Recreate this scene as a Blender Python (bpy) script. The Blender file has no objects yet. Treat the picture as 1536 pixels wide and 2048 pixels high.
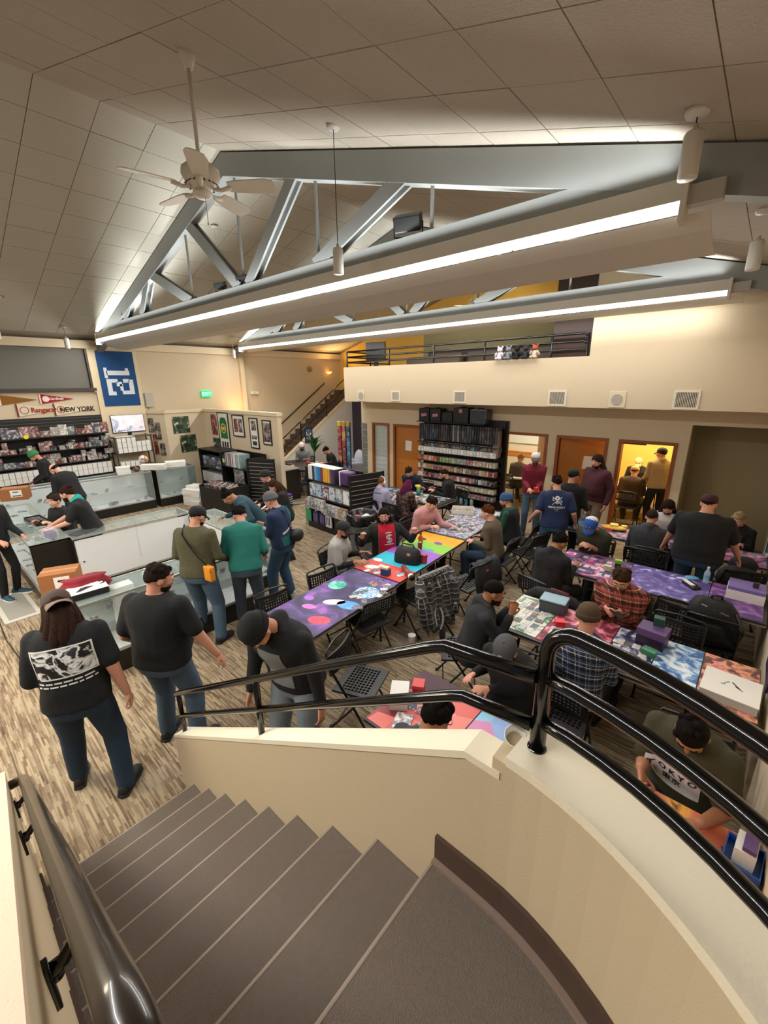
import bpy, bmesh, math, random
from mathutils import Vector, Matrix, Euler
random.seed(7)
PI = math.pi
COL = bpy.context.scene.collection
SC = bpy.context.scene

# ---------------------------------------------------------------- camera, world, lights, exposure
cam = bpy.data.objects.new('camera', bpy.data.cameras.new('camera'))
COL.objects.link(cam)
cam.data.sensor_fit = 'VERTICAL'; cam.data.sensor_height = 36.0
cam.data.lens = 845.0 / 2048.0 * 36.0
cam.data.clip_start = 0.02
_X = Vector((0.7495, 0.6618, -0.0112)); _D = Vector((0.1850, -0.2256, -0.9565)); _F = Vector((-0.6355, 0.7149, -0.2915))
_F.normalize(); _X = (_X - _F * _X.dot(_F)).normalized(); _D = _F.cross(_X)
cam.matrix_world = Matrix(((_X.x, -_D.x, -_F.x, 0.0), (_X.y, -_D.y, -_F.y, 0.0), (_X.z, -_D.z, -_F.z, 3.15), (0, 0, 0, 1)))
SC.camera = cam

w = bpy.data.worlds.new('world'); SC.world = w; w.use_nodes = True
w.node_tree.nodes['Background'].inputs[0].default_value = (0.75, 0.72, 0.68, 1)
w.node_tree.nodes['Background'].inputs[1].default_value = 0.25

SC.view_settings.view_transform = 'Standard'
SC.view_settings.look = 'None'
SC.view_settings.exposure = -0.08
SC.view_settings.gamma = 1.0
SC.view_settings.use_curve_mapping = False
SC.cycles.max_bounces = 6
SC.cycles.diffuse_bounces = 4
SC.cycles.glossy_bounces = 3
SC.cycles.transparent_max_bounces = 12
SC.cycles.transmission_bounces = 4
SC.cycles.caustics_reflective = False
SC.cycles.caustics_refractive = False
SC.cycles.use_denoising = True
SC.cycles.sample_clamp_indirect = 4.0

def area_light(name, loc, size_x, size_y, power, color, direction, spread=180):
    l = bpy.data.lights.new(name, 'AREA'); l.shape = 'RECTANGLE'; l.size = size_x; l.size_y = size_y
    l.energy = power; l.color = color; l.spread = math.radians(spread)
    o = bpy.data.objects.new(name, l); COL.objects.link(o); o.location = loc
    d = Vector(direction).normalized()
    x = Vector((1, 0, 0)); z = -d
    y = z.cross(x).normalized(); x = y.cross(z)
    o.matrix_world = Matrix(((x.x, y.x, z.x, loc[0]), (x.y, y.y, z.y, loc[1]), (x.z, y.z, z.z, loc[2]), (0, 0, 0, 1)))
    return o
COOL = (0.93, 0.98, 1.0); NEUT = (1.0, 0.975, 0.935); WARM = (1.0, 0.72, 0.38); AMBER = (1.0, 0.58, 0.22)
# the trusses' fluorescent troughs: an up-light and a down-light each (a third trough hangs behind the camera)
for _y in (4.1, 8.2, -0.9):
    area_light('trough_down_lamp', (-7.1, _y - 0.145, 4.262), 12.7, 0.07, 400 if _y > 0 else 500, NEUT, (0, -0.75 if _y > 0 else -0.15, -1))
    area_light('trough_up_lamp', (-7.1, _y - 0.15, 4.50), 12.6, 0.06, 56, COOL, (0, 0.02, 1), 95)
    area_light('trough_up_lamp', (-7.1, _y + 0.15, 4.66), 12.0, 0.06, 46, COOL, (0, 0.0, 1), 95)
    if _y > 0: area_light('trough_rear_lamp', (-6.9, _y + (0.56 if _y < 8 else 0.24), 4.09 if _y < 8 else 4.18), 12.2, 0.06, 95 if _y < 8 else 70, NEUT, (0, 0.8, -1))
# rooms behind the doors, upstairs room, stair sconces, warm lamp of the foyer beside the stair foot
area_light('right_room_lamp', (-1.9, 11.3, 2.55), 1.6, 1.2, 120, (1.0, 0.84, 0.52), (0, 0, -1))
area_light('left_room_lamp', (-4.9, 11.3, 2.55), 1.6, 1.2, 80, (1.0, 0.92, 0.76), (0, 0, -1))
area_light('upstairs_lamp', (-6.5, 11.6, 5.6), 2.4, 1.2, 90, (1.0, 0.84, 0.55), (0, 0, -1))
area_light('stair_sconce_lamp', (-13.6, 12.2, 3.75), 0.3, 0.3, 26, AMBER, (0.4, -0.1, 0.4))
area_light('hall_sconce_lamp', (-13.55, 7.9, 2.2), 0.25, 0.25, 10, AMBER, (0, 0.2, 1))
area_light('foyer_lamp', (-5.4, -1.6, 2.9), 1.6, 1.0, 110, (1.0, 0.86, 0.6), (0.3, 0.5, -1))
area_light('lounge_lamp', (-11.3, 9.6, 2.58), 1.5, 1.0, 20, NEUT, (0, 0, -1))

# ---------------------------------------------------------------- materials
def lin(c):
    if isinstance(c, str):
        c = c.lstrip('#'); c = [int(c[i:i + 2], 16) / 255.0 for i in (0, 2, 4)]
    return tuple(((v / 12.92) if v <= 0.04045 else ((v + 0.055) / 1.055) ** 2.4) for v in c)
_M = {}
def nt(m):
    return m.node_tree.nodes, m.node_tree.links
def mat(name, col, rough=0.6, metal=0.0, bump=0.0, bscale=60.0, vary=0.0, vscale=6.0, emit=0.0, alpha=1.0, coat=0.0, spec=None, objvar=0.0):
    if name in _M: return _M[name]
    m = bpy.data.materials.new(name); m.use_nodes = True; N, L = nt(m); b = N['Principled BSDF']
    c = lin(col)
    b.inputs['Base Color'].default_value = (*c, 1); b.inputs['Roughness'].default_value = rough; b.inputs['Metallic'].default_value = metal
    if spec is not None: b.inputs['Specular IOR Level'].default_value = spec
    if coat: b.inputs['Coat Weight'].default_value = coat
    if emit:
        b.inputs['Emission Color'].default_value = (*c, 1); b.inputs['Emission Strength'].default_value = emit
    if alpha < 1:
        b.inputs['Alpha'].default_value = alpha
    tc = N.new('ShaderNodeTexCoord')
    if bump:
        n = N.new('ShaderNodeTexNoise'); n.inputs['Scale'].default_value = bscale; n.inputs['Detail'].default_value = 3
        L.new(tc.outputs['Object'], n.inputs['Vector'])
        bp = N.new('ShaderNodeBump'); bp.inputs['Strength'].default_value = bump; bp.inputs['Distance'].default_value = 0.01
        L.new(n.outputs['Fac'], bp.inputs['Height']); L.new(bp.outputs['Normal'], b.inputs['Normal'])
    if vary:
        n = N.new('ShaderNodeTexNoise'); n.inputs['Scale'].default_value = vscale; n.inputs['Detail'].default_value = 4
        L.new(tc.outputs['Object'], n.inputs['Vector'])
        r = N.new('ShaderNodeMapRange'); r.inputs[3].default_value = 1 - vary; r.inputs[4].default_value = 1 + vary
        L.new(n.outputs['Fac'], r.inputs[0])
        v = N.new('ShaderNodeMix'); v.data_type = 'RGBA'; v.blend_type = 'MULTIPLY'; v.inputs[0].default_value = 1
        v.inputs[6].default_value = (*c, 1)
        L.new(r.outputs[0], v.inputs[7]); L.new(v.outputs[2], b.inputs['Base Color'])
    _M[name] = m; return m
def ramp_node(N, stops, interp='LINEAR'):
    r = N.new('ShaderNodeValToRGB'); r.color_ramp.interpolation = interp
    e = r.color_ramp.elements
    while len(e) < len(stops): e.new(0.5)
    for k, (p, c) in enumerate(stops):
        e[k].position = p; e[k].color = (*lin(c), 1)
    return r
def print_mat(name, stops, scale=6.0, detail=5.0, distort=1.5, kind='noise', rough=0.5, stretch=(1, 1, 1), interp='LINEAR', seed=0.0, emit=0.0):
    """printed picture: a colour ramp over a procedural pattern, in object space"""
    if name in _M: return _M[name]
    m = bpy.data.materials.new(name); m.use_nodes = True; N, L = nt(m); b = N['Principled BSDF']
    b.inputs['Roughness'].default_value = rough
    tc = N.new('ShaderNodeTexCoord'); mp = N.new('ShaderNodeMapping'); mp.inputs['Scale'].default_value = stretch
    mp.inputs['Location'].default_value = (seed, seed * 1.7, seed * 0.6)
    L.new(tc.outputs['Object'], mp.inputs['Vector'])
    if kind == 'voronoi':
        n = N.new('ShaderNodeTexVoronoi'); n.inputs['Scale'].default_value = scale; src = n.outputs['Color']
        sep = N.new('ShaderNodeSeparateColor'); L.new(src, sep.inputs[0]); out = sep.outputs[0]
    else:
        n = N.new('ShaderNodeTexNoise'); n.inputs['Scale'].default_value = scale; n.inputs['Detail'].default_value = detail
        n.inputs['Distortion'].default_value = distort; out = n.outputs['Fac']
    L.new(mp.outputs[0], n.inputs['Vector'])
    r = ramp_node(N, stops, interp); L.new(out, r.inputs[0]); L.new(r.outputs[0], b.inputs['Base Color'])
    if emit:
        L.new(r.outputs[0], b.inputs['Emission Color']); b.inputs['Emission Strength'].default_value = emit
    _M[name] = m; return m
def objrand_mat(name, stops, rough=0.5, print_amt=0.5, pscale=14.0):
    """packaging: every object picks its own colour from the ramp and carries a blotchy print"""
    if name in _M: return _M[name]
    m = bpy.data.materials.new(name); m.use_nodes = True; N, L = nt(m); b = N['Principled BSDF']
    b.inputs['Roughness'].default_value = rough
    oi = N.new('ShaderNodeObjectInfo'); r = ramp_node(N, stops, 'CONSTANT'); L.new(oi.outputs['Random'], r.inputs[0])
    tc = N.new('ShaderNodeTexCoord'); ad = N.new('ShaderNodeVectorMath'); ad.operation = 'ADD'
    sc = N.new('ShaderNodeVectorMath'); sc.operation = 'SCALE'; sc.inputs['Scale'].default_value = 37.0
    cb = N.new('ShaderNodeCombineXYZ'); L.new(oi.outputs['Random'], cb.inputs[0]); L.new(oi.outputs['Random'], cb.inputs[1])
    L.new(cb.outputs[0], sc.inputs[0]); L.new(tc.outputs['Object'], ad.inputs[0]); L.new(sc.outputs[0], ad.inputs[1])
    n = N.new('ShaderNodeTexNoise'); n.inputs['Scale'].default_value = pscale; n.inputs['Detail'].default_value = 2
    L.new(ad.outputs[0], n.inputs['Vector'])
    r2 = ramp_node(N, [(0, '#101014'), (0.42, '#3a3438'), (0.5, '#8a8078'), (0.58, '#e8e4dc'), (1, '#ffffff')], 'CONSTANT')
    L.new(n.outputs['Fac'], r2.inputs[0])
    mx = N.new('ShaderNodeMix'); mx.data_type = 'RGBA'; mx.inputs[0].default_value = print_amt
    L.new(r.outputs[0], mx.inputs[6]); L.new(r2.outputs[0], mx.inputs[7]); L.new(mx.outputs[2], b.inputs['Base Color'])
    _M[name] = m; return m
def plaid_mat(name, base, bands, scale=9.0, rough=0.85):
    """woven check in object space: bands = [(colour, width, offset, strength)] crossing both ways"""
    if name in _M: return _M[name]
    m = bpy.data.materials.new(name); m.use_nodes = True; N, L = nt(m); b = N['Principled BSDF']
    b.inputs['Roughness'].default_value = rough
    tc = N.new('ShaderNodeTexCoord'); sp = N.new('ShaderNodeSeparateXYZ'); L.new(tc.outputs['Object'], sp.inputs[0])
    rgb = N.new('ShaderNodeRGB'); rgb.outputs[0].default_value = (*lin(base), 1); cur = rgb.outputs[0]
    def axis_out(ax):
        if ax == 'h':
            a = N.new('ShaderNodeMath'); a.operation = 'ADD'; L.new(sp.outputs[0], a.inputs[0]); L.new(sp.outputs[1], a.inputs[1]); return a.outputs[0]
        return sp.outputs[2]
    for ax in ('h', 'v'):
        src = axis_out(ax)
        for (c, wd, off, st) in bands:
            k = N.new('ShaderNodeMath'); k.operation = 'MULTIPLY_ADD'; k.inputs[1].default_value = scale; k.inputs[2].default_value = off
            L.new(src, k.inputs[0])
            f = N.new('ShaderNodeMath'); f.operation = 'FRACT'; L.new(k.outputs[0], f.inputs[0])
            g = N.new('ShaderNodeMath'); g.operation = 'LESS_THAN'; g.inputs[1].default_value = wd; L.new(f.outputs[0], g.inputs[0])
            h = N.new('ShaderNodeMath'); h.operation = 'MULTIPLY'; h.inputs[1].default_value = st; L.new(g.outputs[0], h.inputs[0])
            mx = N.new('ShaderNodeMix'); mx.data_type = 'RGBA'; L.new(h.outputs[0], mx.inputs[0]); L.new(cur, mx.inputs[6])
            mx.inputs[7].default_value = (*lin(c), 1); cur = mx.outputs[2]
    L.new(cur, b.inputs['Base Color'])
    _M[name] = m; return m
def glass_mat(name, tint='#cfe0dc', alpha=0.16, rough=0.05):
    if name in _M: return _M[name]
    m = mat(name, tint, rough, alpha=alpha, spec=0.6); return m

# ---------------------------------------------------------------- mesh helpers
class MB:
    def __init__(s): s.bm = bmesh.new()
    def _done(s, vs, mi):
        fs = set()
        for v in vs:
            for f in v.link_faces: fs.add(f)
        for f in fs: f.material_index = mi
    def box(s, c, d, rot=None, mi=0, bevel=0.0):
        r = bmesh.ops.create_cube(s.bm, size=1.0); vs = r['verts']
        M = Matrix.Translation(Vector(c)) @ ((Euler(rot).to_matrix().to_4x4()) if rot else Matrix.Identity(4)) @ Matrix.Diagonal((d[0], d[1], d[2], 1))
        bmesh.ops.transform(s.bm, matrix=M, verts=vs)
        s._done(vs, mi)
        if bevel:
            es = list({e for v in vs for e in v.link_edges})
            r = bmesh.ops.bevel(s.bm, geom=es, offset=bevel, segments=2, affect='EDGES', profile=0.7)
            for f in r['faces']: f.material_index = mi
        return s
    def bb(s, a, b, mi=0, bevel=0.0):
        return s.box([(a[i] + b[i]) / 2 for i in range(3)], [abs(b[i] - a[i]) for i in range(3)], None, mi, bevel)
    def cyl(s, p0, p1, r0, r1=None, seg=12, mi=0, cap=True):
        r1 = r0 if r1 is None else r1
        p0 = Vector(p0); p1 = Vector(p1); d = p1 - p0
        r = bmesh.ops.create_cone(s.bm, cap_ends=cap, segments=seg, radius1=r0, radius2=r1, depth=d.length)
        q = d.to_track_quat('Z', 'Y').to_matrix().to_4x4()
        bmesh.ops.transform(s.bm, matrix=Matrix.Translation((p0 + p1) / 2) @ q, verts=r['verts']); s._done(r['verts'], mi); return s
    def sph(s, c, r, seg=12, rings=8, mi=0, rot=None):
        if not hasattr(r, '__len__'): r = (r, r, r)
        k = bmesh.ops.create_uvsphere(s.bm, u_segments=seg, v_segments=rings, radius=1.0)
        M = Matrix.Translation(Vector(c)) @ ((rot.to_4x4() if isinstance(rot, Matrix) else Euler(rot).to_matrix().to_4x4()) if rot is not None else Matrix.Identity(4)) @ Matrix.Diagonal((*r, 1))
        bmesh.ops.transform(s.bm, matrix=M, verts=k['verts']); s._done(k['verts'], mi); return s
    def rings(s, rs, mi=0, caps=True, close=True):
        """loft a list of rings (each a list of points)"""
        vv = [[s.bm.verts.new(p) for p in r] for r in rs]
        n = len(rs[0]); fs = []
        for a, b in zip(vv[:-1], vv[1:]):
            for i in range(n if close else n - 1):
                fs.append(s.bm.faces.new((a[i], a[(i + 1) % n], b[(i + 1) % n], b[i])))
        if caps and close:
            fs.append(s.bm.faces.new(list(reversed(vv[0])))); fs.append(s.bm.faces.new(vv[-1]))
        for f in fs: f.material_index = mi
        return s
    def tube(s, pts, r, seg=8, mi=0, sx=1.0):
        pts = [Vector(p) for p in pts]; rr = r if hasattr(r, '__len__') else [r] * len(pts); rs = []
        up = Vector((0, 0, 1)); prev = None
        for i, p in enumerate(pts):
            t = ((pts[min(i + 1, len(pts) - 1)] - pts[max(i - 1, 0)])).normalized()
            if prev is None:
                a = up if abs(t.z) < 0.95 else Vector((0, 1, 0)); x = a.cross(t).normalized()
            else:
                x = (prev - t * prev.dot(t)).normalized()
            prev = x; y = t.cross(x)
            rs.append([p + x * (math.cos(2 * PI * k / seg) * rr[i] * sx) + y * (math.sin(2 * PI * k / seg) * rr[i]) for k in range(seg)])
        return s.rings(rs, mi)
    def lathe(s, prof, c=(0, 0, 0), seg=16, mi=0, caps=True):
        rs = [[(c[0] + r * math.cos(2 * PI * k / seg), c[1] + r * math.sin(2 * PI * k / seg), c[2] + z) for k in range(seg)] for r, z in prof]
        return s.rings(rs, mi, caps)
    def prism(s, poly, a, b, axis='y', mi=0):
        def P(u, v, t): return {'y': (u, t, v), 'x': (t, u, v), 'z': (u, v, t)}[axis]
        return s.rings([[P(u, v, a) for u, v in poly], [P(u, v, b) for u, v in poly]], mi)
    def quad(s, a, b, c, d, mi=0):
        f = s.bm.faces.new([s.bm.verts.new(p) for p in (a, b, c, d)]); f.material_index = mi; return s
    def mesh(s, name, mats, smooth=False):
        bmesh.ops.recalc_face_normals(s.bm, faces=s.bm.faces[:])
        me = bpy.data.meshes.new(name); s.bm.to_mesh(me); s.bm.free()
        for m in (mats if isinstance(mats, (list, tuple)) else [mats]): me.materials.append(m)
        if smooth:
            me.shade_smooth() if smooth is True else me.shade_smooth()
            if smooth is not True:
                pass
        return me
    def build(s, name, mats, parent=None, smooth=False, loc=None):
        return obj(name, s.mesh(name, mats, smooth), parent, loc)
def obj(name, me, parent=None, loc=None, rot=None):
    o = bpy.data.objects.new(name, me); COL.objects.link(o)
    if parent is not None: o.parent = parent
    if loc is not None: o.location = loc
    if rot is not None: o.rotation_euler = rot
    return o
def tag(o, label=None, cat=None, group=None, kind=None):
    if label: o['label'] = label
    if cat: o['category'] = cat
    if group: o['group'] = group
    if kind: o['kind'] = kind
    return o
def thing(name, label, cat, loc=(0, 0, 0), rotz=0.0, group=None):
    o = bpy.data.objects.new(name, None); COL.objects.link(o); o.empty_display_size = 0.1
    o.location = loc; o.rotation_euler = (0, 0, rotz)
    return tag(o, label, cat, group)
def copy_tree(o, loc=None, rotz=None, label=None, group=None, parent=None):
    c = o.copy(); COL.objects.link(c)
    if parent is not None: c.parent = parent
    if loc is not None: c.location = loc
    if rotz is not None: c.rotation_euler = (0, 0, rotz)
    if label: c['label'] = label
    if group: c['group'] = group
    for ch in list(o.children): copy_tree(ch, parent=c)
    return c
_T = ['', 'twenty', 'thirty', 'forty']; _U = 'zeroth first second third fourth fifth sixth seventh eighth ninth tenth eleventh twelfth thirteenth fourteenth fifteenth sixteenth seventeenth eighteenth nineteenth'.split()
def nth(k):
    if k < 20: return _U[k]
    t_, u_ = divmod(k, 10); return (['twentieth', 'thirtieth', 'fortieth', 'fiftieth'][t_ - 2]) if u_ == 0 else ['twenty-', 'thirty-', 'forty-', 'fifty-'][t_ - 2] + _U[u_]
def structure(o, label=None):
    o['kind'] = 'structure'
    if label: o['label'] = label
    return o
def text(name, body, size, m, parent, loc, rot, extrude=0.002, align='CENTER', sx=1.0, shear=0.0, bold=0.0):
    cu = bpy.data.curves.new(name, 'FONT'); cu.body = body; cu.size = size; cu.extrude = extrude; cu.align_x = align; cu.align_y = 'CENTER'
    cu.shear = shear; cu.offset = bold; cu.resolution_u = 3
    t_ = bpy.data.objects.new('tmp_text', cu); me = bpy.data.meshes.new_from_object(t_); me.materials.clear(); me.materials.append(m); me.name = name
    bpy.data.objects.remove(t_); bpy.data.curves.remove(cu)
    o = obj(name, me, parent, loc, rot); o.scale = (sx, 1, 1); return o
# ---------------------------------------------------------------- the setting
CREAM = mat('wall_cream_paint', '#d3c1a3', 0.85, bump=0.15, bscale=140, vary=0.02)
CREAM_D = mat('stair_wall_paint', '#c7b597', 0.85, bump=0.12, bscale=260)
CAP_LIT = mat('wall_top_lit_cream', '#eadfc6', 0.7, bump=0.1, bscale=120)  # wall cream made lighter: light from above painted into the wall tops
TRIMC = mat('cream_trim_paint', '#dccaa8', 0.6)
YELLOW = mat('yellow_room_paint', '#e3bd62', 0.85)
PURPLE = mat('dark_purple_paint', '#3d3442', 0.8)
WHITEP = mat('white_paint', '#dcdcdc', 0.7)
ALC = mat('olive_grey_paint', '#a39675', 0.85)
WOOD = mat('red_brown_wood', '#b4702e', 0.45, vary=0.15, vscale=9)
WOODD = mat('door_frame_wood', '#8f4c20', 0.45, vary=0.12, vscale=9)
BLACK = mat('black_laminate', '#15120f', 0.45)
BLKPIPE = mat('gloss_black_pipe', '#08080a', 0.13, spec=0.6)
STAIRC = mat('stair_carpet_brown', '#7f7369', 0.95, bump=0.8, bscale=420, vary=0.08, vscale=40)
SKIRT = mat('brown_skirting', '#4c3a31', 0.6)
STEEL = mat('grey_blue_truss_paint', '#8a8c89', 0.55, vary=0.06, vscale=5)
FIXT = mat('trough_white_enamel', '#cfc9be', 0.5)
TUBE = mat('fluorescent_glow', '#fffdf6', 0.4, emit=4.0)
TUBEC = mat('fluorescent_glow_up', '#e6f6ff', 0.4, emit=5.0)
GRID = mat('ceiling_grid_metal', '#9c9282', 0.6)
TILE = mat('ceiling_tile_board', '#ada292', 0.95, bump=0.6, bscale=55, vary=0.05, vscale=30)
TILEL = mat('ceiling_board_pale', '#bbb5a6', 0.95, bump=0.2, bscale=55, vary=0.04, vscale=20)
GREYBOARD = mat('grey_window_shade', '#6f6d64', 0.8)
DKWOOD = mat('dark_brown_panel', '#3a1f12', 0.5)

def carpet_mat():
    m = bpy.data.materials.new('striped_carpet'); m.use_nodes = True; N, L = nt(m); b = N['Principled BSDF']
    b.inputs['Roughness'].default_value = 0.95; b.inputs['Specular IOR Level'].default_value = 0.1
    tc = N.new('ShaderNodeTexCoord')
    br = N.new('ShaderNodeTexBrick'); br.offset = 0.37; br.inputs['Scale'].default_value = 1.0
    br.inputs['Brick Width'].default_value = 0.15; br.inputs['Row Height'].default_value = 0.016; br.inputs['Mortar Size'].default_value = 0.0
    br.inputs['Color1'].default_value = (0, 0, 0, 1); br.inputs['Color2'].default_value = (1, 1, 1, 1); br.inputs['Bias'].default_value = 0.0
    L.new(tc.outputs['Object'], br.inputs['Vector'])
    mp = N.new('ShaderNodeMapping'); mp.inputs['Scale'].default_value = (3.2, 70, 1); L.new(tc.outputs['Object'], mp.inputs['Vector'])
    n = N.new('ShaderNodeTexNoise'); n.inputs['Scale'].default_value = 1.0; n.inputs['Detail'].default_value = 3; L.new(mp.outputs[0], n.inputs['Vector'])
    n2 = N.new('ShaderNodeTexNoise'); n2.inputs['Scale'].default_value = 1.1; n2.inputs['Detail'].default_value = 2; L.new(tc.outputs['Object'], n2.inputs['Vector'])
    sep = N.new('ShaderNodeSeparateColor'); L.new(br.outputs['Color'], sep.inputs[0])
    a = N.new('ShaderNodeMath'); a.operation = 'MULTIPLY_ADD'; a.inputs[1].default_value = 0.38; L.new(sep.outputs[0], a.inputs[0]); L.new(n.outputs['Fac'], a.inputs[2])
    a2 = N.new('ShaderNodeMath'); a2.operation = 'MULTIPLY_ADD'; a2.inputs[1].default_value = 0.35; L.new(n2.outputs['Fac'], a2.inputs[0]); L.new(a.outputs[0], a2.inputs[2])
    r = ramp_node(N, [(0.50, '#5c4d40'), (0.70, '#786653'), (0.90, '#90806a'), (1.0, '#a5947a')])
    L.new(a2.outputs[0], r.inputs[0])
    # plank seams every 0.47 m
    sp = N.new('ShaderNodeSeparateXYZ'); L.new(tc.outputs['Object'], sp.inputs[0])
    k = N.new('ShaderNodeMath'); k.operation = 'MULTIPLY'; k.inputs[1].default_value = 1 / 0.47; L.new(sp.outputs[1], k.inputs[0])
    f = N.new('ShaderNodeMath'); f.operation = 'FRACT'; L.new(k.outputs[0], f.inputs[0])
    g = N.new('ShaderNodeMath'); g.operation = 'LESS_THAN'; g.inputs[1].default_value = 0.022; L.new(f.outputs[0], g.inputs[0])
    h = N.new('ShaderNodeMath'); h.operation = 'MULTIPLY'; h.inputs[1].default_value = 0.6; L.new(g.outputs[0], h.inputs[0])
    mx = N.new('ShaderNodeMix'); mx.data_type = 'RGBA'; L.new(h.outputs[0], mx.inputs[0]); L.new(r.outputs[0], mx.inputs[6]); mx.inputs[7].default_value = (*lin('#2d241d'), 1)
    L.new(mx.outputs[2], b.inputs['Base Color'])
    bp = N.new('ShaderNodeBump'); bp.inputs['Strength'].default_value = 0.4; bp.inputs['Distance'].default_value = 0.005
    L.new(a.outputs[0], bp.inputs['Height']); L.new(bp.outputs['Normal'], b.inputs['Normal'])
    return m
CARPET = carpet_mat()
o = MB().bb((-14.2, -4.0, -0.1), (2.2, 13.4, 0.0)).build('floor', CARPET); structure(o, 'striped tan and brown carpet floor')

# walls
XL, XR, YB, YU = -14.0, 0.42, 9.4, 8.75
RIDGE_X, RIDGE_Z, SLOPE = -6.7, 6.43, 0.287
def roof(x): return RIDGE_Z - SLOPE * abs(x - RIDGE_X)
WL = MB().bb((XL - 0.2, -4, 0), (XL, 13.2, 4.32)).build('wall_left', CREAM); structure(WL)
# upper right, the parapet of the balcony and the wall over the doors
m = MB()
m.bb((-9.25, YU, 2.66), (-2.65, YU + 0.14, 3.59))
m.prism([(-2.65, 2.66), (XR, 2.66), (XR, roof(XR)), (-2.65, roof(-2.65))], YU, YU + 0.14)
m.bb((-9.25, YU + 0.14, 2.66), (-9.11, 11.6, 3.59))
structure(m.build('wall_balcony', CREAM))
structure(MB().bb((-9.11, YU + 0.14, 2.66), (XR, 13.0, 2.9)).build('floor_balcony', CREAM))
m = MB()
for x0, x1, z0, z1 in ((-9.0, -8.78, 0, 2.66), (-8.78, -8.11, 2.04, 2.66), (-8.11, -7.95, 0, 2.66), (-7.95, -6.95, 2.03, 2.66), (-6.95, -4.54, 0, 2.66), (-4.54, -3.5, 2.03, 2.66),
                       (-3.5, -3.31, 0, 2.66), (-3.31, -2.28, 2.03, 2.66), (-2.28, -2.09, 0, 2.66), (-2.09, -1.11, 2.03, 2.66), (-1.11, -0.95, 0, 2.66), (-0.95, XR, 2.37, 2.66)):
    m.bb((x0, YB, z0), (x1, YB + 0.14, z1))
structure(m.build('wall_back', CREAM))
# curved corner with the glass-block panel
m = MB(); R0 = 0.55; cx0, cy0 = -9.0, YB + 0.55
arc = [(cx0 + R0 * math.cos(a), cy0 + R0 * math.sin(a)) for a in [PI * 1.5 - k * (PI / 2) / 8 for k in range(9)]]
arci = [(cx0 + (R0 - 0.12) * math.cos(a), cy0 + (R0 - 0.12) * math.sin(a)) for a in [PI * 1.5 - k * (PI / 2) / 8 for k in range(9)]]
for z0, z1 in ((2.0, 2.66), (0, 0.25)):
    m.prism(arc + arci[::-1], z0, z1, 'z')
m.bb((-9.55, cy0, 0), (-9.43, 13.0, 2.66))
structure(m.build('wall_curved', CREAM))
# alcove
m = MB(); m.bb((-0.95, 10.35, 0), (XR, 10.45, 2.6)); m.bb((-1.05, YB + 0.14, 0), (-0.95, 10.35, 2.6)); m.bb((-0.95, YB + 0.14, 2.37), (XR, 10.35, 2.5))
structure(m.build('wall_alcove', ALC))
# rooms behind
m = MB(); m.bb((-3.42, YB + 0.14, 0), (-3.34, 13.0, 2.66)); m.bb((-3.34, 12.9, 0), (-1.05, 13.0, 2.66)); m.bb((-1.05, 10.45, 0), (-0.97, 12.9, 2.66))
structure(m.build('wall_yellow_room', YELLOW))
m = MB(); m.bb((-9.43, 12.9, 0), (-3.42, 13.0, 2.66)); m.bb((-6.9, YB + 0.14, 0), (-6.8, 12.9, 2.66))
structure(m.build('wall_pale_room', mat('pale_room_paint', '#d9d0b4', 0.85)))
# far end above and at the stair, lounge back wall
m = MB(); m.prism([(XL, 2.66), (XR, 2.66), (XR, roof(XR)), (RIDGE_X, RIDGE_Z), (XL, roof(XL))], 13.0, 13.12)
m.bb((XL, 13.0, 0), (-12.9, 13.12, 2.66))
structure(m.build('wall_far', YELLOW))
structure(MB().bb((-12.85, 12.55, 0), (-9.55, 12.65, 2.66)).build('wall_lounge', PURPLE))
structure(MB().bb((XR, 1.1, 0), (XR + 0.15, 13.0, 4.36)).build('wall_right', CREAM))
# trims on the left wall
structure(MB().bb((XL, -1, 4.12), (XL + 0.12, 13.0, 4.32)).build('trim_1', TRIMC))
structure(MB().bb((XL, 8.25, 0), (XL + 0.12, 8.4, 4.12)).build('trim_2', TRIMC))
structure(MB().bb((XL, 3.83, 0), (XL + 0.06, 5.0, 4.12)).build('trim_3', TRIMC))
structure(MB().bb((XL + 0.02, 2.7, 0), (XL + 0.1, 3.83, 0.1)).build('baseboard_left', TRIMC))
# window with grey shades on the left wall
W = thing('window_1', None, None, (0, 0, 0)); structure(W, 'wide high window closed by flat grey shades')
for y0, y1 in ((-0.5, 1.70), (1.74, 3.72)):
    MB().bb((XL, y0, 3.12), (XL + 0.03, y1, 4.12)).build('shade', GREYBOARD, W)
m = MB(); m.bb((XL, -0.5, 3.04), (XL + 0.12, 3.83, 3.12)); m.bb((XL, 3.72, 3.04), (XL + 0.10, 3.77, 4.12)); m.bb((XL, 1.70, 3.12), (XL + 0.05, 1.74, 4.12))
m.build('window_frame', mat('dark_bronze_frame', '#3a3029', 0.5), W)
MB().bb((XL, 3.77, 3.0), (XL + 0.09, 3.83, 4.12)).build('window_trim', TRIMC, W)

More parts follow.
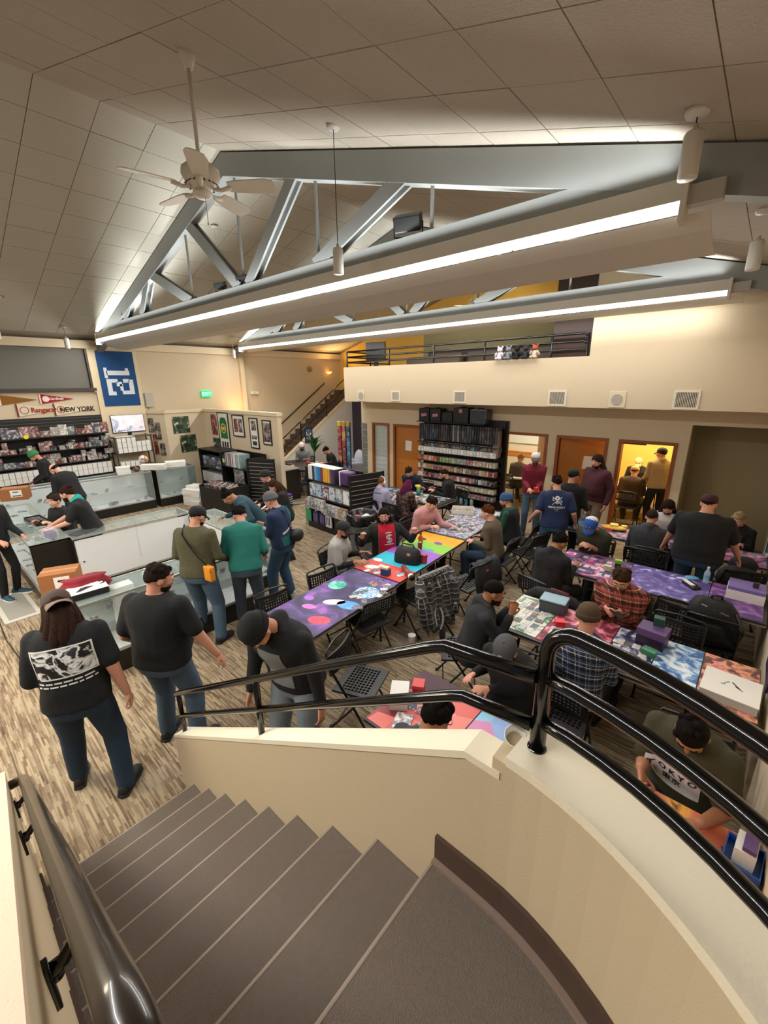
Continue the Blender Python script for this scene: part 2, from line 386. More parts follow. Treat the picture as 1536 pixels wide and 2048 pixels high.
# ceilings: two sloping planes of lay-in tiles; each tile a part
def ceiling(side):
    root = thing('ceiling' if side > 0 else 'ceiling', None, None); structure(root, 'sloping tiled ceiling, ' + ('stair side' if side > 0 else 'window side') + ' of the ridge')
    ang = math.atan(SLOPE) * side
    L0 = 7.35 if side < 0 else 7.3
    Lc = L0 / math.cos(ang)
    root.location = (RIDGE_X, -1.5, RIDGE_Z); root.rotation_euler = (0, ang, 0)
    MB().bb((min(0, side * Lc), 0, 0.02), (max(0, side * Lc), 14.7, 0.10)).build('grid_backing', GRID, root)
    px = 0.6096; py = 0.6426 if side > 0 else 0.6426
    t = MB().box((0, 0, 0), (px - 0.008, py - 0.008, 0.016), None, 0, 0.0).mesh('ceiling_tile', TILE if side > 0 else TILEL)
    n = 0
    offx = (0.0 if side > 0 else 0.0); offy = 3.99 - 0.0
    rows = int(14.7 / py)
    y_start = (2.485 + 1.5) % py
    for i in range(12):
        for j in range(-1, rows + 1):
            y = y_start + py * (j + 0.5)
            if y < 0.2 or y > 14.5: continue
            x = side * (px * (i + 0.5) - 0.235) if side > 0 else side * (px * (i + 0.5) - 0.1)
            wy = y - 1.5
            if side > 0 and (wy > 9.3 and i > 6): continue
            if side > 0 and wy < 0.7: continue
            if side < 0 and wy < -0.2: continue
            obj('ceiling_tile', t, root, (x, y, 0.008 + random.uniform(-0.0015, 0.0015))); n += 1
    # grid bars
    g = MB(); w_ = 0.012
    return root
ceiling(1); ceiling(-1)

# ---------------------------------------------------------------- staircase in the foreground
ST = thing('staircase', None, None); structure(ST, 'carpeted brown stair going down to the shop floor')
RUN, RISE, X1 = 0.28, 0.175, -2.82
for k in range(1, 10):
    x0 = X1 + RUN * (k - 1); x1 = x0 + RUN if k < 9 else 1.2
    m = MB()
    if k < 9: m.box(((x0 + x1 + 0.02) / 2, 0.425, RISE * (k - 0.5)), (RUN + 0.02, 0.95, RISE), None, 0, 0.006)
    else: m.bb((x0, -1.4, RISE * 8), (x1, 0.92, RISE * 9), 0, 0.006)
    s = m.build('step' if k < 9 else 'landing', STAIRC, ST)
    MB().box((x0 + 0.004, 0.425, RISE * k - 0.004), (0.012, 0.945, 0.011), None, 0, 0.004).build('nosing', mat('worn_highlight_nosing', '#9a8c80', 0.95), ST)  # added pale strip: painted highlight as well as wear along the step edge
m = MB()
m.prism([(X1 + 0.02, 0), (-0.55, 0), (-0.55, RISE * 8), (X1 + RUN * 8, RISE * 8)] , -0.04, 0.89, 'y'); m.build('stringer_fill', STAIRC, ST)
# skirting of the landing, curved, and on the left wall
def ring_pts(r, a0, a1, n): return [(-0.4 + r * math.cos(a0 + (a1 - a0) * k / n), r * math.sin(a0 + (a1 - a0) * k / n)) for k in range(n + 1)]
A0, A1, NA = PI / 2 , -0.9, 30
def arc_band(mb, ri, ro, z0, z1, a0=A0, a1=A1, mi=0):
    o_ = ring_pts(ro, a0, a1, NA); i_ = ring_pts(ri, a0, a1, NA); rs = []
    for (ox, oy), (ix, iy) in zip(o_, i_): rs.append([(ix, iy, z0), (ox, oy, z0), (ox, oy, z1), (ix, iy, z1)])
    mb.rings(rs, mi)
m = MB(); arc_band(m, 0.886, 0.905, 1.575, 1.685); m.bb((-0.575, 0.886, 1.575), (-0.4, 0.903, 1.685)); structure(m.build('baseboard_landing', SKIRT))
m = MB(); arc_band(m, 0.868, 0.886, 1.575, 1.59); m.bb((-0.575, 0.868, 1.575), (-0.4, 0.886, 1.59)); structure(m.build('trim_4', mat('pale_brown_bead', '#8a776b', 0.6)))
m = MB()
for k in range(1, 9):
    x0 = X1 + RUN * (k - 1); m.bb((x0 - 0.02, -0.05, RISE * (k - 1)), (x0 + RUN, -0.036, RISE * k + 0.10))
structure(m.build('baseboard_stair', SKIRT))
# stair walls
def nz(x, off): return 0.625 * (x + 3.1) + off
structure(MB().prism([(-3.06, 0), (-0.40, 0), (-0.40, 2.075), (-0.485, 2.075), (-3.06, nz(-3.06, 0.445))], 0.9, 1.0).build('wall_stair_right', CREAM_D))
m = MB().prism([(-3.065, nz(-3.065, 0.445)), (-0.485, 2.075), (-0.375, 2.075), (-0.375, 2.10), (-0.49, 2.10), (-3.065, nz(-3.065, 0.47))], 0.896, 1.005)
structure(m.build('trim_5', CAP_LIT))
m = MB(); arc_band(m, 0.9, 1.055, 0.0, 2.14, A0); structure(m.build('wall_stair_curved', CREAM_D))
m = MB(); arc_band(m, 0.895, 1.06, 2.14, 2.17, A0 - 0.045); structure(m.build('trim_6', CAP_LIT))
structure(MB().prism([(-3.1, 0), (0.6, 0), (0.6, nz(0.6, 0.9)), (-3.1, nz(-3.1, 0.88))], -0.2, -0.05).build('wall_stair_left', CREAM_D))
m = MB().prism([(-3.1, nz(-3.1, 0.88)), (0.6, nz(0.6, 0.9)), (0.6, nz(0.6, 0.92)), (-3.1, nz(-3.1, 0.90))], -0.205, -0.045)
structure(m.build('trim_7', mat('pink_cream_cap', '#d8c0a6', 0.7, bump=0.4, bscale=160)))
# railings
RL = thing('stair_railing', 'gloss black pipe railing on the cream stair wall', 'railing')
yr = 0.95; pr_ = 0.0205
MB().tube([(-3.0, yr, 0.885), (-2.95, yr, 0.92), (-0.66, yr, 2.355), (-0.60, yr, 2.385), (-0.33, yr + 0.02, 2.40)], pr_, 14).build('top_rail', BLKPIPE, RL, True)
MB().tube([(-2.97, yr, 0.70), (-0.58, yr, 2.215), (-0.53, yr, 2.24), (-0.33, yr + 0.02, 2.245)], pr_ * 0.92, 14).build('middle_rail', BLKPIPE, RL, True)
for x, zt in ((-2.96, 0.90), (-1.77, 1.655)):
    MB().cyl((x, yr, nz(x, 0.46)), (x, yr, zt), pr_ * 0.85, seg=14).build('post', BLKPIPE, RL, True)
RL2 = thing('landing_railing', 'curved gloss black pipe railing around the landing, rounded at its first post', 'railing')
a_s = math.acos(max(-1, min(1, (-0.31 + 0.4) / 0.98)))
zt = 2.555; rb = 0.075
def cpt(a, z, r=0.985): return (-0.4 + r * math.cos(a), r * math.sin(a), z)
path = [cpt(a_s, 2.10), cpt(a_s, zt - rb)]
for k in range(1, 7):
    t = k / 6 * PI / 2
    path.append(cpt(a_s - (rb / 0.98) * (1 - math.cos(t)), zt - rb + rb * math.sin(t)))
for k in range(1, 25): path.append(cpt(a_s - rb / 0.98 - k * 0.09, zt))
MB().tube(path, pr_ * 1.06, 14).build('top_rail', BLKPIPE, RL2, True)
for z in (2.405, 2.262):
    MB().tube([cpt(a_s - k * 0.085, z) for k in range(27)], pr_ * 0.92, 14).build('middle_rail' if z > 2.3 else 'lower_rail', BLKPIPE, RL2, True)
MB().cyl(cpt(a_s, 2.165), cpt(a_s, 2.172), 0.026, seg=16).build('post_flange', BLKPIPE, RL2, True)
MB().cyl(cpt(-0.1, 2.165), cpt(-0.1, zt), pr_, seg=12).build('post', BLKPIPE, RL2, True)
# hand rail on the left wall
HB = mat('worn_dark_handrail', '#2a231d', 0.28, vary=0.25, vscale=7, coat=0.3)
HR = thing('handrail', 'dark worn bar handrail on brackets along the left stair wall', 'handrail')
path = [(-2.97, -0.045, nz(-2.97, 0.80)), (-2.965, 0.0, nz(-2.965, 0.80)), (-2.93, 0.02, nz(-2.93, 0.80))] + [(x, 0.02, nz(x, 0.80)) for x in (-2.6, -2.0, -1.4, -0.9, -0.55, -0.45)] + [(-0.40, 0.02, 2.48), (-0.375, 0.02, 2.47), (-0.36, 0.015, 2.42), (-0.36, 0.0, 2.38)]
MB().tube(path, 0.026, 14, sx=1.05).build('rail_bar', HB, HR, True)
for x in (-0.80, -1.95, -2.8):
    z = nz(x, 0.80); m = MB()
    m.tube([(x, -0.048, z - 0.12), (x, -0.02, z - 0.115), (x, 0.008, z - 0.08), (x, 0.02, z - 0.02)], [0.016, 0.013, 0.011, 0.014], 8)
    m.box((x - 0.0, -0.046, z - 0.15), (0.03, 0.012, 0.11), None, 0, 0.003); m.sph((x, -0.035, z - 0.135), 0.014)
    m.build('bracket', BLKPIPE, HR, True)
# paper cup left in the gap between the two stair walls
k = thing('paper_cup', 'white paper cup stuck in the gap between the two stair walls', 'cup', (-0.39, 1.02, 2.10)); k.rotation_euler = (0.5, 0.25, 0)
MB().lathe([(0.022, 0), (0.030, 0.075), (0.032, 0.08), (0.029, 0.08), (0.021, 0.004)], seg=16).build('cup_body', mat('white_paper', '#e8e6e0', 0.6), k, True)
# ---------------------------------------------------------------- trusses, troughs, fans, hanging lamps
def make_truss(y, label):
    t = thing('roof_truss', label, 'truss', (0, y, 0), 0, 'painted roof trusses')
    xl, xr, xa = XL, XR, RIDGE_X
    for sgn, xe in ((-1, xl), (1, xr)):
        za, ze = roof(xa) - 0.02, roof(xe) - 0.02
        MB().prism([(xa, za), (xe, ze), (xe, ze - 0.29), (xa, za - 0.29)], -0.075, 0.075).build('top_chord', STEEL, t)
        if sgn < 0:
            m = MB().prism([(xa - 0.1, za - 0.33), (xa + 0.9, za - 0.55), (xa + 0.9, za - 0.60), (xa - 0.1, za - 0.40)], -0.05, 0.05)
    MB().prism([(-13.85, 4.35), (xr - 0.05, 4.35), (xr - 0.05, 4.37), (-0.55, 4.64), (-12.85, 4.64), (-13.85, 4.36)], -0.07, 0.07).build('bottom_chord', STEEL, t)
    def web(xb, zb, xt, zt, w=0.17):
        d = Vector((xt - xb, 0, zt - zb)); a = math.atan2(d.z, d.x); L_ = d.length
        m = MB()
        m.box(((xb + xt) / 2, 0.05, (zb + zt) / 2), (L_, 0.03, w), (0, -a, 0)); m.box(((xb + xt) / 2, -0.05, (zb + zt) / 2), (L_, 0.03, w), (0, -a, 0))
        m.box(((xb + xt) / 2, 0.0, (zb + zt) / 2), (L_, 0.1, 0.03), (0, -a, 0))
        m.build('web_beam', STEEL, t)
    for xb, xt, zt in ((-6.35, -5.0, 5.78), (-6.6, -8.05, 5.82), (-8.25, -9.85, 5.32), (-4.75, -3.25, 5.22), (-10.6, -9.95, 5.3), (-11.6, -11.1, 4.98)):
        web(xb, 4.62, xt, zt)
    for x, zt in ((-6.52, 6.1), (-4.72, 5.65), (-2.94, 5.1), (-8.25, 5.7), (-10.2, 5.2)):
        MB().cyl((x, 0, 4.6), (x, 0, zt), 0.02, seg=8).build('tie_rod', STEEL, t)
    return t
make_truss(4.1, 'grey gabled roof truss nearest the stair, behind the long near light trough')
make_truss(8.2, 'grey gabled roof truss in front of the balcony, the farther of the two')
def make_trough(y, label):
    t = thing('light_trough', label, 'light fixture', (0, y, 0), 0, 'fluorescent light troughs')
    x0, x1 = -13.45, -0.70
    MB().prism([(-0.19, 4.33), (-0.15, 4.475), (-0.13, 4.475), (-0.16, 4.345), (-0.10, 4.345), (-0.10, 4.33)], x0, x1, 'x').build('upper_fascia', FIXT, t)
    prof = [(-0.095, 4.262), (0.05, 4.175), (0.25, 4.115), (0.5, 4.095), (0.5, 4.11), (0.25, 4.13), (0.06, 4.19), (-0.07, 4.265)] if y < 6 else [(-0.095, 4.262), (0.0, 4.225), (0.12, 4.20), (0.2, 4.195), (0.2, 4.21), (0.12, 4.215), (0.01, 4.24), (-0.07, 4.265)]
    MB().prism(prof, x0, x1 + 0.16, 'x').build('lower_reflector', FIXT, t, False)
    n = 10; L_ = (x1 - x0) / n
    for k in range(n):
        MB().prism([(-0.185, 4.327), (-0.175, 4.27), (-0.10, 4.27), (-0.10, 4.327)], x0 + k * L_ + 0.012, x0 + (k + 1) * L_ - 0.012, 'x').build('tube_lens', TUBE, t)
    m = MB()
    m.bb((x1 - 0.015, -0.2, 4.2), (x1 + 0.02, -0.07, 4.48)); m.bb((x0 - 0.02, -0.2, 4.2), (x0 + 0.015, -0.07, 4.48)); m.build('end_cap', FIXT, t)['kind'] = 'stuff'
    MB().bb((x1 + 0.02, -0.16, 4.30), (x1 + 0.22, -0.075, 4.42)).build('ballast_box', mat('ballast_box_grey', '#a8a199', 0.5), t)
    for k in range(6):
        x = x0 + 0.7 + k * 2.3
        MB().bb((x, -0.155, 4.40), (x + 0.04, -0.07, 4.45)).build('bracket', STEEL, t)
    return t
make_trough(4.1, 'long white fluorescent light trough crossing the middle of the hall on the near truss')
make_trough(8.2, 'long white fluorescent light trough on the far truss before the balcony')
# small black spotlights clamped on the bottom chord of the near truss
BLKMET = mat('black_metal', '#17181a', 0.4)
for x, lab in ((-6.55, 'black floodlight on the near truss just left of the web foot'), (-7.25, 'black floodlight on the near truss, middle one of the left three'), (-11.6, 'small black floodlight near the far left end of the near truss'), (-3.25, 'biggest black floodlight on the near truss, right of the middle')):
    s = thing('flood_light', lab, 'light', (x, 4.1, 4.645), 0.35, 'floodlights on the near truss')
    k = 1.45 if x > -4 else 1.0
    MB().box((0, 0, 0.10 * k), (0.20 * k, 0.10 * k, 0.10 * k), (0.5, 0, 0), 0, 0.012).build('lamp_housing', BLKMET, s)
    MB().tube([(-0.11 * k, 0, 0.10 * k), (-0.11 * k, 0, 0.02), (0, 0, 0.0), (0.11 * k, 0, 0.02), (0.11 * k, 0, 0.10 * k)], 0.010, 6).build('yoke', BLKMET, s)
# cylinder pendants
PEND = mat('pendant_white', '#cfcac2', 0.5)
p0 = None
for x, y, z0, lab in ((-0.64, 3.59, 4.47, 'white cylinder pendant lamp hanging beside the right end of the near trough'), (-3.70, 3.48, 4.40, 'white cylinder pendant lamp in front of the middle of the near trough'),
                      (-0.35, 5.6, 4.25, 'white cylinder pendant lamp between the two troughs near the right wall'), (-8.3, 4.7, 4.35, 'white cylinder pendant lamp just behind the left half of the near trough'),
                      (-13.2, 3.2, 4.18, 'white cylinder pendant lamp above the blue banner'), (-13.0, 1.9, 4.30, 'white cylinder pendant lamp above the grey window shades'), (-4.9, 8.75, 4.5, 'white cylinder pendant lamp over the balcony parapet'), (-13.1, 7.6, 4.1, 'small white pendant lamp under the far trough end')):
    if p0 is None:
        p0 = thing('pendant_lamp', lab, 'lamp', (x, y, 0), 0, 'cylinder pendant lamps')
    t = thing('pendant_lamp', lab, 'lamp', (x, y, 0), 0, 'cylinder pendant lamps') if p0.get('used') else p0
    p0['used'] = 1
    MB().lathe([(0.0, z0 - 0.13), (0.052, z0 - 0.13), (0.055, z0 - 0.12), (0.055, z0 + 0.10), (0.045, z0 + 0.115), (0.016, z0 + 0.12), (0.014, z0 + 0.15), (0, z0 + 0.15)], seg=18).build('lamp_shade', PEND, t, True)
    MB().cyl((0, 0, z0 + 0.14), (0, 0, roof(x) - 0.0), 0.004, seg=6).build('cord', BLKMET if y < 3.6 else PEND, t)
    MB().lathe([(0, roof(x) - 0.035), (0.06, roof(x) - 0.03), (0.07, roof(x)), (0, roof(x) + 0.005)], seg=16).build('canopy', PEND, t, True)
# thin hanging rod pair and sprinklers
FANW = mat('fan_ivory', '#d8d0c0', 0.45)
def make_fan(x, y, z, r, label, group, rod=True, tilt=0.0, ang=0.3):
    f = thing('ceiling_fan', label, 'fan', (x, y, z), 0, group)
    MB().lathe([(0, -0.14), (0.05, -0.14), (0.075, -0.125), (0.08, -0.10), (0.055, -0.085), (0.09, -0.07), (0.13, -0.03), (0.155, 0.02), (0.15, 0.06), (0.10, 0.10), (0.04, 0.12), (0, 0.125)], seg=28).build('motor_housing', FANW, f, True)
    m = MB()
    for k in range(20):
        a = 2 * PI * k / 20; m.box((0.118 * math.cos(a), 0.118 * math.sin(a), -0.038), (0.05, 0.012, 0.006), (0, 0.75, a))
    m.build('vent_slots', BLKMET, f)
    for k in range(5):
        a = ang + 2 * PI * k / 5; b = MB()
        pts = [(0.22, -0.055), (0.30, -0.07), (r - 0.08, -0.085), (r - 0.02, -0.06), (r, 0.0), (r - 0.02, 0.06), (r - 0.08, 0.085), (0.30, 0.07), (0.22, 0.055)]
        b.prism(pts, -0.004, 0.004, 'z')
        bl = b.build('blade', FANW, f); bl.rotation_euler = (-0.25, 0, a); bl.location = (0, 0, -0.06)
        ir = MB().tube([(0.09, 0, -0.075), (0.16, 0, -0.085), (0.24, 0, -0.066)], [0.012, 0.016, 0.02], 8).build('blade_iron', FANW, f, True); ir.rotation_euler = (0, 0, a)
    if rod: MB().cyl((0, 0, 0.1), (0, 0, roof(x) - z), 0.016, seg=10).build('down_rod', FANW, f, True)
    MB().lathe([(0, roof(x) - z - 0.1), (0.03, roof(x) - z - 0.1), (0.06, roof(x) - z - 0.02), (0.06, roof(x) - z + 0.03), (0, roof(x) - z + 0.03)], seg=18).build('canopy', FANW, f, True)
    MB().tube([(0.03, 0, -0.13), (0.032, 0, -0.32), (0.03, 0, -0.34)], [0.002, 0.002, 0.006], 6).build('pull_chain', BLKMET, f)
    return f
make_fan(-3.9, 2.14, 4.80, 0.62, 'ivory five-blade ceiling fan hanging on a long rod at left of the hall', 'ceiling fans', ang=0.72)
make_fan(-6.2, 10.6, 5.10, 0.55, 'small ceiling fan turning over the balcony room', 'ceiling fans')
make_fan(-11.3, 1.6, 4.86, 0.30, 'tiny ceiling fan mount with short blades on the far left ceiling', 'ceiling fans', ang=0.1)
# vents and speakers in the balcony wall
VENTW = mat('vent_white', '#e0d6c2', 0.5); VENTD = mat('vent_dark', '#4a443c', 0.6)
for k, (x, w_, h_) in enumerate(((-7.32, 0.30, 0.26), (-5.39, 0.34, 0.28), (-3.16, 0.36, 0.30), (-1.04, 0.37, 0.31))):
    v = thing('air_vent', ['leftmost louvred air vent in the balcony wall, above the tall frosted window', 'louvred air vent in the balcony wall above the supply shelves', 'louvred air vent in the balcony wall above the open middle door', 'rightmost louvred air vent in the balcony wall, above the alcove corner'][k], 'vent', (x, YU, 2.83), 0, 'balcony wall vents')
    m = MB(); b = 0.035
    m.bb((-w_ / 2, -0.015, -h_ / 2), (w_ / 2, 0, -h_ / 2 + b)); m.bb((-w_ / 2, -0.015, h_ / 2 - b), (w_ / 2, 0, h_ / 2)); m.bb((-w_ / 2, -0.015, -h_ / 2 + b), (-w_ / 2 + b, 0, h_ / 2 - b)); m.bb((w_ / 2 - b, -0.015, -h_ / 2 + b), (w_ / 2, 0, h_ / 2 - b))
    m.build('vent_frame', VENTW, v)
    MB().bb((-w_ / 2 + b, -0.003, -h_ / 2 + b), (w_ / 2 - b, 0, h_ / 2 - b)).build('duct', VENTD, v)
    n = 13
    sl = MB().box((0, 0, 0), (0.007, 0.012, h_ - 2 * b), (0, 0, 0.5)).mesh('louvre', VENTW)
    for j in range(n): obj('louvre', sl, v, (-w_ / 2 + b + (w_ - 2 * b) * (j + 0.5) / n, -0.008, 0))
for k, x in enumerate((-8.58, -2.08)):
    v = thing('wall_speaker', ['square ceiling-style speaker with round grille at the left end of the balcony wall', 'square speaker with round grille in the balcony wall above the far right door'][k], 'speaker', (x, YU, 2.82), 0, 'balcony wall speakers')
    MB().box((0, -0.008, 0), (0.28, 0.016, 0.28), None, 0, 0.004).build('speaker_plate', mat('speaker_cream', '#d8cbb0', 0.6), v)
    m = MB(); m.cyl((0, -0.022, 0), (0, -0.014, 0), 0.095, seg=28); m.build('speaker_grille', mat('speaker_grille_grey', '#a8a091', 0.7), v)

# ---------------------------------------------------------------- doors in the back wall
PAPER = mat('white_paper_sheet', '#e9e7e0', 0.7)
BRASS = mat('brushed_metal', '#8e857a', 0.35, metal=0.8)
def door(n, x0, x1, slab=None, label=None, glass=False, z1=2.04):
    d = thing('door_%d' % n if not glass else 'window_2', None, None, (0, 0, 0)); structure(d, label)
    f = 0.06; m = MB()
    m.bb((x0, YB - 0.025, 0), (x0 + f, YB + 0.15, z1)); m.bb((x1 - f, YB - 0.025, 0), (x1, YB + 0.15, z1)); m.bb((x0 + f, YB - 0.025, z1 - f), (x1 - f, YB + 0.15, z1))
    m.build('door_frame' if not glass else 'window_frame', WOODD, d)
    if slab is not None:
        w_ = x1 - x0 - 2 * f; hx, a, paper = slab
        right = hx > (x0 + x1) / 2; sg = -1 if right else 1
        s = MB().bb((0, -0.02, 0.01), (sg * w_, 0.02, z1 - f - 0.005)).build('door_slab', WOOD, d); s.location = (hx, YB + 0.06, 0); s.rotation_euler = (0, 0, a)
        m = MB(); m.cyl((sg * (w_ - 0.07), -0.07, 1.0), (sg * (w_ - 0.07), -0.02, 1.0), 0.012, seg=8); m.cyl((sg * (w_ - 0.07), -0.065, 1.0), (sg * (w_ - 0.18), -0.065, 1.0), 0.010, seg=8); m.build('door_handle', BRASS, s)
        if paper:
            px, pz, pw, ph, pa = paper
            q = MB().box((0, 0, 0), (pw, 0.002, ph)).build('paper_notice', PAPER, s); q.location = (sg * px, -0.022, pz); q.rotation_euler = (0, pa, 0)
    return d
door(1, -7.95, -6.95, (-6.99 - 0.02, 0.0, (0.42, 1.45, 0.22, 0.28, 0.05)), 'closed red-brown wooden door beside the supply shelves')
door(2, -4.54, -3.5, (-3.57, -1.05, (0.52, 1.42, 0.2, 0.3, 0.03)), 'wooden door open into the pale room')
door(3, -3.31, -2.28, (-3.24, 0.50, (0.60, 1.45, 0.22, 0.28, 0.08)), 'red-brown wooden door half open beside the maroon shirt')
door(4, -2.09, -1.11, None, 'doorway open to the yellow room')
MB().bb((-2.02, YB + 0.02, 1.95), (-1.62, YB + 0.09, 2.0)).build('door_closer', BLKMET, bpy.data.objects['door_4'])
WG = door(5, -8.78, -8.11, None, 'tall narrow frosted window in a red-brown frame', True)
MB().bb((-8.72, YB + 0.05, 0.05), (-8.17, YB + 0.07, 1.98)).build('pane', mat('frosted_pane', '#b9c2c0', 0.5, vary=0.06, vscale=30), WG)
for k in range(14): MB().bb((-8.71, YB + 0.044, 0.12 + k * 0.135), (-8.18, YB + 0.05, 0.125 + k * 0.135)).build('blind_line', mat('blind_line_grey', '#a3acab', 0.6), WG)
# glass-block panel following the curved corner
GB = thing('window_3', None, None); structure(GB, 'curved panel of square glass blocks')
GBM = mat('glass_block', '#7e857c', 0.12, spec=0.8, coat=0.6, vary=0.3, vscale=14)
MORT = mat('white_mortar', '#d9d6cc', 0.8)
na, nzb = 4, 9
blk = MB().box((0, 0, 0), (0.178, 0.05, 0.178), None, 0, 0.012).mesh('glass_block', GBM)
for i in range(na):
    a = PI * 1.5 - (PI / 2) * (i + 0.5) / na * 0.98
    for j in range(nzb):
        obj('glass_block', blk, GB, (cx0 + (R0 - 0.02) * math.cos(a), cy0 + (R0 - 0.02) * math.sin(a), 0.25 + (j + 0.5) * 1.75 / nzb), (0, 0, a + PI / 2))
m = MB(); m.prism([(cx0 + (R0 - 0.01) * math.cos(PI * 1.5 - k * PI / 16), cy0 + (R0 - 0.01) * math.sin(PI * 1.5 - k * PI / 16)) for k in range(9)] + [(cx0 + (R0 - 0.07) * math.cos(PI - -k * PI / 16), cy0 + (R0 - 0.07) * math.sin(PI + k * PI / 16)) for k in range(9)], 0.25, 2.0, 'z')
m.build('mortar', MORT, GB)

# ---------------------------------------------------------------- stair at the far left, balcony rail, room upstairs
BS = thing('far_staircase', None, None); structure(BS, 'straight far stair rising along the left wall to the balcony')
ns = 16; y0s, z1s = 8.55, 2.9; dy = (12.9 - y0s) / ns; dz = z1s / ns
for k in range(ns):
    MB().bb((-13.98, y0s + dy * k, dz * k), (-12.94, y0s + dy * (k + 1) + 0.02, dz * (k + 1))).build('step', mat('far_stair_tread', '#5b4a3c', 0.9), BS)
structure(MB().prism([(y0s - 0.05, 0), (12.9, 0), (12.9, 2.95), (y0s - 0.05, 0.12)], -12.94, -12.86, 'x').build('wall_stair_far', WHITEP))
structure(MB().prism([(y0s - 0.05, 0.10), (12.9, 2.93), (12.9, 3.02), (y0s - 0.05, 0.20)], -12.96, -12.84, 'x').build('trim_8', TRIMC))
RS = thing('far_stair_railing', 'thin dark pipe railing rising along the open side of the far stair', 'railing')
sl = (2.95 - 0.12) / (12.9 - y0s)
def rz(y, o_): return 0.16 + (y - y0s) * sl + o_
for o_, nm in ((0.78, 'top_rail'), (0.42, 'middle_rail')):
    MB().tube([(-12.9, y0s + 0.1, rz(y0s + 0.1, o_)), (-12.9, 12.6, rz(12.6, o_))], 0.022, 8).build(nm, BLKPIPE, RS, True)
for y in (y0s + 0.1, 9.9, 11.2, 12.5): MB().cyl((-12.9, y, rz(y, 0.03)), (-12.9, y, rz(y, 0.78)), 0.02, seg=8).build('post', BLKPIPE, RS)
RW = thing('wall_handrail', 'dark handrail on the left wall above the far stair', 'handrail')
MB().tube([(-13.94, 9.2, rz(9.2, 0.75)), (-13.90, 9.25, rz(9.25, 0.75)), (-13.90, 12.0, rz(12.0, 0.75)), (-13.94, 12.05, rz(12.05, 0.75))], 0.024, 8).build('rail_bar', BLKPIPE, RW, True)
for y in (9.8, 11.5): MB().tube([(-14.0, y, rz(y, 0.68)), (-13.90, y, rz(y, 0.73))], 0.012, 6).build('bracket', BLKPIPE, RW)
BR = thing('balcony_railing', 'low black pipe railing along the top of the balcony wall', 'railing')
zb0 = 3.59
for z, nm in ((4.0, 'top_rail'), (3.86, 'upper_rail'), (3.72, 'lower_rail')):
    MB().tube([(-9.18, 10.6, z), (-9.18, 8.90, z), (-9.14, 8.82, z), (-2.80, 8.82, z), (-2.72, 8.82, z - 0.05)], 0.022, 8).build(nm, BLKPIPE, BR, True)
for x in (-9.17, -7.6, -6.2, -4.85, -3.4, -2.72): MB().cyl((x, 8.82, zb0), (x, 8.82, 4.0), 0.022, seg=8).build('post', BLKPIPE, BR)
MB().cyl((-9.18, 9.8, zb0), (-9.18, 9.8, 4.0), 0.022, seg=8).build('post', BLKPIPE, BR)
structure(MB().bb((-8.4, 11.4, 2.9), (-3.3, 11.5, 4.72)).build('wall_upstairs', mat('grey_green_paint', '#9a9474', 0.85)))
structure(MB().bb((-3.45, 9.0, 2.9), (-2.66, 9.1, 5.25)).build('wall_brown_panel', DKWOOD))
structure(MB().bb((-3.75, 10.2, 2.9), (-3.5, 10.3, 5.3)).build('trim_9', TRIMC))
k = thing('dark_cabinet', 'dark shelf cabinet standing behind the balcony railing', 'cabinet', (-5.6, 10.6, 2.9))
m = MB(); m.bb((-1.9, -0.2, 0), (1.9, 0.2, 1.1)); m.build('cabinet_body', mat('brown_black_cabinet', '#3c332c', 0.6), k)
for x in (-1.3, -0.1, 1.1): MB().bb((x - 0.5, -0.215, 0.08), (x + 0.5, -0.2, 1.02)).build('cabinet_door', mat('taupe_cabinet', '#6a5d52', 0.6), k)
for x, lab in ((-8.55, 'black desk monitor seen from behind at the left end of the balcony'),):
    k = thing('monitor', lab, 'monitor', (x, 9.35, 2.9), 0.25)
    MB().bb((-0.3, -0.03, 0.85), (0.3, 0.03, 1.35)).build('screen_back', BLKMET, k); MB().bb((-0.06, -0.03, 0.35), (0.06, 0.03, 0.9)).build('stand', BLKMET, k); MB().bb((-0.2, -0.15, 0.0), (0.2, 0.15, 0.36)).build('desk_box', BLACK, k)
k = thing('sofa', 'low grey sofa behind the balcony railing at its left end', 'sofa', (-7.2, 9.9, 2.9))
MB().box((0, 0, 0.25), (1.8, 0.8, 0.5), None, 0, 0.06).build('seat', mat('grey_sofa', '#76695f', 0.9), k); MB().box((0, 0.36, 0.6), (1.8, 0.22, 0.7), None, 0, 0.07).build('backrest', mat('grey_sofa', '#76695f', 0.9), k)
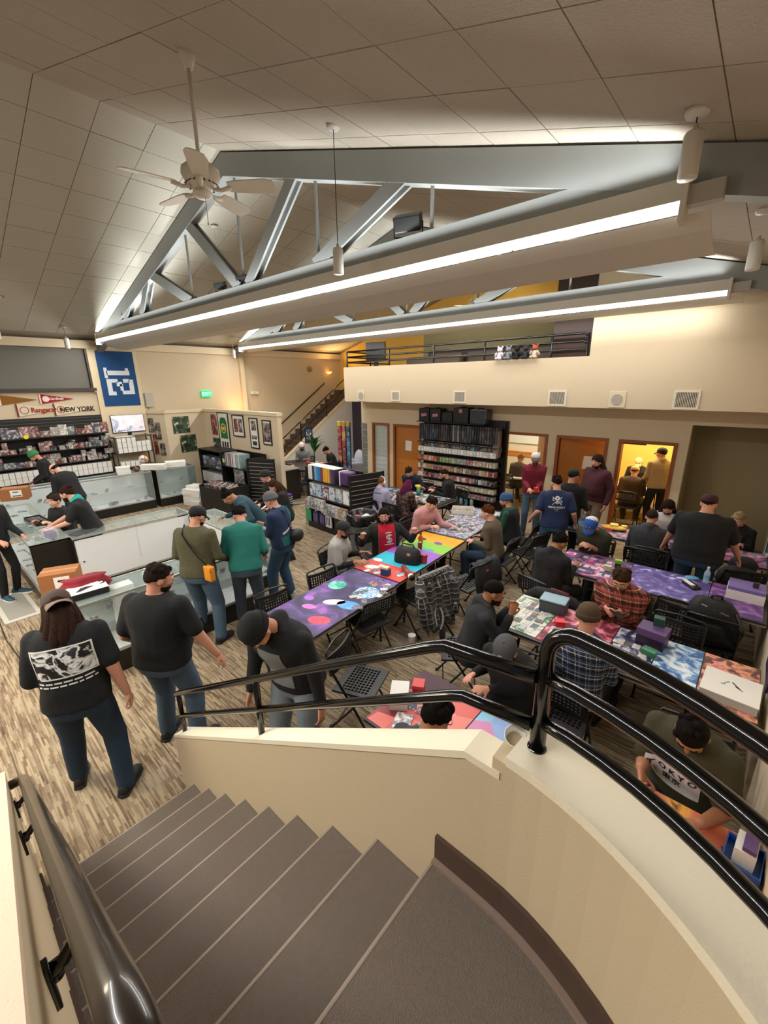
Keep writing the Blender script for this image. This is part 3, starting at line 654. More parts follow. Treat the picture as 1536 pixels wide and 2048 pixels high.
# soft toys sitting on the parapet
for k, (x, c, lab) in enumerate(((-4.33, '#d8cfd6', 'white plush toy sitting on the balcony parapet, leftmost of the toys'), (-4.22, '#7d7f86', 'grey plush toy on the balcony parapet beside the white one'), (-4.06, '#141417', 'black plush toy leaning over the balcony parapet'), (-3.94, '#2a2a30', 'dark plush toy on the balcony parapet beside the black one'), (-3.76, '#c8b9a6', 'pale plush toy with a red-brown head on the balcony parapet, rightmost of the toys'))):
    t = thing('plush_toy', lab, 'toy', (-4.46 + 0.19 * k, 8.775, 3.59), 0, 'plush toys on the parapet'); t.scale = (1.2, 1.2, 1.2)
    pm = mat('plush_' + c[1:], c, 0.95)
    MB().sph((0, 0, 0.07), (0.055, 0.05, 0.075), 10, 8).build('body', pm, t, True)
    m = MB().sph((0, -0.01, 0.17), (0.05, 0.045, 0.045), 10, 8); m.sph((-0.04, 0, 0.215), 0.018, 8, 6); m.sph((0.04, 0, 0.215), 0.018, 8, 6)
    m.build('head', mat('plush_redhead', '#a5533a', 0.95) if k == 4 else pm, t, True)
    m = MB().sph((-0.065, -0.03, 0.09), (0.022, 0.022, 0.05), 8, 6, 0, (0.4, 0.5, 0)); m.sph((0.065, -0.03, 0.09), (0.022, 0.022, 0.05), 8, 6, 0, (0.4, -0.5, 0)); m.build('arms', pm, t, True)['kind'] = 'stuff'
    for s in (-1, 1): MB().sph((s * 0.03, -0.07, 0.025), (0.024, 0.05, 0.024), 8, 6).build('leg', pm, t, True)
# lamps upstairs
for x, y, lab in ((-6.0, 11.9, 'bright lit ceiling panel of the upstairs room, left one'), (-4.55, 11.2, 'bright lit ceiling panel of the upstairs room, right one')):
    k = thing('ceiling_light', lab, 'light', (x, y, roof(x) - 0.03), 0, 'upstairs ceiling lights'); k.rotation_euler = (0, math.atan(SLOPE), 0)
    MB().box((0, 0, 0), (0.5, 1.1, 0.04)).build('lamp_frame', FIXT, k); MB().box((0, 0, -0.022), (0.44, 1.04, 0.006)).build('diffuser', mat('warm_diffuser', '#fff2c8', 0.4, emit=5), k)
for (x, y, z, lab) in ((-13.88, 12.3, 3.6, 'half-round wall sconce glowing orange over the far stair'), (-13.88, 7.9, 2.12, 'half-round wall sconce glowing orange behind the picture partition')):
    k = thing('wall_sconce', lab, 'lamp', (x, y, z), 0, 'wall sconces')
    MB().lathe([(0.03, -0.06), (0.09, -0.02), (0.12, 0.03), (0.11, 0.03), (0.08, -0.01), (0.02, -0.05)], seg=16).build('lamp_bowl', mat('sconce_glow', '#ffb257', 0.5, emit=3.0), k, True)
# door wall notice, smoke alarm, emergency box, exit sign
k = thing('exit_sign', 'green lit exit sign on the left wall', 'sign', (-13.985, 6.96, 2.88))
MB().bb((0, -0.16, -0.10), (0.05, 0.16, 0.10)).build('sign_box', mat('exit_green', '#1fd07a', 0.5, emit=1.2), k)
text('sign_text', 'EXIT', 0.15, mat('exit_letters', '#b9ffe0', 0.5, emit=2.2), k, (0.053, 0, 0), (PI / 2, 0, PI / 2), 0.001)
k = thing('wall_box', 'grey electrical box on the left wall under the blue banner edge', 'box', (-14.0, 5.15, 2.75))
MB().bb((0, -0.11, -0.2), (0.1, 0.11, 0.2), 0, 0.006).build('box_body', mat('grey_box', '#b3ada0', 0.5), k); MB().bb((0.0, -0.03, -0.45), (0.04, 0.03, -0.2)).build('conduit', mat('grey_box', '#b3ada0', 0.5), k)
k = thing('emergency_light', 'small white emergency light on the left wall right of the exit sign', 'light', (-14.0, 8.75, 2.88))
MB().box((0.05, 0, 0), (0.1, 0.3, 0.1), None, 0, 0.01).build('lamp_box', mat('white_plastic', '#ddd8cc', 0.5), k)
for s in (-1, 1): MB().sph((0.11, s * 0.1, -0.02), (0.03, 0.04, 0.04), 10, 8).build('lamp_head', mat('white_plastic', '#ddd8cc', 0.5), k, True)
k = thing('emergency_light', 'round wall fitting high above the far stair', 'light', (-14.0, 11.35, 3.72))
MB().lathe([(0, 0), (0.11, 0), (0.10, 0.06), (0, 0.08)], seg=16).build('lamp_box', mat('brass_fitting', '#a2835a', 0.5), k, True); k.rotation_euler = (0, PI / 2, 0)
# blue banner with a number lying on its side
k = thing('banner', 'tall blue banner with a white number twelve turned sideways on the left wall', 'banner', (-13.93, 4.43, 3.35))
MB().box((0, 0, 0), (0.012, 0.93, 1.47)).build('cloth', mat('banner_blue', '#0a4376', 0.8, vary=0.08, vscale=4), k)
def block_digit(polys, name, loc):
    m = MB()
    for a, b in polys: m.bb((0.008, a[0], a[1]), (0.012, b[0], b[1]))
    return m.build(name, mat('banner_white', '#d4d9de', 0.8), k, False, loc)
# '1' and '2' rotated a quarter turn clockwise: reading downwards
block_digit([((-0.28, -0.06), (0.30, 0.06)), ((-0.34, -0.14), (-0.26, 0.14)), ((0.20, 0.06), (0.28, 0.13))], 'digit', (0, 0.0, 0.16))
block_digit([((-0.34, -0.22), (-0.22, 0.22)), ((-0.22, -0.22), (-0.14, -0.12)), ((-0.22, 0.12), (-0.06, 0.22)), ((-0.10, 0.02), (0.04, 0.14)), ((-0.02, -0.10), (0.06, 0.08)), ((0.02, -0.20), (0.22, -0.10)), ((0.22, -0.20), (0.34, 0.20)), ((0.08, 0.12), (0.24, 0.22))], 'digit', (0, 0.02, -0.22))
# pennants on the left wall above the shelves
def pennant(y, z, L_, h, col, label, body=None, tcol='#f0dcd0', kind='tri'):
    k = thing('pennant', label, 'pennant', (-13.985, y, z), 0, 'pennants above the wall shelves')
    MB().prism([(0, h / 2), (0, -h / 2), (L_, -0.02 * L_)], 0.0, 0.008, 'x').build('felt', mat('felt_' + col[1:], col, 0.9, vary=0.1, vscale=8), k)
    MB().bb((0.0, -0.03, -h / 2), (0.012, 0.0, h / 2)).build('band', mat('felt_band_' + tcol[1:], tcol, 0.9), k)
    if body:
        text('pennant_text', body, h * 0.34, mat('pennant_ink_' + tcol[1:], tcol, 0.8), k, (0.010, L_ * 0.46, 0), (PI / 2, 0, PI / 2), 0.001, shear=0.2, bold=0.003)
    return k
pennant(1.78, 2.86, 0.72, 0.24, '#8c5a1c', 'gold-brown felt pennant above the wall shelves')
k = pennant(2.57, 2.86, 0.70, 0.24, '#9c1c2e', 'red felt pennant with white script above the wall shelves', 'Cardinals')
MB().lathe([(0, 0), (0.075, 0), (0.07, 0.004), (0, 0.005)], seg=18).build('emblem_disc', mat('felt_band_f0dcd0', '#f0dcd0', 0.9), k, False, (0.008, 0.10, 0.0)).rotation_euler = (0, PI / 2, 0)
def wordmark(y, z, body, col, label, extra=None):
    k = thing('pennant', label, 'pennant', (-13.985, y, z), 0, 'pennants above the wall shelves')
    MB().prism([(0, 0.15), (0, -0.15), (0.78, -0.02), (0.78, 0.02)], 0, 0.006, 'x').build('felt', mat('felt_cream', '#dccfb4', 0.9), k)
    MB().bb((0, -0.03, -0.16), (0.01, 0.0, 0.16)).build('band', mat('felt_maroon_band', '#7a2a22', 0.9), k)
    text('pennant_text', body, 0.165, mat('ink_' + col[1:], col, 0.8), k, (0.010, 0.49, -0.01), (PI / 2, 0, PI / 2), 0.001, bold=0.006, sx=0.9)
    MB().tube([(0.008, 0.125 + 0.085 * math.cos(2 * PI * j / 24), 0.085 * math.sin(2 * PI * j / 24)) for j in range(25)], 0.008, 6).build('emblem_ring', mat('ink_b03a28', '#b03a28', 0.8), k)
    return k
wordmark(2.06, 2.60, 'Rangers', '#a23324', 'cream felt pennant with red lettering and a ring emblem above the wall shelves')
wordmark(2.82, 2.58, 'NEW YORK', '#3a2a2a', 'cream felt pennant with dark lettering and a red ring emblem above the wall shelves')
MB().sph((0.004, 0.13, 0), (0.004, 0.05, 0.05), 12, 8).build('emblem_disc', mat('ink_b03a28', '#b03a28', 0.8), bpy.data.objects['pennant.003'], True)
# the low picture partition
PTH = 0.13; ZP = 2.36
m = MB(); m.bb((-13.4, 6.5, 0), (-9.43, 6.5 + PTH, ZP)); m.bb((-13.4 - PTH, 5.3, 0), (-13.4, 6.5 + PTH, ZP)); m.prism([(-14.0, 5.0), (-14.0, 5.13), (-13.4 - PTH, 5.43), (-13.4, 5.3)], 0, ZP, 'z')
structure(m.build('wall_partition', CREAM))
m = MB(); e = 0.025; m.bb((-13.4 - e, 6.5 - e, ZP), (-9.43 + e, 6.5 + PTH + e, ZP + 0.09)); m.bb((-13.4 - PTH - e, 5.3, ZP), (-13.4 + e, 6.5 + PTH + e, ZP + 0.09)); m.prism([(-14.0, 4.97), (-14.0, 5.16), (-13.4 - PTH - e, 5.46), (-13.4 + e, 5.28)], ZP, ZP + 0.09, 'z')
structure(m.build('trim_10', TRIMC))
PH1 = print_mat('photo_print_dark', [(0, '#101216'), (0.42, '#3b2f2c'), (0.55, '#8c8378'), (0.7, '#d6cec2'), (1, '#f4efe6')], 9, 4, 0.8)
PH2 = print_mat('photo_print_green', [(0, '#0d120d'), (0.42, '#1c261c'), (0.50, '#3a5a3c'), (0.56, '#4a4038'), (0.64, '#c9c3b6'), (1, '#efe9df')], 8, 4, 0.6, seed=3)
PH3 = print_mat('photo_print_red', [(0, '#15090a'), (0.42, '#5a1f1f'), (0.55, '#9c5c4c'), (0.68, '#d8c8ba'), (1, '#f2ece2')], 9, 4, 0.8, seed=5)
FRK = mat('black_picture_frame', '#161413', 0.4); FRW = mat('white_picture_mat', '#e4dfd3', 0.7); GREENJ = mat('jersey_green', '#1d6a3c', 0.8); GOLDJ = mat('jersey_gold', '#d6b83c', 0.7)
def picture(x, z, w_, h_, pm, label, face='y', framed=True, plane=6.5, matw=0.18):
    k = thing('framed_picture', label, 'picture', (x, plane, z) if face == 'y' else (plane, x, z), 0 if face == 'y' else PI / 2, 'pictures on the partition')
    b = 0.03 if framed else 0.0
    if framed:
        m = MB(); m.bb((-w_ / 2, -0.025, -h_ / 2), (w_ / 2, 0, -h_ / 2 + b)); m.bb((-w_ / 2, -0.025, h_ / 2 - b), (w_ / 2, 0, h_ / 2)); m.bb((-w_ / 2, -0.025, -h_ / 2 + b), (-w_ / 2 + b, 0, h_ / 2 - b)); m.bb((w_ / 2 - b, -0.025, -h_ / 2 + b), (w_ / 2, 0, h_ / 2 - b)); m.build('picture_frame', FRK, k)
        MB().bb((-w_ / 2 + b, -0.012, -h_ / 2 + b), (w_ / 2 - b, 0, h_ / 2 - b)).build('picture_mat', FRW, k)
        MB().bb((-w_ / 2 * (1 - 2 * matw), -0.015, -h_ / 2 * (1 - 2 * matw)), (w_ / 2 * (1 - 2 * matw), -0.011, h_ / 2 * (1 - 2 * matw))).build('print', pm, k)
    else:
        MB().bb((-w_ / 2, -0.012, -h_ / 2), (w_ / 2, 0, h_ / 2)).build('print', pm, k)
    return k
picture(-12.78, 1.98, 0.34, 0.62, PH3, 'narrow red photo strip on the partition left of the green jersey', framed=False)
k = picture(-12.2, 1.80, 0.62, 1.15, FRW, 'tall framed green jersey display on the partition', matw=0.02)
m = MB(); m.prism([(-0.20, -0.20), (0.20, -0.20), (0.20, 0.30), (0.12, 0.42), (-0.12, 0.42), (-0.20, 0.30)], -0.022, -0.015); m.build('jersey', GREENJ, k)
MB().cyl((0, -0.026, 0.10), (0, -0.021, 0.10), 0.15, seg=24).build('crest', GOLDJ, k); MB().cyl((0, -0.028, 0.10), (0, -0.024, 0.10), 0.11, seg=24).build('crest_center', GREENJ, k); MB().bb((-0.09, -0.030, 0.05), (0.09, -0.026, 0.15)).build('crest_bar', GOLDJ, k)
for j in (-1, 0, 1): MB().bb((j * 0.14 - 0.04, -0.02, -0.46), (j * 0.14 + 0.04, -0.015, -0.30)).build('patch', FRK, k)
k = picture(-11.35, 2.02, 0.62, 0.62, FRW, 'black framed pair of photos on the partition right of the jersey', matw=0.06)
for j, pm in ((-1, PH3), (1, PH1)): MB().bb((j * 0.12 - 0.10, -0.02, -0.18), (j * 0.12 + 0.10, -0.015, 0.2)).build('photo', pm, k)
k = picture(-10.55, 1.86, 0.42, 0.84, FRW, 'thin framed photo with a lower plaque on the partition', matw=0.03)
MB().bb((-0.12, -0.02, 0.08), (0.12, -0.015, 0.34)).build('photo', PH1, k); MB().bb((-0.12, -0.02, -0.16), (0.12, -0.015, -0.06)).build('photo', PH1, k); MB().bb((-0.10, -0.02, -0.33), (0.10, -0.015, -0.22)).build('plaque', mat('plaque_green', '#233a2a', 0.5), k)
picture(-9.92, 1.92, 0.40, 0.66, PH1, 'black framed photo at the right end of the partition', matw=0.12)
picture(-12.75, 1.35, 0.4, 0.45, PH2, 'small green photo on the partition beside the black shelf', framed=False)
picture(5.75, 2.0, 0.50, 0.50, PH2, 'upper ball-game photo on the narrow side of the partition', 'x', False, -13.4)
picture(5.90, 1.42, 0.50, 0.52, PH2, 'lower green ball-game photo on the narrow side of the partition', 'x', False, -13.4)
for dx, z, w_, h_, pm, lab in ((0.12, 2.02, 0.2, 0.42, PH1, 'small dark photo on the slanted partition face, upper left'), (0.34, 1.85, 0.2, 0.5, PH1, 'small dark photo on the slanted partition face, upper right'), (0.2, 1.45, 0.14, 0.6, PH3, 'narrow red pennant photo on the slanted partition face'), (0.42, 1.3, 0.18, 0.36, PH1, 'small dark photo on the slanted partition face, lowest')):
    k = picture(0, 0, w_, h_, pm, lab, framed=False); k.location = (-13.98 + dx * 0.9, 5.0 + dx * 0.45, z); k.rotation_euler = (0, 0, math.atan2(0.3, 0.6))
# ---------------------------------------------------------------- display cases
ALU = mat('aluminium_edge', '#b9bcb8', 0.35, metal=0.6)
GLASS = glass_mat('case_glass', '#c6dad6', 0.13)
CASEW = mat('case_white_panel', '#dfe2e4', 0.35)
CASEI = mat('case_inner_pale', '#aeb8b6', 0.5)
BROWNK = mat('brown_kick', '#4b3a31', 0.6)
MERCH = objrand_mat('merch_mixed', [(0, '#8d6d6d'), (0.12, '#c9c2b8'), (0.26, '#5c5f6c'), (0.38, '#b07d76'), (0.5, '#2d2b30'), (0.62, '#d8d3c8'), (0.74, '#8a3f3c'), (0.84, '#7a8a86'), (0.93, '#3d3f52')], 0.4, 0.5, 16)
MERCHC = objrand_mat('merch_card', [(0, '#9fa6ab'), (0.3, '#d3d2cc'), (0.5, '#7b5b58'), (0.7, '#c9bca2'), (0.85, '#56606e')], 0.35, 0.55, 30)
def merch_mesh(name, d, m, bevel=0.0): return MB().box((0, 0, d[2] / 2), d, None, 0, bevel).mesh(name, m)
def glass_case(label, loc, rot, w_, d_=0.5, h=0.97, base=0.2, left=None, right=None, back='doors', items=0, kick=BLACK, seed=1, shelf=True):
    t = thing('display_case', label, 'display case', loc, rot, 'glass display cases')
    MB().bb((0, 0, 0), (w_, d_, base)).build('base', kick, t)
    MB().bb((0.01, 0.01, base), (w_ - 0.01, d_ - 0.01, base + 0.02)).build('deck', CASEW, t)
    for x, e in ((0, left), (w_ - 0.02, right)):
        MB().bb((x, 0.005, base), (x + 0.02, d_ - 0.005, h - 0.01)).build('end_panel', BLACK if e == 'black' else GLASS, t)
    MB().bb((0.02, 0.0, base + 0.02), (w_ - 0.02, 0.006, h - 0.015)).build('front_glass', GLASS, t)
    MB().bb((0.0, 0.0, h - 0.012), (w_, d_, h)).build('top_glass', GLASS, t)
    if shelf: MB().bb((0.03, 0.10, 0.60), (w_ - 0.03, d_ - 0.05, 0.607)).build('shelf_glass', GLASS, t)
    if back == 'doors':
        n = 2; dw = (w_ - 0.04) / n
        for k in range(n):
            MB().bb((0.02 + dw * k + 0.004, d_ - 0.02 - 0.006 * k, base + 0.03), (0.02 + dw * (k + 1) - 0.004, d_ - 0.008 - 0.006 * k, h - 0.06)).build('sliding_door', CASEW, t)
        MB().cyl((w_ - 0.09, d_ - 0.015, base + 0.36), (w_ - 0.09, d_ - 0.005, base + 0.36), 0.012, seg=10).build('door_lock', BLKMET, t)
    elif back == 'pale': MB().bb((0.02, d_ - 0.02, base), (w_ - 0.02, d_ - 0.008, h - 0.03)).build('back_panel', CASEI, t)
    m = MB()
    for y in (-0.004, d_ - 0.016):
        m.bb((0, y, h - 0.03), (w_, y + 0.02, h - 0.002)); m.bb((0, y, base), (w_, y + 0.016, base + 0.03))
    for x in (0, w_ - 0.016):
        m.bb((x, 0, h - 0.028), (x + 0.016, d_, h - 0.004)); m.bb((x, -0.004, base), (x + 0.016, 0.014, h - 0.02))
    e = m.build('edge_trim', ALU, t); e['kind'] = 'stuff'
    rnd = random.Random(seed); c, s = math.cos(rot), math.sin(rot)
    for k in range(items):
        lx, ly = rnd.uniform(0.06, w_ - 0.06), rnd.choice((rnd.uniform(0.1, 0.2), rnd.uniform(0.2, 0.4))); lz = 0.607 if rnd.random() < 0.45 and shelf else base + 0.02
        o = obj('cased_card', CARDSLAB, None, (loc[0] + c * lx - s * ly, loc[1] + s * lx + c * ly, loc[2] + lz + 0.001), (rnd.uniform(-0.1, 0.1) - (0.9 if rnd.random() < .5 else 0), 0, rot + rnd.uniform(-0.2, 0.2)))
        if o.rotation_euler[0] < -0.5: o.location.z += 0.055
        tag(o, 'card in a clear case inside the ' + label.split(',')[0].replace('glass display case', 'case'), 'card', 'cards inside the glass cases')
    return t
CARDSLAB = MB().box((0, 0, 0.005), (0.075, 0.125, 0.010), None, 0).mesh('cased_card', MERCHC)
glass_case('glass display case whose black end faces the stair, left arm of the counter', (-10.6, 0.85, 0), 0, 3.0, 0.5, 0.97, 0.2, None, 'black', 'pale', 24, BROWNK, 3)
glass_case('glass display case showing its white sliding doors', (-7.98, 3.12, 0), -PI / 2, 1.78, 0.5, 0.97, 0.2, 'black', 'black', 'doors', 6, BLACK, 5)
glass_case('glass display case in front of the olive jacket, pale inside', (-5.03, 0.78, 0), PI / 2, 2.2, 0.5, 0.95, 0.26, None, None, 'pale', 22, BLACK, 7)
glass_case('short glass display case under the leaning teal sweater', (-5.56, 3.56, 0), PI, 1.85, 0.5, 0.95, 0.2, None, None, 'doors', 10, BLACK, 9)
glass_case('long rear glass display case before the wall shelves', (-11.9, 0.9, 0), PI / 2, 3.25, 0.5, 1.0, 0.22, None, 'black', 'doors', 26, BLACK, 11)
glass_case('short rear glass display case beside the picture partition', (-11.85, 4.25, 0), PI / 2, 1.05, 0.5, 1.0, 0.22, 'black', 'black', 'pale', 8, BLACK, 13)
BX = mat('white_card_box', '#e6e3dc', 0.6); KRAFT = mat('brown_cardboard', '#9a6338', 0.8, vary=0.06); TAPE = mat('packing_tape', '#b98a5c', 0.35); LBL = mat('white_label', '#e8e6e2', 0.6); INK = mat('ink_black', '#16151a', 0.6)
def carton(label, loc, rot, d, lab_face=True):
    t = thing('cardboard_box', label, 'box', loc, rot)
    MB().box((0, 0, d[2] / 2), d, None, 0, 0.004).build('box_body', KRAFT, t)
    MB().bb((-d[0] / 2 - 0.001, -0.03, d[2]), (d[0] / 2 + 0.001, 0.03, d[2] + 0.001)).build('tape', TAPE, t)
    if lab_face:
        MB().bb((-d[0] * 0.10, -d[1] / 2 - 0.002, d[2] * 0.30), (d[0] * 0.32, -d[1] / 2, d[2] * 0.88)).build('label', LBL, t)
        m = MB(); m.bb((-d[0] * 0.04, -d[1] / 2 - 0.003, d[2] * 0.36), (d[0] * 0.28, -d[1] / 2 - 0.0015, d[2] * 0.44)); m.bb((0.0, -d[1] / 2 - 0.003, d[2] * 0.68), (d[0] * 0.2, -d[1] / 2 - 0.0015, d[2] * 0.76)); m.build('label_print', INK, t)['kind'] = 'stuff'
    return t
carton('upper brown cardboard box with a white label against the black case end', (-6.78, 1.0, 0.425), 1.15, (0.42, 0.32, 0.36))
carton('lower brown cardboard box under the labelled one by the black case end', (-6.78, 1.01, 0.0), 1.15, (0.44, 0.34, 0.42), False)
carton('brown cardboard box with a white label on the left counter before the bald man', (-11.15, 1.27, 0.972), 1.2, (0.44, 0.32, 0.24))
t = thing('bag', 'crumpled dark red bag on the glass case beside the brown boxes', 'bag', (-5.43, 1.0, 0.952), 1.45)
m = MB(); m.rings([[(x * 0.24 * s_, y * 0.07 * s_ + 0.02 * math.sin(5 * x), z) for x, y in [(math.cos(2 * PI * k / 18), math.sin(2 * PI * k / 18)) for k in range(18)]] for z, s_ in ((0.0, 0.95), (0.03, 1.08), (0.08, 1.0), (0.12, 0.8), (0.15, 0.92))]); m.build('bag_body', mat('dark_red_cloth', '#8c1e2c', 0.75, bump=0.6, bscale=12), t, True)
for s in (-1, 1): MB().box((s * 0.12, -0.075, 0.05), (0.035, 0.012, 0.03), None, 0, 0.004).build('strap_tab', mat('pink_tab', '#d89a90', 0.7), t)
t = thing('flat_box', 'white flat box with a black ink figure on its lid, on the glass case', 'box', (-5.28, 0.98, 0.952), 1.5)
MB().box((0, 0, 0.035), (0.36, 0.25, 0.07), None, 0, 0.004).build('box_side', INK, t); MB().box((0, 0, 0.072), (0.36, 0.25, 0.006)).build('box_lid', print_mat('ink_figure', [(0, '#f0eeea'), (0.52, '#f0eeea'), (0.54, '#2a282c'), (1, '#0c0b10')], 5.5, 2, 0.4, seed=2.2), t)
t = thing('card_box', 'tall white card box standing inside the front glass case', 'box', (-5.36, 1.32, 0.285), 1.57); MB().box((0, 0, 0.31), (0.22, 0.16, 0.62), None, 0, 0.004).build('box_body', BX, t); MB().bb((-0.112, -0.082, 0.585), (0.112, 0.082, 0.622)).build('lid', BX, t)
def box_stack(x, y, z, n, d, rot, lab, group, jitter=0.02):
    me = MB().box((0, 0, d[2] / 2), (d[0], d[1], d[2] - 0.004), None, 0, 0.004).mesh('card_box', BX); lid = MB().bb((-d[0] / 2 - 0.003, -d[1] / 2 - 0.003, d[2] * 0.55), (d[0] / 2 + 0.003, d[1] / 2 + 0.003, d[2])).mesh('lid', BX)
    for k in range(n):
        t = thing('card_box', lab if n == 1 else (lab + (', topmost' if k == n - 1 else ', bottom one' if k == 0 else ', between top and bottom')), 'box', (x + random.uniform(-jitter, jitter), y + random.uniform(-jitter, jitter), z + d[2] * k), rot + random.uniform(-0.06, 0.06), group)
        obj('box_body', me, t); obj('lid', lid, t)
box_stack(-11.35, 5.0, 0, 6, (0.62, 0.40, 0.075), 0.3, 'long white card box in the floor stack by the rear case', 'white boxes stacked on the floor')
box_stack(-11.5, 5.05, 0.45, 1, (0.36, 0.3, 0.07), 0.3, 'small white card box on top of the floor stack by the rear case', 'white boxes stacked on the floor')
box_stack(-12.1, 4.9, 1.0, 2, (0.5, 0.34, 0.07), 1.2, 'white box on the short rear case', 'white boxes on the rear cases')
box_stack(-12.1, 4.3, 1.0, 2, (0.6, 0.24, 0.07), 0.9, 'white box lying across the joint of the rear cases', 'white boxes on the rear cases')
box_stack(-12.1, 3.55, 1.0, 2, (0.30, 0.25, 0.09), 1.4, 'white box on the long rear case before the rack', 'white boxes on the rear cases')
# small things on the counters
for k in range(9):
    o = obj('cased_card', CARDSLAB, None, (-9.9 + k * 0.24, 1.1 + random.uniform(-0.12, 0.12), 0.972), (0, 0, random.uniform(-0.5, 0.5))); tag(o, 'card in a clear case lying on the left counter, %s from its far end' % nth(k + 1), 'card', 'cards lying on the left counter')
t = thing('tray', 'black tray of dark cards on the left counter before the seated woman', 'tray', (-8.9, 1.2, 0.972), 0.1)
m = MB(); m.bb((-0.3, -0.11, 0), (0.3, 0.11, 0.012)); m.bb((-0.3, -0.11, 0.012), (-0.288, 0.11, 0.05)); m.bb((0.288, -0.11, 0.012), (0.3, 0.11, 0.05)); m.bb((-0.288, -0.11, 0.012), (0.288, -0.098, 0.05)); m.bb((-0.288, 0.098, 0.012), (0.288, 0.11, 0.05)); m.build('tray_body', BLACK, t)
MB().bb((-0.27, -0.09, 0.012), (0.27, 0.09, 0.035)).build('cards', print_mat('dark_cards', [(0, '#17171a'), (0.5, '#3b3a3e'), (0.6, '#77736e'), (1, '#9c978f')], 30, 2, 0), t)
t = thing('acrylic_box', 'clear box of purple packs on the counter under the clasped hands', 'box', (-7.78, 1.15, 0.972), 0.2); MB().box((0, 0, 0.07), (0.2, 0.14, 0.14)).build('box_shell', glass_mat('clear_acrylic', '#e8eef0', 0.25), t); MB().box((0, 0, 0.05), (0.16, 0.1, 0.09)).build('packs', mat('purple_pack', '#6a4a86', 0.4), t)
t = thing('clip_board', 'dark clipboard lying on the glass case of the white sliding doors', 'clipboard', (-7.7, 1.55, 0.972), 0.5); MB().box((0, 0, 0.004), (0.2, 0.36, 0.008)).build('board', mat('dark_grey_board', '#4a4b4d', 0.4), t); MB().box((0, 0.16, 0.012), (0.08, 0.03, 0.01)).build('clip', ALU, t)
t = thing('floor_mat', 'grey floor mat with a pale raised border beside the counter', 'mat', (-7.95, 0.56, 0), 0.02)
MB().box((0, 0, 0.005), (1.15, 0.42, 0.01), None, 0, 0.003).build('mat_border', mat('pale_mat', '#bdb8ac', 0.6), t); MB().box((0, 0, 0.0105), (0.98, 0.31, 0.004)).build('mat_center', mat('grey_mat', '#8f8b80', 0.7), t)

# ---------------------------------------------------------------- wall shelves on the left wall
WS = thing('wall_shelving', 'black slatwall shelving of card merchandise along the left wall', 'shelving', (-14, 0, 0))
MB().bb((0.0, -0.6, 0.3), (0.03, 3.83, 2.40)).build('slat_panel', BLACK, WS)
sm = MB().bb((0.03, -0.6, 0), (0.034, 3.83, 0.012)).mesh('slat_groove', mat('slat_groove_grey', '#55524d', 0.5))
for k in range(4): obj('slat_groove', sm, WS, (0, 0, 2.10 + 0.08 * k))
SH = (0.845, 1.235, 1.585, 1.945)
for z in SH + (0.42,): MB().bb((0.03, -0.6, z - 0.025), (0.42, 3.83, z)).build('shelf', BLACK, WS)
for y in (-0.58, 1.2, 2.5, 3.80): MB().bb((0.03, y, 0.3), (0.07, y + 0.03, 2.0)).build('upright', BLACK, WS)
rowname = {0.845: 'fourth', 1.235: 'third', 1.585: 'second', 1.945: 'top'}
MM = [merch_mesh('merch_box', d, MERCH) for d in ((0.16, 0.12, 0.10), (0.16, 0.10, 0.16), (0.12, 0.16, 0.12), (0.14, 0.07, 0.13), (0.10, 0.22, 0.14), (0.03, 0.19, 0.27), (0.03, 0.16, 0.22))]
rnd = random.Random(3)
for z in SH[1:]:
    for layer in (0, 1):
        y = 1.15; cnt = 0
        while y < 3.74:
            k = rnd.choice((5, 6, 6, 4)) if z > 1.9 else rnd.choice((0, 1, 2, 3, 4))
            wd = (0.12, 0.10, 0.16, 0.07, 0.22, 0.19, 0.16)[k]; hh = (0.10, 0.16, 0.12, 0.13, 0.14, 0.27, 0.22)[k]
            if layer == 1 and (z > 1.9 or rnd.random() < 0.45): y += wd; continue
            cnt += 1
            o = obj('merch_box', MM[k], None, (-13.70 + (0.0 if layer == 0 else -0.03), y + wd / 2, z + (0 if layer == 0 else 0.0) + (0.122 if layer == 1 else 0.0)), (0, -0.12 if k > 4 else 0, rnd.uniform(-0.05, 0.05)))
            tag(o, '%sproduct on the %s wall shelf, %s from the left' % ('upper-layer ' if layer else 'boxed or bagged ', rowname[z], nth(cnt)), 'merchandise', 'products on the %s wall shelf' % rowname[z])
            y += wd + (0.008 if rnd.random() < 0.85 else 0.06)
wb = merch_mesh('card_box', (0.30, 0.108, 0.145), BX, 0.004)
for layer in (0, 1):
    for k in range(22):
        if layer == 1 and 7 < k < 11: continue
        o = obj('card_box', wb, None, (-13.76, 1.22 + k * 0.118, 0.845 + layer * 0.15), (0, 0, rnd.uniform(-0.02, 0.02)))
        tag(o, 'small white box in the %s row on the fourth wall shelf, %s from the left' % ('lower' if layer == 0 else 'upper', nth(k + 1)), 'box', 'white boxes on the fourth wall shelf')
for k in range(20):
    o = obj('card_box', wb, None, (-13.76, 1.22 + k * 0.122, 0.42)); tag(o, 'white card box on the bottom wall shelf, %s from the left' % nth(k + 1), 'box', 'white boxes on the bottom wall shelf')
t = thing('price_disc', 'round yellow price sign hung on the top wall shelf', 'sign', (-13.56, 2.02, 1.98)); MB().cyl((0, 0, 0), (0.008, 0, 0), 0.05, seg=20).build('disc', mat('yellow_disc', '#e6dc16', 0.5), t)
t = thing('red_cloth', 'red cloth heap on the bottom wall shelf right of the bald man', 'cloth', (-13.62, 3.12, 0.62)); MB().sph((0, 0, 0.02), (0.1, 0.17, 0.06), 14, 8).build('heap', mat('bright_red_cloth', '#b01524', 0.8, bump=0.8, bscale=14), t, True)
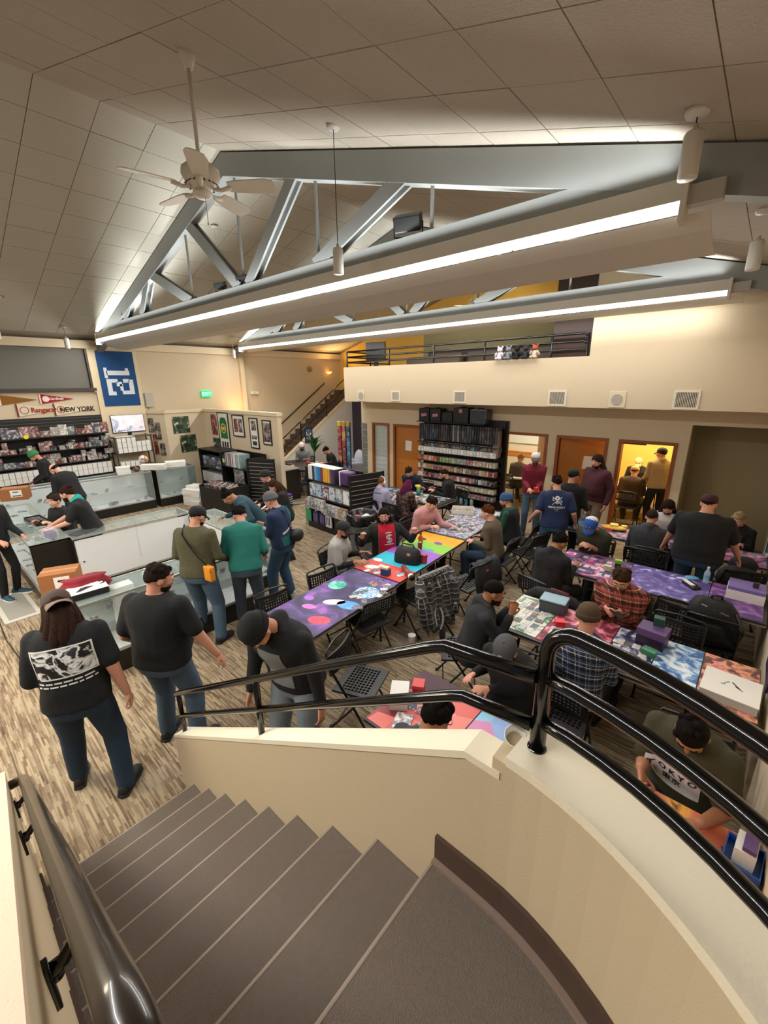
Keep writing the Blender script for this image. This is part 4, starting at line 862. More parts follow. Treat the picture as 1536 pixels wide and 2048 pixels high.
# television
t = thing('television', 'flat television showing a pale pink picture on the left wall under the blue banner', 'television', (-13.9, 4.46, 2.11), PI / 2)
MB().box((0, 0.03, 0), (0.88, 0.05, 0.50), None, 0, 0.008).build('bezel', BLKMET, t)
MB().box((0, 0.002, 0.005), (0.85, 0.006, 0.47)).build('screen', print_mat('tv_picture', [(0, '#c9b4bd'), (0.42, '#d8c2c6'), (0.5, '#e6d6d8'), (0.58, '#b9bcc8'), (0.66, '#8d93a4'), (1, '#e4dfe4')], 2.2, 3, 1.2, emit=0.75), t)
MB().box((-0.22, -0.002, -0.19), (0.34, 0.004, 0.05)).build('caption_bar', print_mat('tv_caption', [(0, '#e8e6ea'), (0.5, '#e8e6ea'), (0.52, '#3c4668'), (1, '#2a3352')], 28, 1, 0, emit=0.6), t)
MB().box((0, 0.05, -0.28), (0.1, 0.06, 0.1)).build('wall_mount', BLKMET, t)
# rack of white boxes with a helmet under the television
t = thing('wire_rack', 'dark metal rack of white boxes under the television', 'shelving', (-13.62, 4.36, 0))
for y in (-0.48, 0.48):
    for x in (-0.2, 0.2): MB().bb((x - 0.015, y - 0.015, 0), (x + 0.015, y + 0.015, 1.80)).build('upright', mat('rack_bronze', '#3b2f28', 0.5), t)
for z in (0.5, 0.92, 1.32, 1.76): MB().bb((-0.22, -0.5, z), (0.22, 0.5, z + 0.02)).build('shelf', mat('rack_bronze', '#3b2f28', 0.5), t)
for z, n, m_ in ((1.34, 7, 3), (0.94, 5, 1)):
    for k in range(n):
        for j in range(m_ if k < 4 or m_ == 1 else max(1, m_ - 1)):
            o = obj('card_box', wb, None, (-13.55, 3.98 + k * 0.125, z + j * 0.15)); tag(o, 'white box on the television rack, %s level, %s from the left, %s up' % ('upper' if z > 1 else 'lower', nth(k + 1), nth(j + 1)), 'box', 'white boxes on the rack')
t = thing('football_helmet', 'white helmet with orange markings on the rack under the television', 'helmet', (-13.42, 4.52, 1.075), 0.6)
MB().sph((0, 0, 0.02), (0.13, 0.12, 0.125), 18, 12).build('helmet_shell', print_mat('helmet_print', [(0, '#eceae4'), (0.56, '#e8e4da'), (0.6, '#c2641f'), (0.72, '#d88a3a'), (1, '#f0ece4')], 9, 1, 0), t, True)
m = MB(); m.tube([(0.10, -0.08, -0.04), (0.19, -0.05, -0.06), (0.20, 0.0, -0.06), (0.19, 0.05, -0.06), (0.10, 0.08, -0.04)], 0.008, 6); m.tube([(0.10, -0.09, 0.0), (0.18, -0.05, -0.01), (0.19, 0.0, -0.01), (0.18, 0.05, -0.01), (0.10, 0.09, 0.0)], 0.008, 6); m.build('face_guard', mat('face_guard_brown', '#7a4a34', 0.5), t, True)['kind'] = 'stuff'
t = thing('ball', 'brown leather ball on the long rear case below the helmet', 'ball', (-12.05, 3.85, 1.07)); MB().sph((0, 0, 0), (0.10, 0.07, 0.07), 16, 10).build('ball_skin', mat('ball_leather', '#5d3a30', 0.5), t, True)
MB().bb((-0.04, -0.006, 0.066), (0.04, 0.006, 0.073)).build('laces', BX, t)

# ---------------------------------------------------------------- black shelf along the partition
KS = thing('display_shelf', 'black open shelf unit of boxed cards along the picture partition', 'shelving', (-12.55, 5.78, 0))
m = MB(); 
for (a, b, nm) in (((0, 0, 0), (0.03, 0.6, 1.36), 'side_panel'), ((1.28, 0, 0), (1.32, 0.6, 1.36), 'side_panel'), ((2.62, 0, 0), (2.66, 0.6, 1.30), 'side_panel'), ((0, 0.57, 0), (2.66, 0.6, 1.36), 'back_panel'), ((0, 0, 0.80), (1.28, 0.57, 0.83), 'shelf'), ((0, 0, 1.33), (1.28, 0.57, 1.36), 'shelf'), ((0, 0, 0.36), (1.28, 0.57, 0.39), 'shelf'), ((1.32, 0, 0.98), (2.62, 0.57, 1.01), 'shelf'), ((1.32, 0, 0.42), (2.62, 0.57, 0.45), 'shelf'), ((0, 0, 0), (2.66, 0.02, 0.1), 'kick_plate')):
    MB().bb(a, b).build(nm, BLACK, KS)
gm = merch_mesh('magazine', (0.022, 0.26, 0.32), MERCH)
gw = merch_mesh('magazine', (0.02, 0.30, 0.30), objrand_mat('merch_whites', [(0, '#d9d9d4'), (0.4, '#e6e4de'), (0.6, '#c3ccd0'), (0.8, '#cfc5b6')], 0.5, 0.18, 20))
for k in range(44):
    o = obj('magazine', gw, None, (-12.49 + 0.028 * k, 5.95, 0.39 if k > 99 else 0.39)); tag(o, 'white boxed set in the lower cubby of the black shelf unit, %s from the left' % nth(k + 1), 'merchandise', 'white sets in the lower cubby')
bl = merch_mesh('card_pack', (0.16, 0.20, 0.075), objrand_mat('merch_blues', [(0, '#4a6a86'), (0.3, '#27384e'), (0.55, '#8aa3b4'), (0.8, '#1f2430')], 0.4, 0.3, 18))
for k in range(6):
    for j in range(4):
        o = obj('card_pack', bl, None, (-12.38 + 0.185 * k, 5.95, 0.83 + 0.08 * j)); tag(o, 'blue pack in the upper cubby of the black shelf, %s pile, %s from the bottom' % (nth(k + 1), nth(j + 1)), 'merchandise', 'blue packs in the upper cubby')
cols_rec = objrand_mat('merch_records', [(0, '#7c3940'), (0.2, '#d8d6d2'), (0.45, '#a9a3a6'), (0.6, '#8fa6a8'), (0.8, '#e4e2de')], 0.5, 0.12, 8)
gr = merch_mesh('binder', (0.045, 0.30, 0.36), cols_rec)
for k in range(15):
    o = obj('binder', gr, None, (-10.98 + 0.052 * k, 5.93, 1.01), (0, 0.03, 0)); tag(o, 'binder in the row on top of the black shelf unit, %s from the left' % nth(k + 1), 'binder', 'binders on the black shelf unit')
t = thing('display_card', 'dark blue pack with a yellow square on the black shelf unit', 'merchandise', (-11.13, 5.84, 1.012), 0.1); MB().box((0, 0, 0.14), (0.16, 0.06, 0.28), None, 0, 0.01).build('pack', mat('navy_pack', '#232a4a', 0.5), t); MB().box((-0.02, -0.032, 0.12), (0.09, 0.004, 0.11)).build('yellow_square', mat('yellow_square', '#d8c860', 0.6), t)
t = thing('framed_print', 'grey marbled print leaning in the lower bay of the black shelf unit', 'picture', (-10.45, 5.84, 0.452), 0); MB().box((0, 0, 0.25), (0.5, 0.02, 0.5)).build('print', print_mat('marble_print', [(0, '#1d1d1d'), (0.45, '#5a5a56'), (0.55, '#9c9a94'), (1, '#d4d0c8')], 6, 4, 1.5), t)
def slat_stand(label, loc, rot, w_, h, dep=0.04):
    t = thing('slatwall_stand', label, 'display stand', loc, rot)
    MB().bb((-w_ / 2, -dep / 2, 0.06), (w_ / 2, dep / 2, h)).build('panel', BLACK, t)
    n = int((h - 0.2) / 0.095); sl = MB().bb((-w_ / 2 + 0.01, -dep / 2 - 0.006, 0), (w_ / 2 - 0.01, -dep / 2, 0.012)).mesh('slat_rail', mat('slat_rail_grey', '#8d8a84', 0.35))
    for k in range(n): obj('slat_rail', sl, t, (0, 0, 0.2 + k * 0.095))
    MB().bb((-w_ / 2 - 0.015, -dep / 2 - 0.01, 0.05), (-w_ / 2, dep / 2 + 0.01, h + 0.01)).build('edge_post', BLACK, t); MB().bb((w_ / 2, -dep / 2 - 0.01, 0.05), (w_ / 2 + 0.015, dep / 2 + 0.01, h + 0.01)).build('edge_post', BLACK, t)
    MB().bb((-w_ / 2 - 0.02, -0.18, 0), (w_ / 2 + 0.02, 0.18, 0.06)).build('foot', BLACK, t)
    return t
slat_stand('black slatwall stand closing the right end of the partition shelf', (-9.35, 5.86, 0), 0.45, 0.72, 1.36)
# bins and heaps in front of it
t = thing('record_bin', 'black bin of flat goods before the partition shelf', 'bin', (-9.95, 5.1, 0), 0.2)
for (a, b) in (((-0.55, -0.3, 0), (0.55, 0.3, 0.04)), ((-0.55, -0.3, 0.04), (-0.52, 0.3, 0.75)), ((0.52, -0.3, 0.04), (0.55, 0.3, 0.75)), ((-0.52, -0.3, 0.04), (0.52, -0.27, 0.7)), ((-0.52, 0.27, 0.04), (0.52, 0.3, 0.75))): MB().bb(a, b).build('bin_panel', BLACK, t)
for k in range(16):
    o = obj('flat_pack', gm, None, (-10.42 + 0.062 * k, 5.0 + 0.012 * k, 0.47), (0.25, 0.02, 0.2 + PI / 2 * 0)); tag(o, 'flat pack in the black bin before the partition shelf, %s from the left' % nth(k + 1), 'merchandise', 'flat goods in the black bin')
for k in range(7):
    o = MB().box((0, 0, 0.027), (0.28, 0.36, 0.05), None, 0, 0.005).build('boxed_set', mat('purple_lid', '#5a2f8c', 0.5) if k == 6 else mat('black_white_set', '#2c2a2c', 0.5), None, False, (-9.12 + random.uniform(-.01, .01), 6.3 + random.uniform(-.01, .01), 0.055 * k)); o.rotation_euler = (0, 0, 0.15 + random.uniform(-.06, .06))
    tag(o, 'boxed set with a purple lid on top of the floor pile at the partition end' if k == 6 else 'dark boxed set in the floor pile at the partition end', 'box', None if k == 6 else 'dark sets in the floor pile')
    if k < 6: MB().bb((-0.142, -0.182, 0.018), (0.142, 0.182, 0.030)).build('pale_band', BX, o)

# ---------------------------------------------------------------- island gondola
G = thing('gondola_shelf', 'black island shelf of binders and bagged goods in the middle of the floor', 'shelving', (-7.5, 5.8, 0), -0.06)
for (a, b, nm) in (((0, 0, 0), (1.5, 0.75, 0.14), 'base'), ((0, 0.36, 0.14), (1.5, 0.40, 1.42), 'center_panel'), ((0, 0.02, 1.10), (1.48, 0.36, 1.125), 'shelf'), ((0, 0.02, 0.72), (1.48, 0.36, 0.745), 'shelf'), ((0, 0.4, 1.10), (1.48, 0.72, 1.125), 'shelf'), ((0, 0.4, 0.72), (1.48, 0.72, 0.745), 'shelf'), ((0, 0.0, 0.14), (0.03, 0.75, 1.40), 'side_panel')):
    MB().bb(a, b).build(nm, BLACK, G)
MB().bb((-0.13, 0.02, 0.0), (-0.01, 0.7, 0.62)).build('end_cabinet', mat('grey_cabinet', '#8a877e', 0.5), G)
slat_stand('black slatwall stand closing the right end of the island shelf', (-5.93, 6.15, 0), 1.32, 0.80, 1.38)
def on_g(x, y, z): c, s = math.cos(-0.06), math.sin(-0.06); return (-7.5 + c * x - s * y, 5.8 + s * x + c * y, z)
bcol = ['#d9d9d6', '#e4e2dc', '#2e3440', '#7fa8c4', '#3f86c4', '#2b6fb8', '#8c2f2c', '#d8a03a', '#dca63e', '#d8a03a', '#5c4a6a', '#40304e']
bname = ['pale grey', 'white', 'near-black', 'light blue', 'mid blue', 'deep blue', 'red-brown', 'first yellow', 'second yellow', 'third yellow', 'dusky purple', 'dark purple']
for k, c in enumerate(bcol):
    t = thing('binder', '%s binder in the top row of the island shelf' % bname[k], 'binder', on_g(0.09 + 0.078 * k, 0.17, 1.125), -0.06, 'binders on the island shelf')
    MB().box((0, 0, 0.155), (0.068, 0.27, 0.31), None, 0, 0.004).build('cover', mat('binder_' + c[1:], c, 0.45), t); MB().box((0, 0.0, 0.314), (0.06, 0.26, 0.006)).build('pages', BX, t)
t = thing('storage_bag', 'rounded dark purple case with a white band on the island shelf', 'case', on_g(1.24, 0.18, 1.125), -0.06); MB().box((0, 0, 0.15), (0.30, 0.24, 0.30), None, 0, 0.05).build('case_body', mat('purple_case', '#4a2a5e', 0.4), t, True); MB().box((-0.11, 0, 0.151), (0.04, 0.246, 0.304), None, 0, 0.02).build('band', BX, t)
BAGP = objrand_mat('merch_bagged', [(0, '#d8d8da'), (0.25, '#b9c2cc'), (0.4, '#e8e6e4'), (0.6, '#8f8f96'), (0.8, '#c9b08a'), (0.92, '#8a4a50')], 0.25, 0.45, 22)
bp_ = merch_mesh('bagged_pack', (0.115, 0.07, 0.13), BAGP, 0.015)
for j, (z, y0) in enumerate(((0.59, -0.03), (0.47, -0.05))):
    for k in range(11):
        o = obj('bagged_pack', bp_, None, on_g(0.10 + 0.125 * k, y0 + 0.03, z - (0.05 if k > 4 else 0)), (0, 0, -0.06)); tag(o, 'clear-bagged pack hanging on the island shelf, %s row, %s from the left' % ('upper' if j == 0 else 'lower', nth(k + 1)), 'merchandise', 'bagged packs on the island shelf')
bx4 = [('#dfe0e2', 'white and pink'), ('#8fb6d0', 'sky blue'), ('#7a2430', 'dark red'), ('#c4ccd4', 'silver'), ('#b4bcc6', 'grey'), ('#e4e4e6', 'white topped')]
for k, (c, nm) in enumerate(bx4):
    t = thing('game_box', nm + ' boxed game on the middle level of the island shelf', 'box', on_g(0.14 + 0.235 * k, 0.17, 0.745), -0.06, 'boxed games on the island shelf')
    MB().box((0, 0, 0.14), (0.2, 0.22, 0.28), None, 0, 0.004).build('box_body', print_mat('game_' + c[1:], [(0, c), (0.46, c), (0.5, '#e9e9ec'), (0.6, '#6d7a90'), (1, c)], 10, 2, 0.5, seed=k), t); MB().box((0, 0, 0.285), (0.204, 0.224, 0.012)).build('lid', BX, t)
for k, (c, lab, dx) in enumerate((('#2f8c5a', 'green bag hanging low at the left of the island shelf', 0.06), ('#2a2146', 'dark purple shirt bag hanging low on the island shelf', 0.34), ('#221c3a', 'darker shirt bag hanging beside the purple one on the island shelf', 0.58), ('#d4d4d6', 'white bag with dark bars hanging low on the island shelf', 0.80), ('#1d1d20', 'black bag hanging low at the right of the island shelf', 1.10))):
    t = thing('hanging_bag', lab, 'merchandise', on_g(dx, -0.02, 0.15), -0.06, 'bags hanging low on the island shelf')
    MB().box((0, 0, 0.14), (0.2, 0.035, 0.28), None, 0, 0.014).build('bag', mat('hang_' + c[1:], c, 0.5), t); MB().bb((-0.03, -0.004, 0.28), (0.03, 0.004, 0.33)).build('hang_tab', BX, t)
    if k in (1, 2, 3):
        for j in range(3): MB().bb((-0.07 + 0.05 * j, -0.020, 0.05), (-0.045 + 0.05 * j, -0.017, 0.23)).build('printed_bar', mat('bar_print', '#6a62a0' if k != 3 else '#6a62a0', 0.6) if k != 3 else INK, t)

# ---------------------------------------------------------------- supply shelving on the back wall
S = thing('supply_shelving', 'tall black slatwall of card supplies between the wooden doors', 'shelving', (-6.80, 9.38, 0))
MB().bb((0, -0.04, 0), (2.38, 0, 2.28)).build('slat_panel', BLACK, S)
SZ = (0.38, 0.56, 0.76, 0.98, 1.20, 1.43, 1.68)
for z in SZ: MB().bb((0, -0.36, z - 0.02), (2.3, -0.04, z)).build('shelf', BLACK, S)
MB().bb((-0.04, -0.36, 2.18), (1.9, -0.04, 2.20)).build('shelf', BLACK, S)
for x in (0.0, 1.15, 2.3): MB().bb((x, -0.08, 0), (x + 0.03, -0.04, 2.25)).build('upright', BLACK, S)
def row_mat(nm, a): return objrand_mat(nm, a, 0.35, 0.35, 20)
rows = [(1.43, 'white', [(0, '#e2e0dc'), (0.5, '#d6d4d0'), (0.8, '#ebe9e6')], 0.02, 0.125), (1.20, 'orange and green', None, 0.4, 0.12), (0.98, 'tan and pale', [(0, '#b58c62'), (0.3, '#d0c4b0'), (0.5, '#8a6a52'), (0.7, '#c8bcae'), (0.85, '#8c3b48')], 0.3, 0.12),
        (0.76, 'dark and white', [(0, '#dad8d6'), (0.3, '#2b2a2e'), (0.5, '#b35a68'), (0.7, '#e2e0de'), (0.85, '#7c7a80')], 0.3, 0.11), (0.56, 'cream', [(0, '#d0c8b0'), (0.5, '#c2b898'), (0.8, '#dcd6c6')], 0.3, 0.11), (0.38, 'pink and grey', [(0, '#7d7c82'), (0.3, '#b4707c'), (0.55, '#4d6a6c'), (0.8, '#c2bcb8')], 0.3, 0.11), (1.68, 'smoky', None, 0.3, 0.1)]
for z, nm, st, pa, hh in rows:
    n = 26
    for k in range(n):
        if nm == 'smoky': continue
        if nm == 'orange and green':
            f = k / n
            c = '#c96a3a' if f < 0.25 else '#7e9a56' if f < 0.5 else '#8e9a94' if f < 0.62 else '#b66a78' if f < 0.75 else '#caa08a'
            me = _M.get('supply_' + c) or objrand_mat('supply_' + c, [(0, c), (0.3, c), (0.55, '#c8b8a0' if f < 0.25 else '#b8c0a0'), (0.7, c), (0.9, '#5a4a3c')], 0.35, 0.38, 26)
            key = 'sp_' + c
            if key not in globals(): globals()[key] = merch_mesh('supply_pack', (0.076, 0.15, hh), me)
            me = globals()[key]
        else:
            key = 'sp_' + nm.replace(' ', '_')
            if key not in globals(): globals()[key] = merch_mesh('supply_pack', (0.078, 0.15, hh), row_mat('supply_' + nm, st))
            me = globals()[key]
        o = obj('supply_pack', me, None, (-6.74 + 0.087 * k, 9.10, z), (0, 0, rnd.uniform(-0.03, 0.03)))
        tag(o, 'supply pack in the %s row of the supply shelving, %s from the left' % (nm, nth(k + 1)), 'merchandise', '%s row of supply packs' % nm)
hb = merch_mesh('hanging_binder', (0.052, 0.20, 0.40), objrand_mat('merch_binders', [(0, '#17181c'), (0.35, '#22242e'), (0.6, '#3a3436'), (0.78, '#6a6a6e'), (0.86, '#23304a'), (0.94, '#8a5a48')], 0.35, 0.06, 6))
for k in range(33):
    o = obj('hanging_binder', hb, None, (-6.72 + 0.068 * k, 9.12, 1.745)); tag(o, 'dark binder upright near the top of the supply shelving, %s from the left' % nth(k + 1), 'binder', 'dark binders on the supply shelving')
sp = merch_mesh('clear_pack', (0.10, 0.14, 0.13), objrand_mat('merch_smoky', [(0, '#6fa3bb'), (0.12, '#44484e'), (0.4, '#5d5a5c'), (0.55, '#7d6a5c'), (0.7, '#303238'), (0.85, '#8a8c90')], 0.25, 0.4, 24))
for k in range(21):
    o = obj('clear_pack', sp, None, (-6.70 + 0.108 * k, 9.17, 1.565)); tag(o, 'clear smoky pack behind the white row of the supply shelving, %s from the left' % nth(k + 1), 'merchandise', 'smoky packs on the supply shelving')
for k, (x, w_, h_, lab) in enumerate(((-6.62, 0.32, 0.32, 'black cube bag with a pink mark on top of the supply shelving, leftmost'), (-6.27, 0.32, 0.32, 'black cube bag with a pink mark on the supply shelving, beside the leftmost'), (-5.92, 0.3, 0.24, 'plain low black bag on top of the supply shelving'), (-5.53, 0.42, 0.36, 'biggest black bag with a small emblem on top of the supply shelving'), (-5.06, 0.42, 0.34, 'black bag in shiny plastic wrap on top of the supply shelving'))):
    t = thing('cube_bag', lab, 'bag', (x, 9.18, 2.202), 0, 'bags on top of the supply shelving')
    MB().box((0, 0, h_ / 2), (w_, 0.28, h_), None, 0, 0.02).build('bag_body', mat('black_nylon' if k < 4 else 'wrapped_black', '#131316' if k < 4 else '#3a4048', 0.6 if k < 4 else 0.15, bump=0.0 if k < 4 else 1.0, bscale=18), t)
    MB().tube([(-0.08, 0, h_ - 0.005), (-0.06, 0, h_ + 0.02), (0.06, 0, h_ + 0.02), (0.08, 0, h_ - 0.005)], 0.01, 6).build('handle', BLKMET, t)
    if k in (0, 1): MB().box((0, -0.142, h_ * 0.5), (0.16, 0.004, 0.07), (0, -0.15, 0)).build('printed_mark', mat('pink_mark', '#c07a86', 0.6), t)
    if k == 3: MB().cyl((0, -0.145, h_ * 0.8), (0, -0.139, h_ * 0.8), 0.05, seg=14).build('printed_mark', mat('pink_mark', '#c07a86', 0.6), t)
t = thing('long_box', 'tall grey-brown packed column at the right end of the supply shelving', 'merchandise', (-4.56, 9.12, 1.44)); MB().box((0, 0, 0.32), (0.14, 0.16, 0.62), None, 0, 0.02).build('pack', mat('grey_brown_pack', '#77655e', 0.5, vary=0.3, vscale=30), t)
for k, (c, dx) in enumerate((('#2f5a48', 0), ('#5a7a80', 0.14), ('#3f6e74', 0.28), ('#6a8488', 0.44))):
    t = thing('tube_mat', 'rolled play mat standing under the supply shelving', 'mat', (-5.55 + dx, 9.05, 0.0), 0, 'rolled mats under the supply shelving'); MB().cyl((0, 0, 0.0), (0, 0, 0.36), 0.045, seg=12).build('roll', mat('roll_' + c[1:], c, 0.5), t, True); MB().cyl((0, 0, 0.355), (0, 0, 0.362), 0.03, seg=12).build('roll_end', BX, t)
# hanging rack of coloured bags beside the glass blocks
t = thing('clip_rack', 'black rack densely hung with red, yellow and blue bags beside the glass blocks', 'display stand', (-9.75, 9.15, 0), 0.5)
MB().bb((-0.2, -0.02, 0), (0.2, 0.02, 2.0)).build('rack_panel', BLACK, t); MB().bb((-0.25, -0.2, 0), (0.25, 0.2, 0.05)).build('foot', BLACK, t)
hm = merch_mesh('hanging_snack', (0.11, 0.05, 0.15), objrand_mat('snack_red', [(0, '#b0303c'), (0.3, '#c8505a'), (0.5, '#8c2430'), (0.75, '#d08a6a')], 0.3, 0.3, 26), 0.015); hm2 = merch_mesh('hanging_snack', (0.11, 0.05, 0.15), objrand_mat('snack_blue', [(0, '#205a8c'), (0.35, '#2a78b0'), (0.6, '#1a3a60'), (0.85, '#4a9ab8')], 0.3, 0.3, 26), 0.015); hm3 = merch_mesh('hanging_snack', (0.12, 0.05, 0.15), objrand_mat('snack_yellow', [(0, '#d8c22e'), (0.5, '#c8a82a')], 0.3, 0.25, 26), 0.015)
for j in range(12):
    for k in range(3):
        me = hm3 if (j > 10 or (j == 9 and k == 1)) else hm2 if (k == 2 or j < 3) else hm
        c, s = math.cos(0.5), math.sin(0.5); lx = -0.14 + 0.14 * k
        o = obj('hanging_snack', me, None, (-9.75 + c * lx + s * 0.06, 9.15 + s * lx - c * 0.06, 0.22 + j * 0.152), (0, 0, 0.5)); tag(o, '%s bag on the rack beside the glass blocks, %s row up, %s from the left' % ('yellow' if me is hm3 else 'blue' if me is hm2 else 'red', nth(j + 1), nth(k + 1)), 'merchandise', '%s bags on the black rack' % ('yellow' if me is hm3 else 'blue' if me is hm2 else 'red'))
# trash can
t = thing('trash_can', 'grey round trash can lined with a black bag beside the island shelf', 'trash can', (-5.38, 5.42, 0))
MB().lathe([(0.20, 0), (0.21, 0.02), (0.265, 0.74), (0.285, 0.75), (0.285, 0.79), (0.26, 0.79), (0.25, 0.7)], seg=28, caps=False).build('can_body', mat('grey_plastic', '#6b7478', 0.5), t, True)
MB().lathe([(0.30, 0.62), (0.292, 0.80), (0.27, 0.83), (0.24, 0.80), (0.20, 0.66), (0.0, 0.60)], seg=28, caps=False).build('bag_liner', mat('black_bin_bag', '#0c0c0e', 0.25, bump=1.0, bscale=16), t, True)
for s in (-1, 1): MB().tube([(s * 0.27, -0.06, 0.70), (s * 0.33, -0.05, 0.69), (s * 0.33, 0.05, 0.69), (s * 0.27, 0.06, 0.70)], 0.014, 6).build('handle', mat('grey_plastic', '#6b7478', 0.5), t)
for x, y, c, lab in ((-5.44, 5.36, '#c43c40', 'red wrapper on top of the trash'), (-5.31, 5.40, '#e6e4e0', 'crumpled white paper on top of the trash'), (-5.35, 5.52, '#cfcfd2', 'pale wrapper at the back of the trash')):
    o = MB().sph((0, 0, 0), (0.07, 0.06, 0.045), 10, 7).build('wrapper', mat('trash_' + c[1:], c, 0.5, bump=1.0, bscale=20), None, False, (x, y, 0.735)); tag(o, lab, 'trash')
# ---------------------------------------------------------------- folding chairs
CHB = mat('chair_black_plastic', '#141416', 0.5); CHM = mat('chair_black_steel', '#0e0e10', 0.35, spec=0.5)
def chair_meshes():
    d = {}
    # perforated backrest and seat: grids whose cells are cut open
    def perforated(w_, h_, nx, ny, th, name, bulge=0.0):
        bm = bmesh.new()
        bmesh.ops.create_grid(bm, x_segments=nx, y_segments=ny, size=0.5)
        for v in bm.verts: v.co.x *= w_; v.co.y *= h_
        inner = [f for f in bm.faces if abs(f.calc_center_median().x) < w_ * 0.44 and abs(f.calc_center_median().y) < h_ * 0.36]
        bmesh.ops.inset_individual(bm, faces=inner, thickness=min(w_ / nx, h_ / ny) * 0.22)
        bmesh.ops.delete(bm, geom=inner, context='FACES')
        for v in bm.verts: v.co.z -= bulge * (1 - (2 * v.co.x / w_) ** 2)
        r = bmesh.ops.extrude_face_region(bm, geom=bm.faces[:])
        bmesh.ops.translate(bm, verts=[g for g in r['geom'] if isinstance(g, bmesh.types.BMVert)], vec=(0, 0, -th))
        bmesh.ops.recalc_face_normals(bm, faces=bm.faces[:])
        me = bpy.data.meshes.new(name); bm.to_mesh(me); bm.free(); me.materials.append(CHB); return me
    d['backrest'] = perforated(0.45, 0.20, 14, 6, 0.018, 'backrest', 0.035)
    d['seat_plain'] = MB().box((0, 0, 0), (0.43, 0.40, 0.022), None, 0, 0.01).mesh('seat', CHB)
    m = MB(); d['seat'] = perforated(0.43, 0.41, 12, 12, 0.02, 'seat')
    for s in (-1, 1):
        x = s * 0.225
        d['front_leg', s] = MB().tube([(x, -0.235, 0.80), (x, -0.215, 0.70), (x, 0.03, 0.30), (x, 0.20, 0.0)], 0.012, 8).mesh('leg', CHM, True)
        d['rear_leg', s] = MB().tube([(s * 0.205, 0.12, 0.445), (s * 0.205, -0.04, 0.24), (s * 0.205, -0.235, 0.0)], 0.011, 8).mesh('leg', CHM, True)
    d['top_bar'] = MB().tube([(-0.225, -0.235, 0.80), (-0.20, -0.255, 0.825), (0, -0.275, 0.83), (0.20, -0.255, 0.825), (0.225, -0.235, 0.80)], 0.012, 8).mesh('top_bar', CHM, True)
    m = MB(); m.cyl((-0.215, 0.16, 0.10), (0.215, 0.16, 0.10), 0.008, seg=6); d['front_stretcher'] = m.mesh('stretcher', CHM)
    m = MB(); m.cyl((-0.2, -0.17, 0.08), (0.2, -0.17, 0.08), 0.008, seg=6); d['rear_stretcher'] = m.mesh('stretcher', CHM)
    d['foot'] = MB().box((0, 0, 0), (0.03, 0.035, 0.024), None, 0, 0.006).mesh('foot_cap', CHB)
    return d
CD = chair_meshes()
def chair(label, x, y, rot, group='black folding chairs', plain=False):
    t = thing('folding_chair', label, 'chair', (x, y, 0), math.radians(rot), group)
    b = obj('backrest', CD['backrest'], t, (0, -0.222, 0.70), (math.radians(97), 0, 0))
    obj('seat', CD['seat_plain' if plain else 'seat'], t, (0, 0.0, 0.455), (0.03, 0, 0))
    for s in (-1, 1):
        l = obj('leg', CD['front_leg', s], t); obj('foot_cap', CD['foot'], l, (s * 0.225, 0.2, 0.012))
        l = obj('leg', CD['rear_leg', s], t); obj('foot_cap', CD['foot'], l, (s * 0.205, -0.235, 0.012))
    obj('top_bar', CD['top_bar'], t); obj('stretcher', CD['front_stretcher'], t); obj('stretcher', CD['rear_stretcher'], t)
    return t
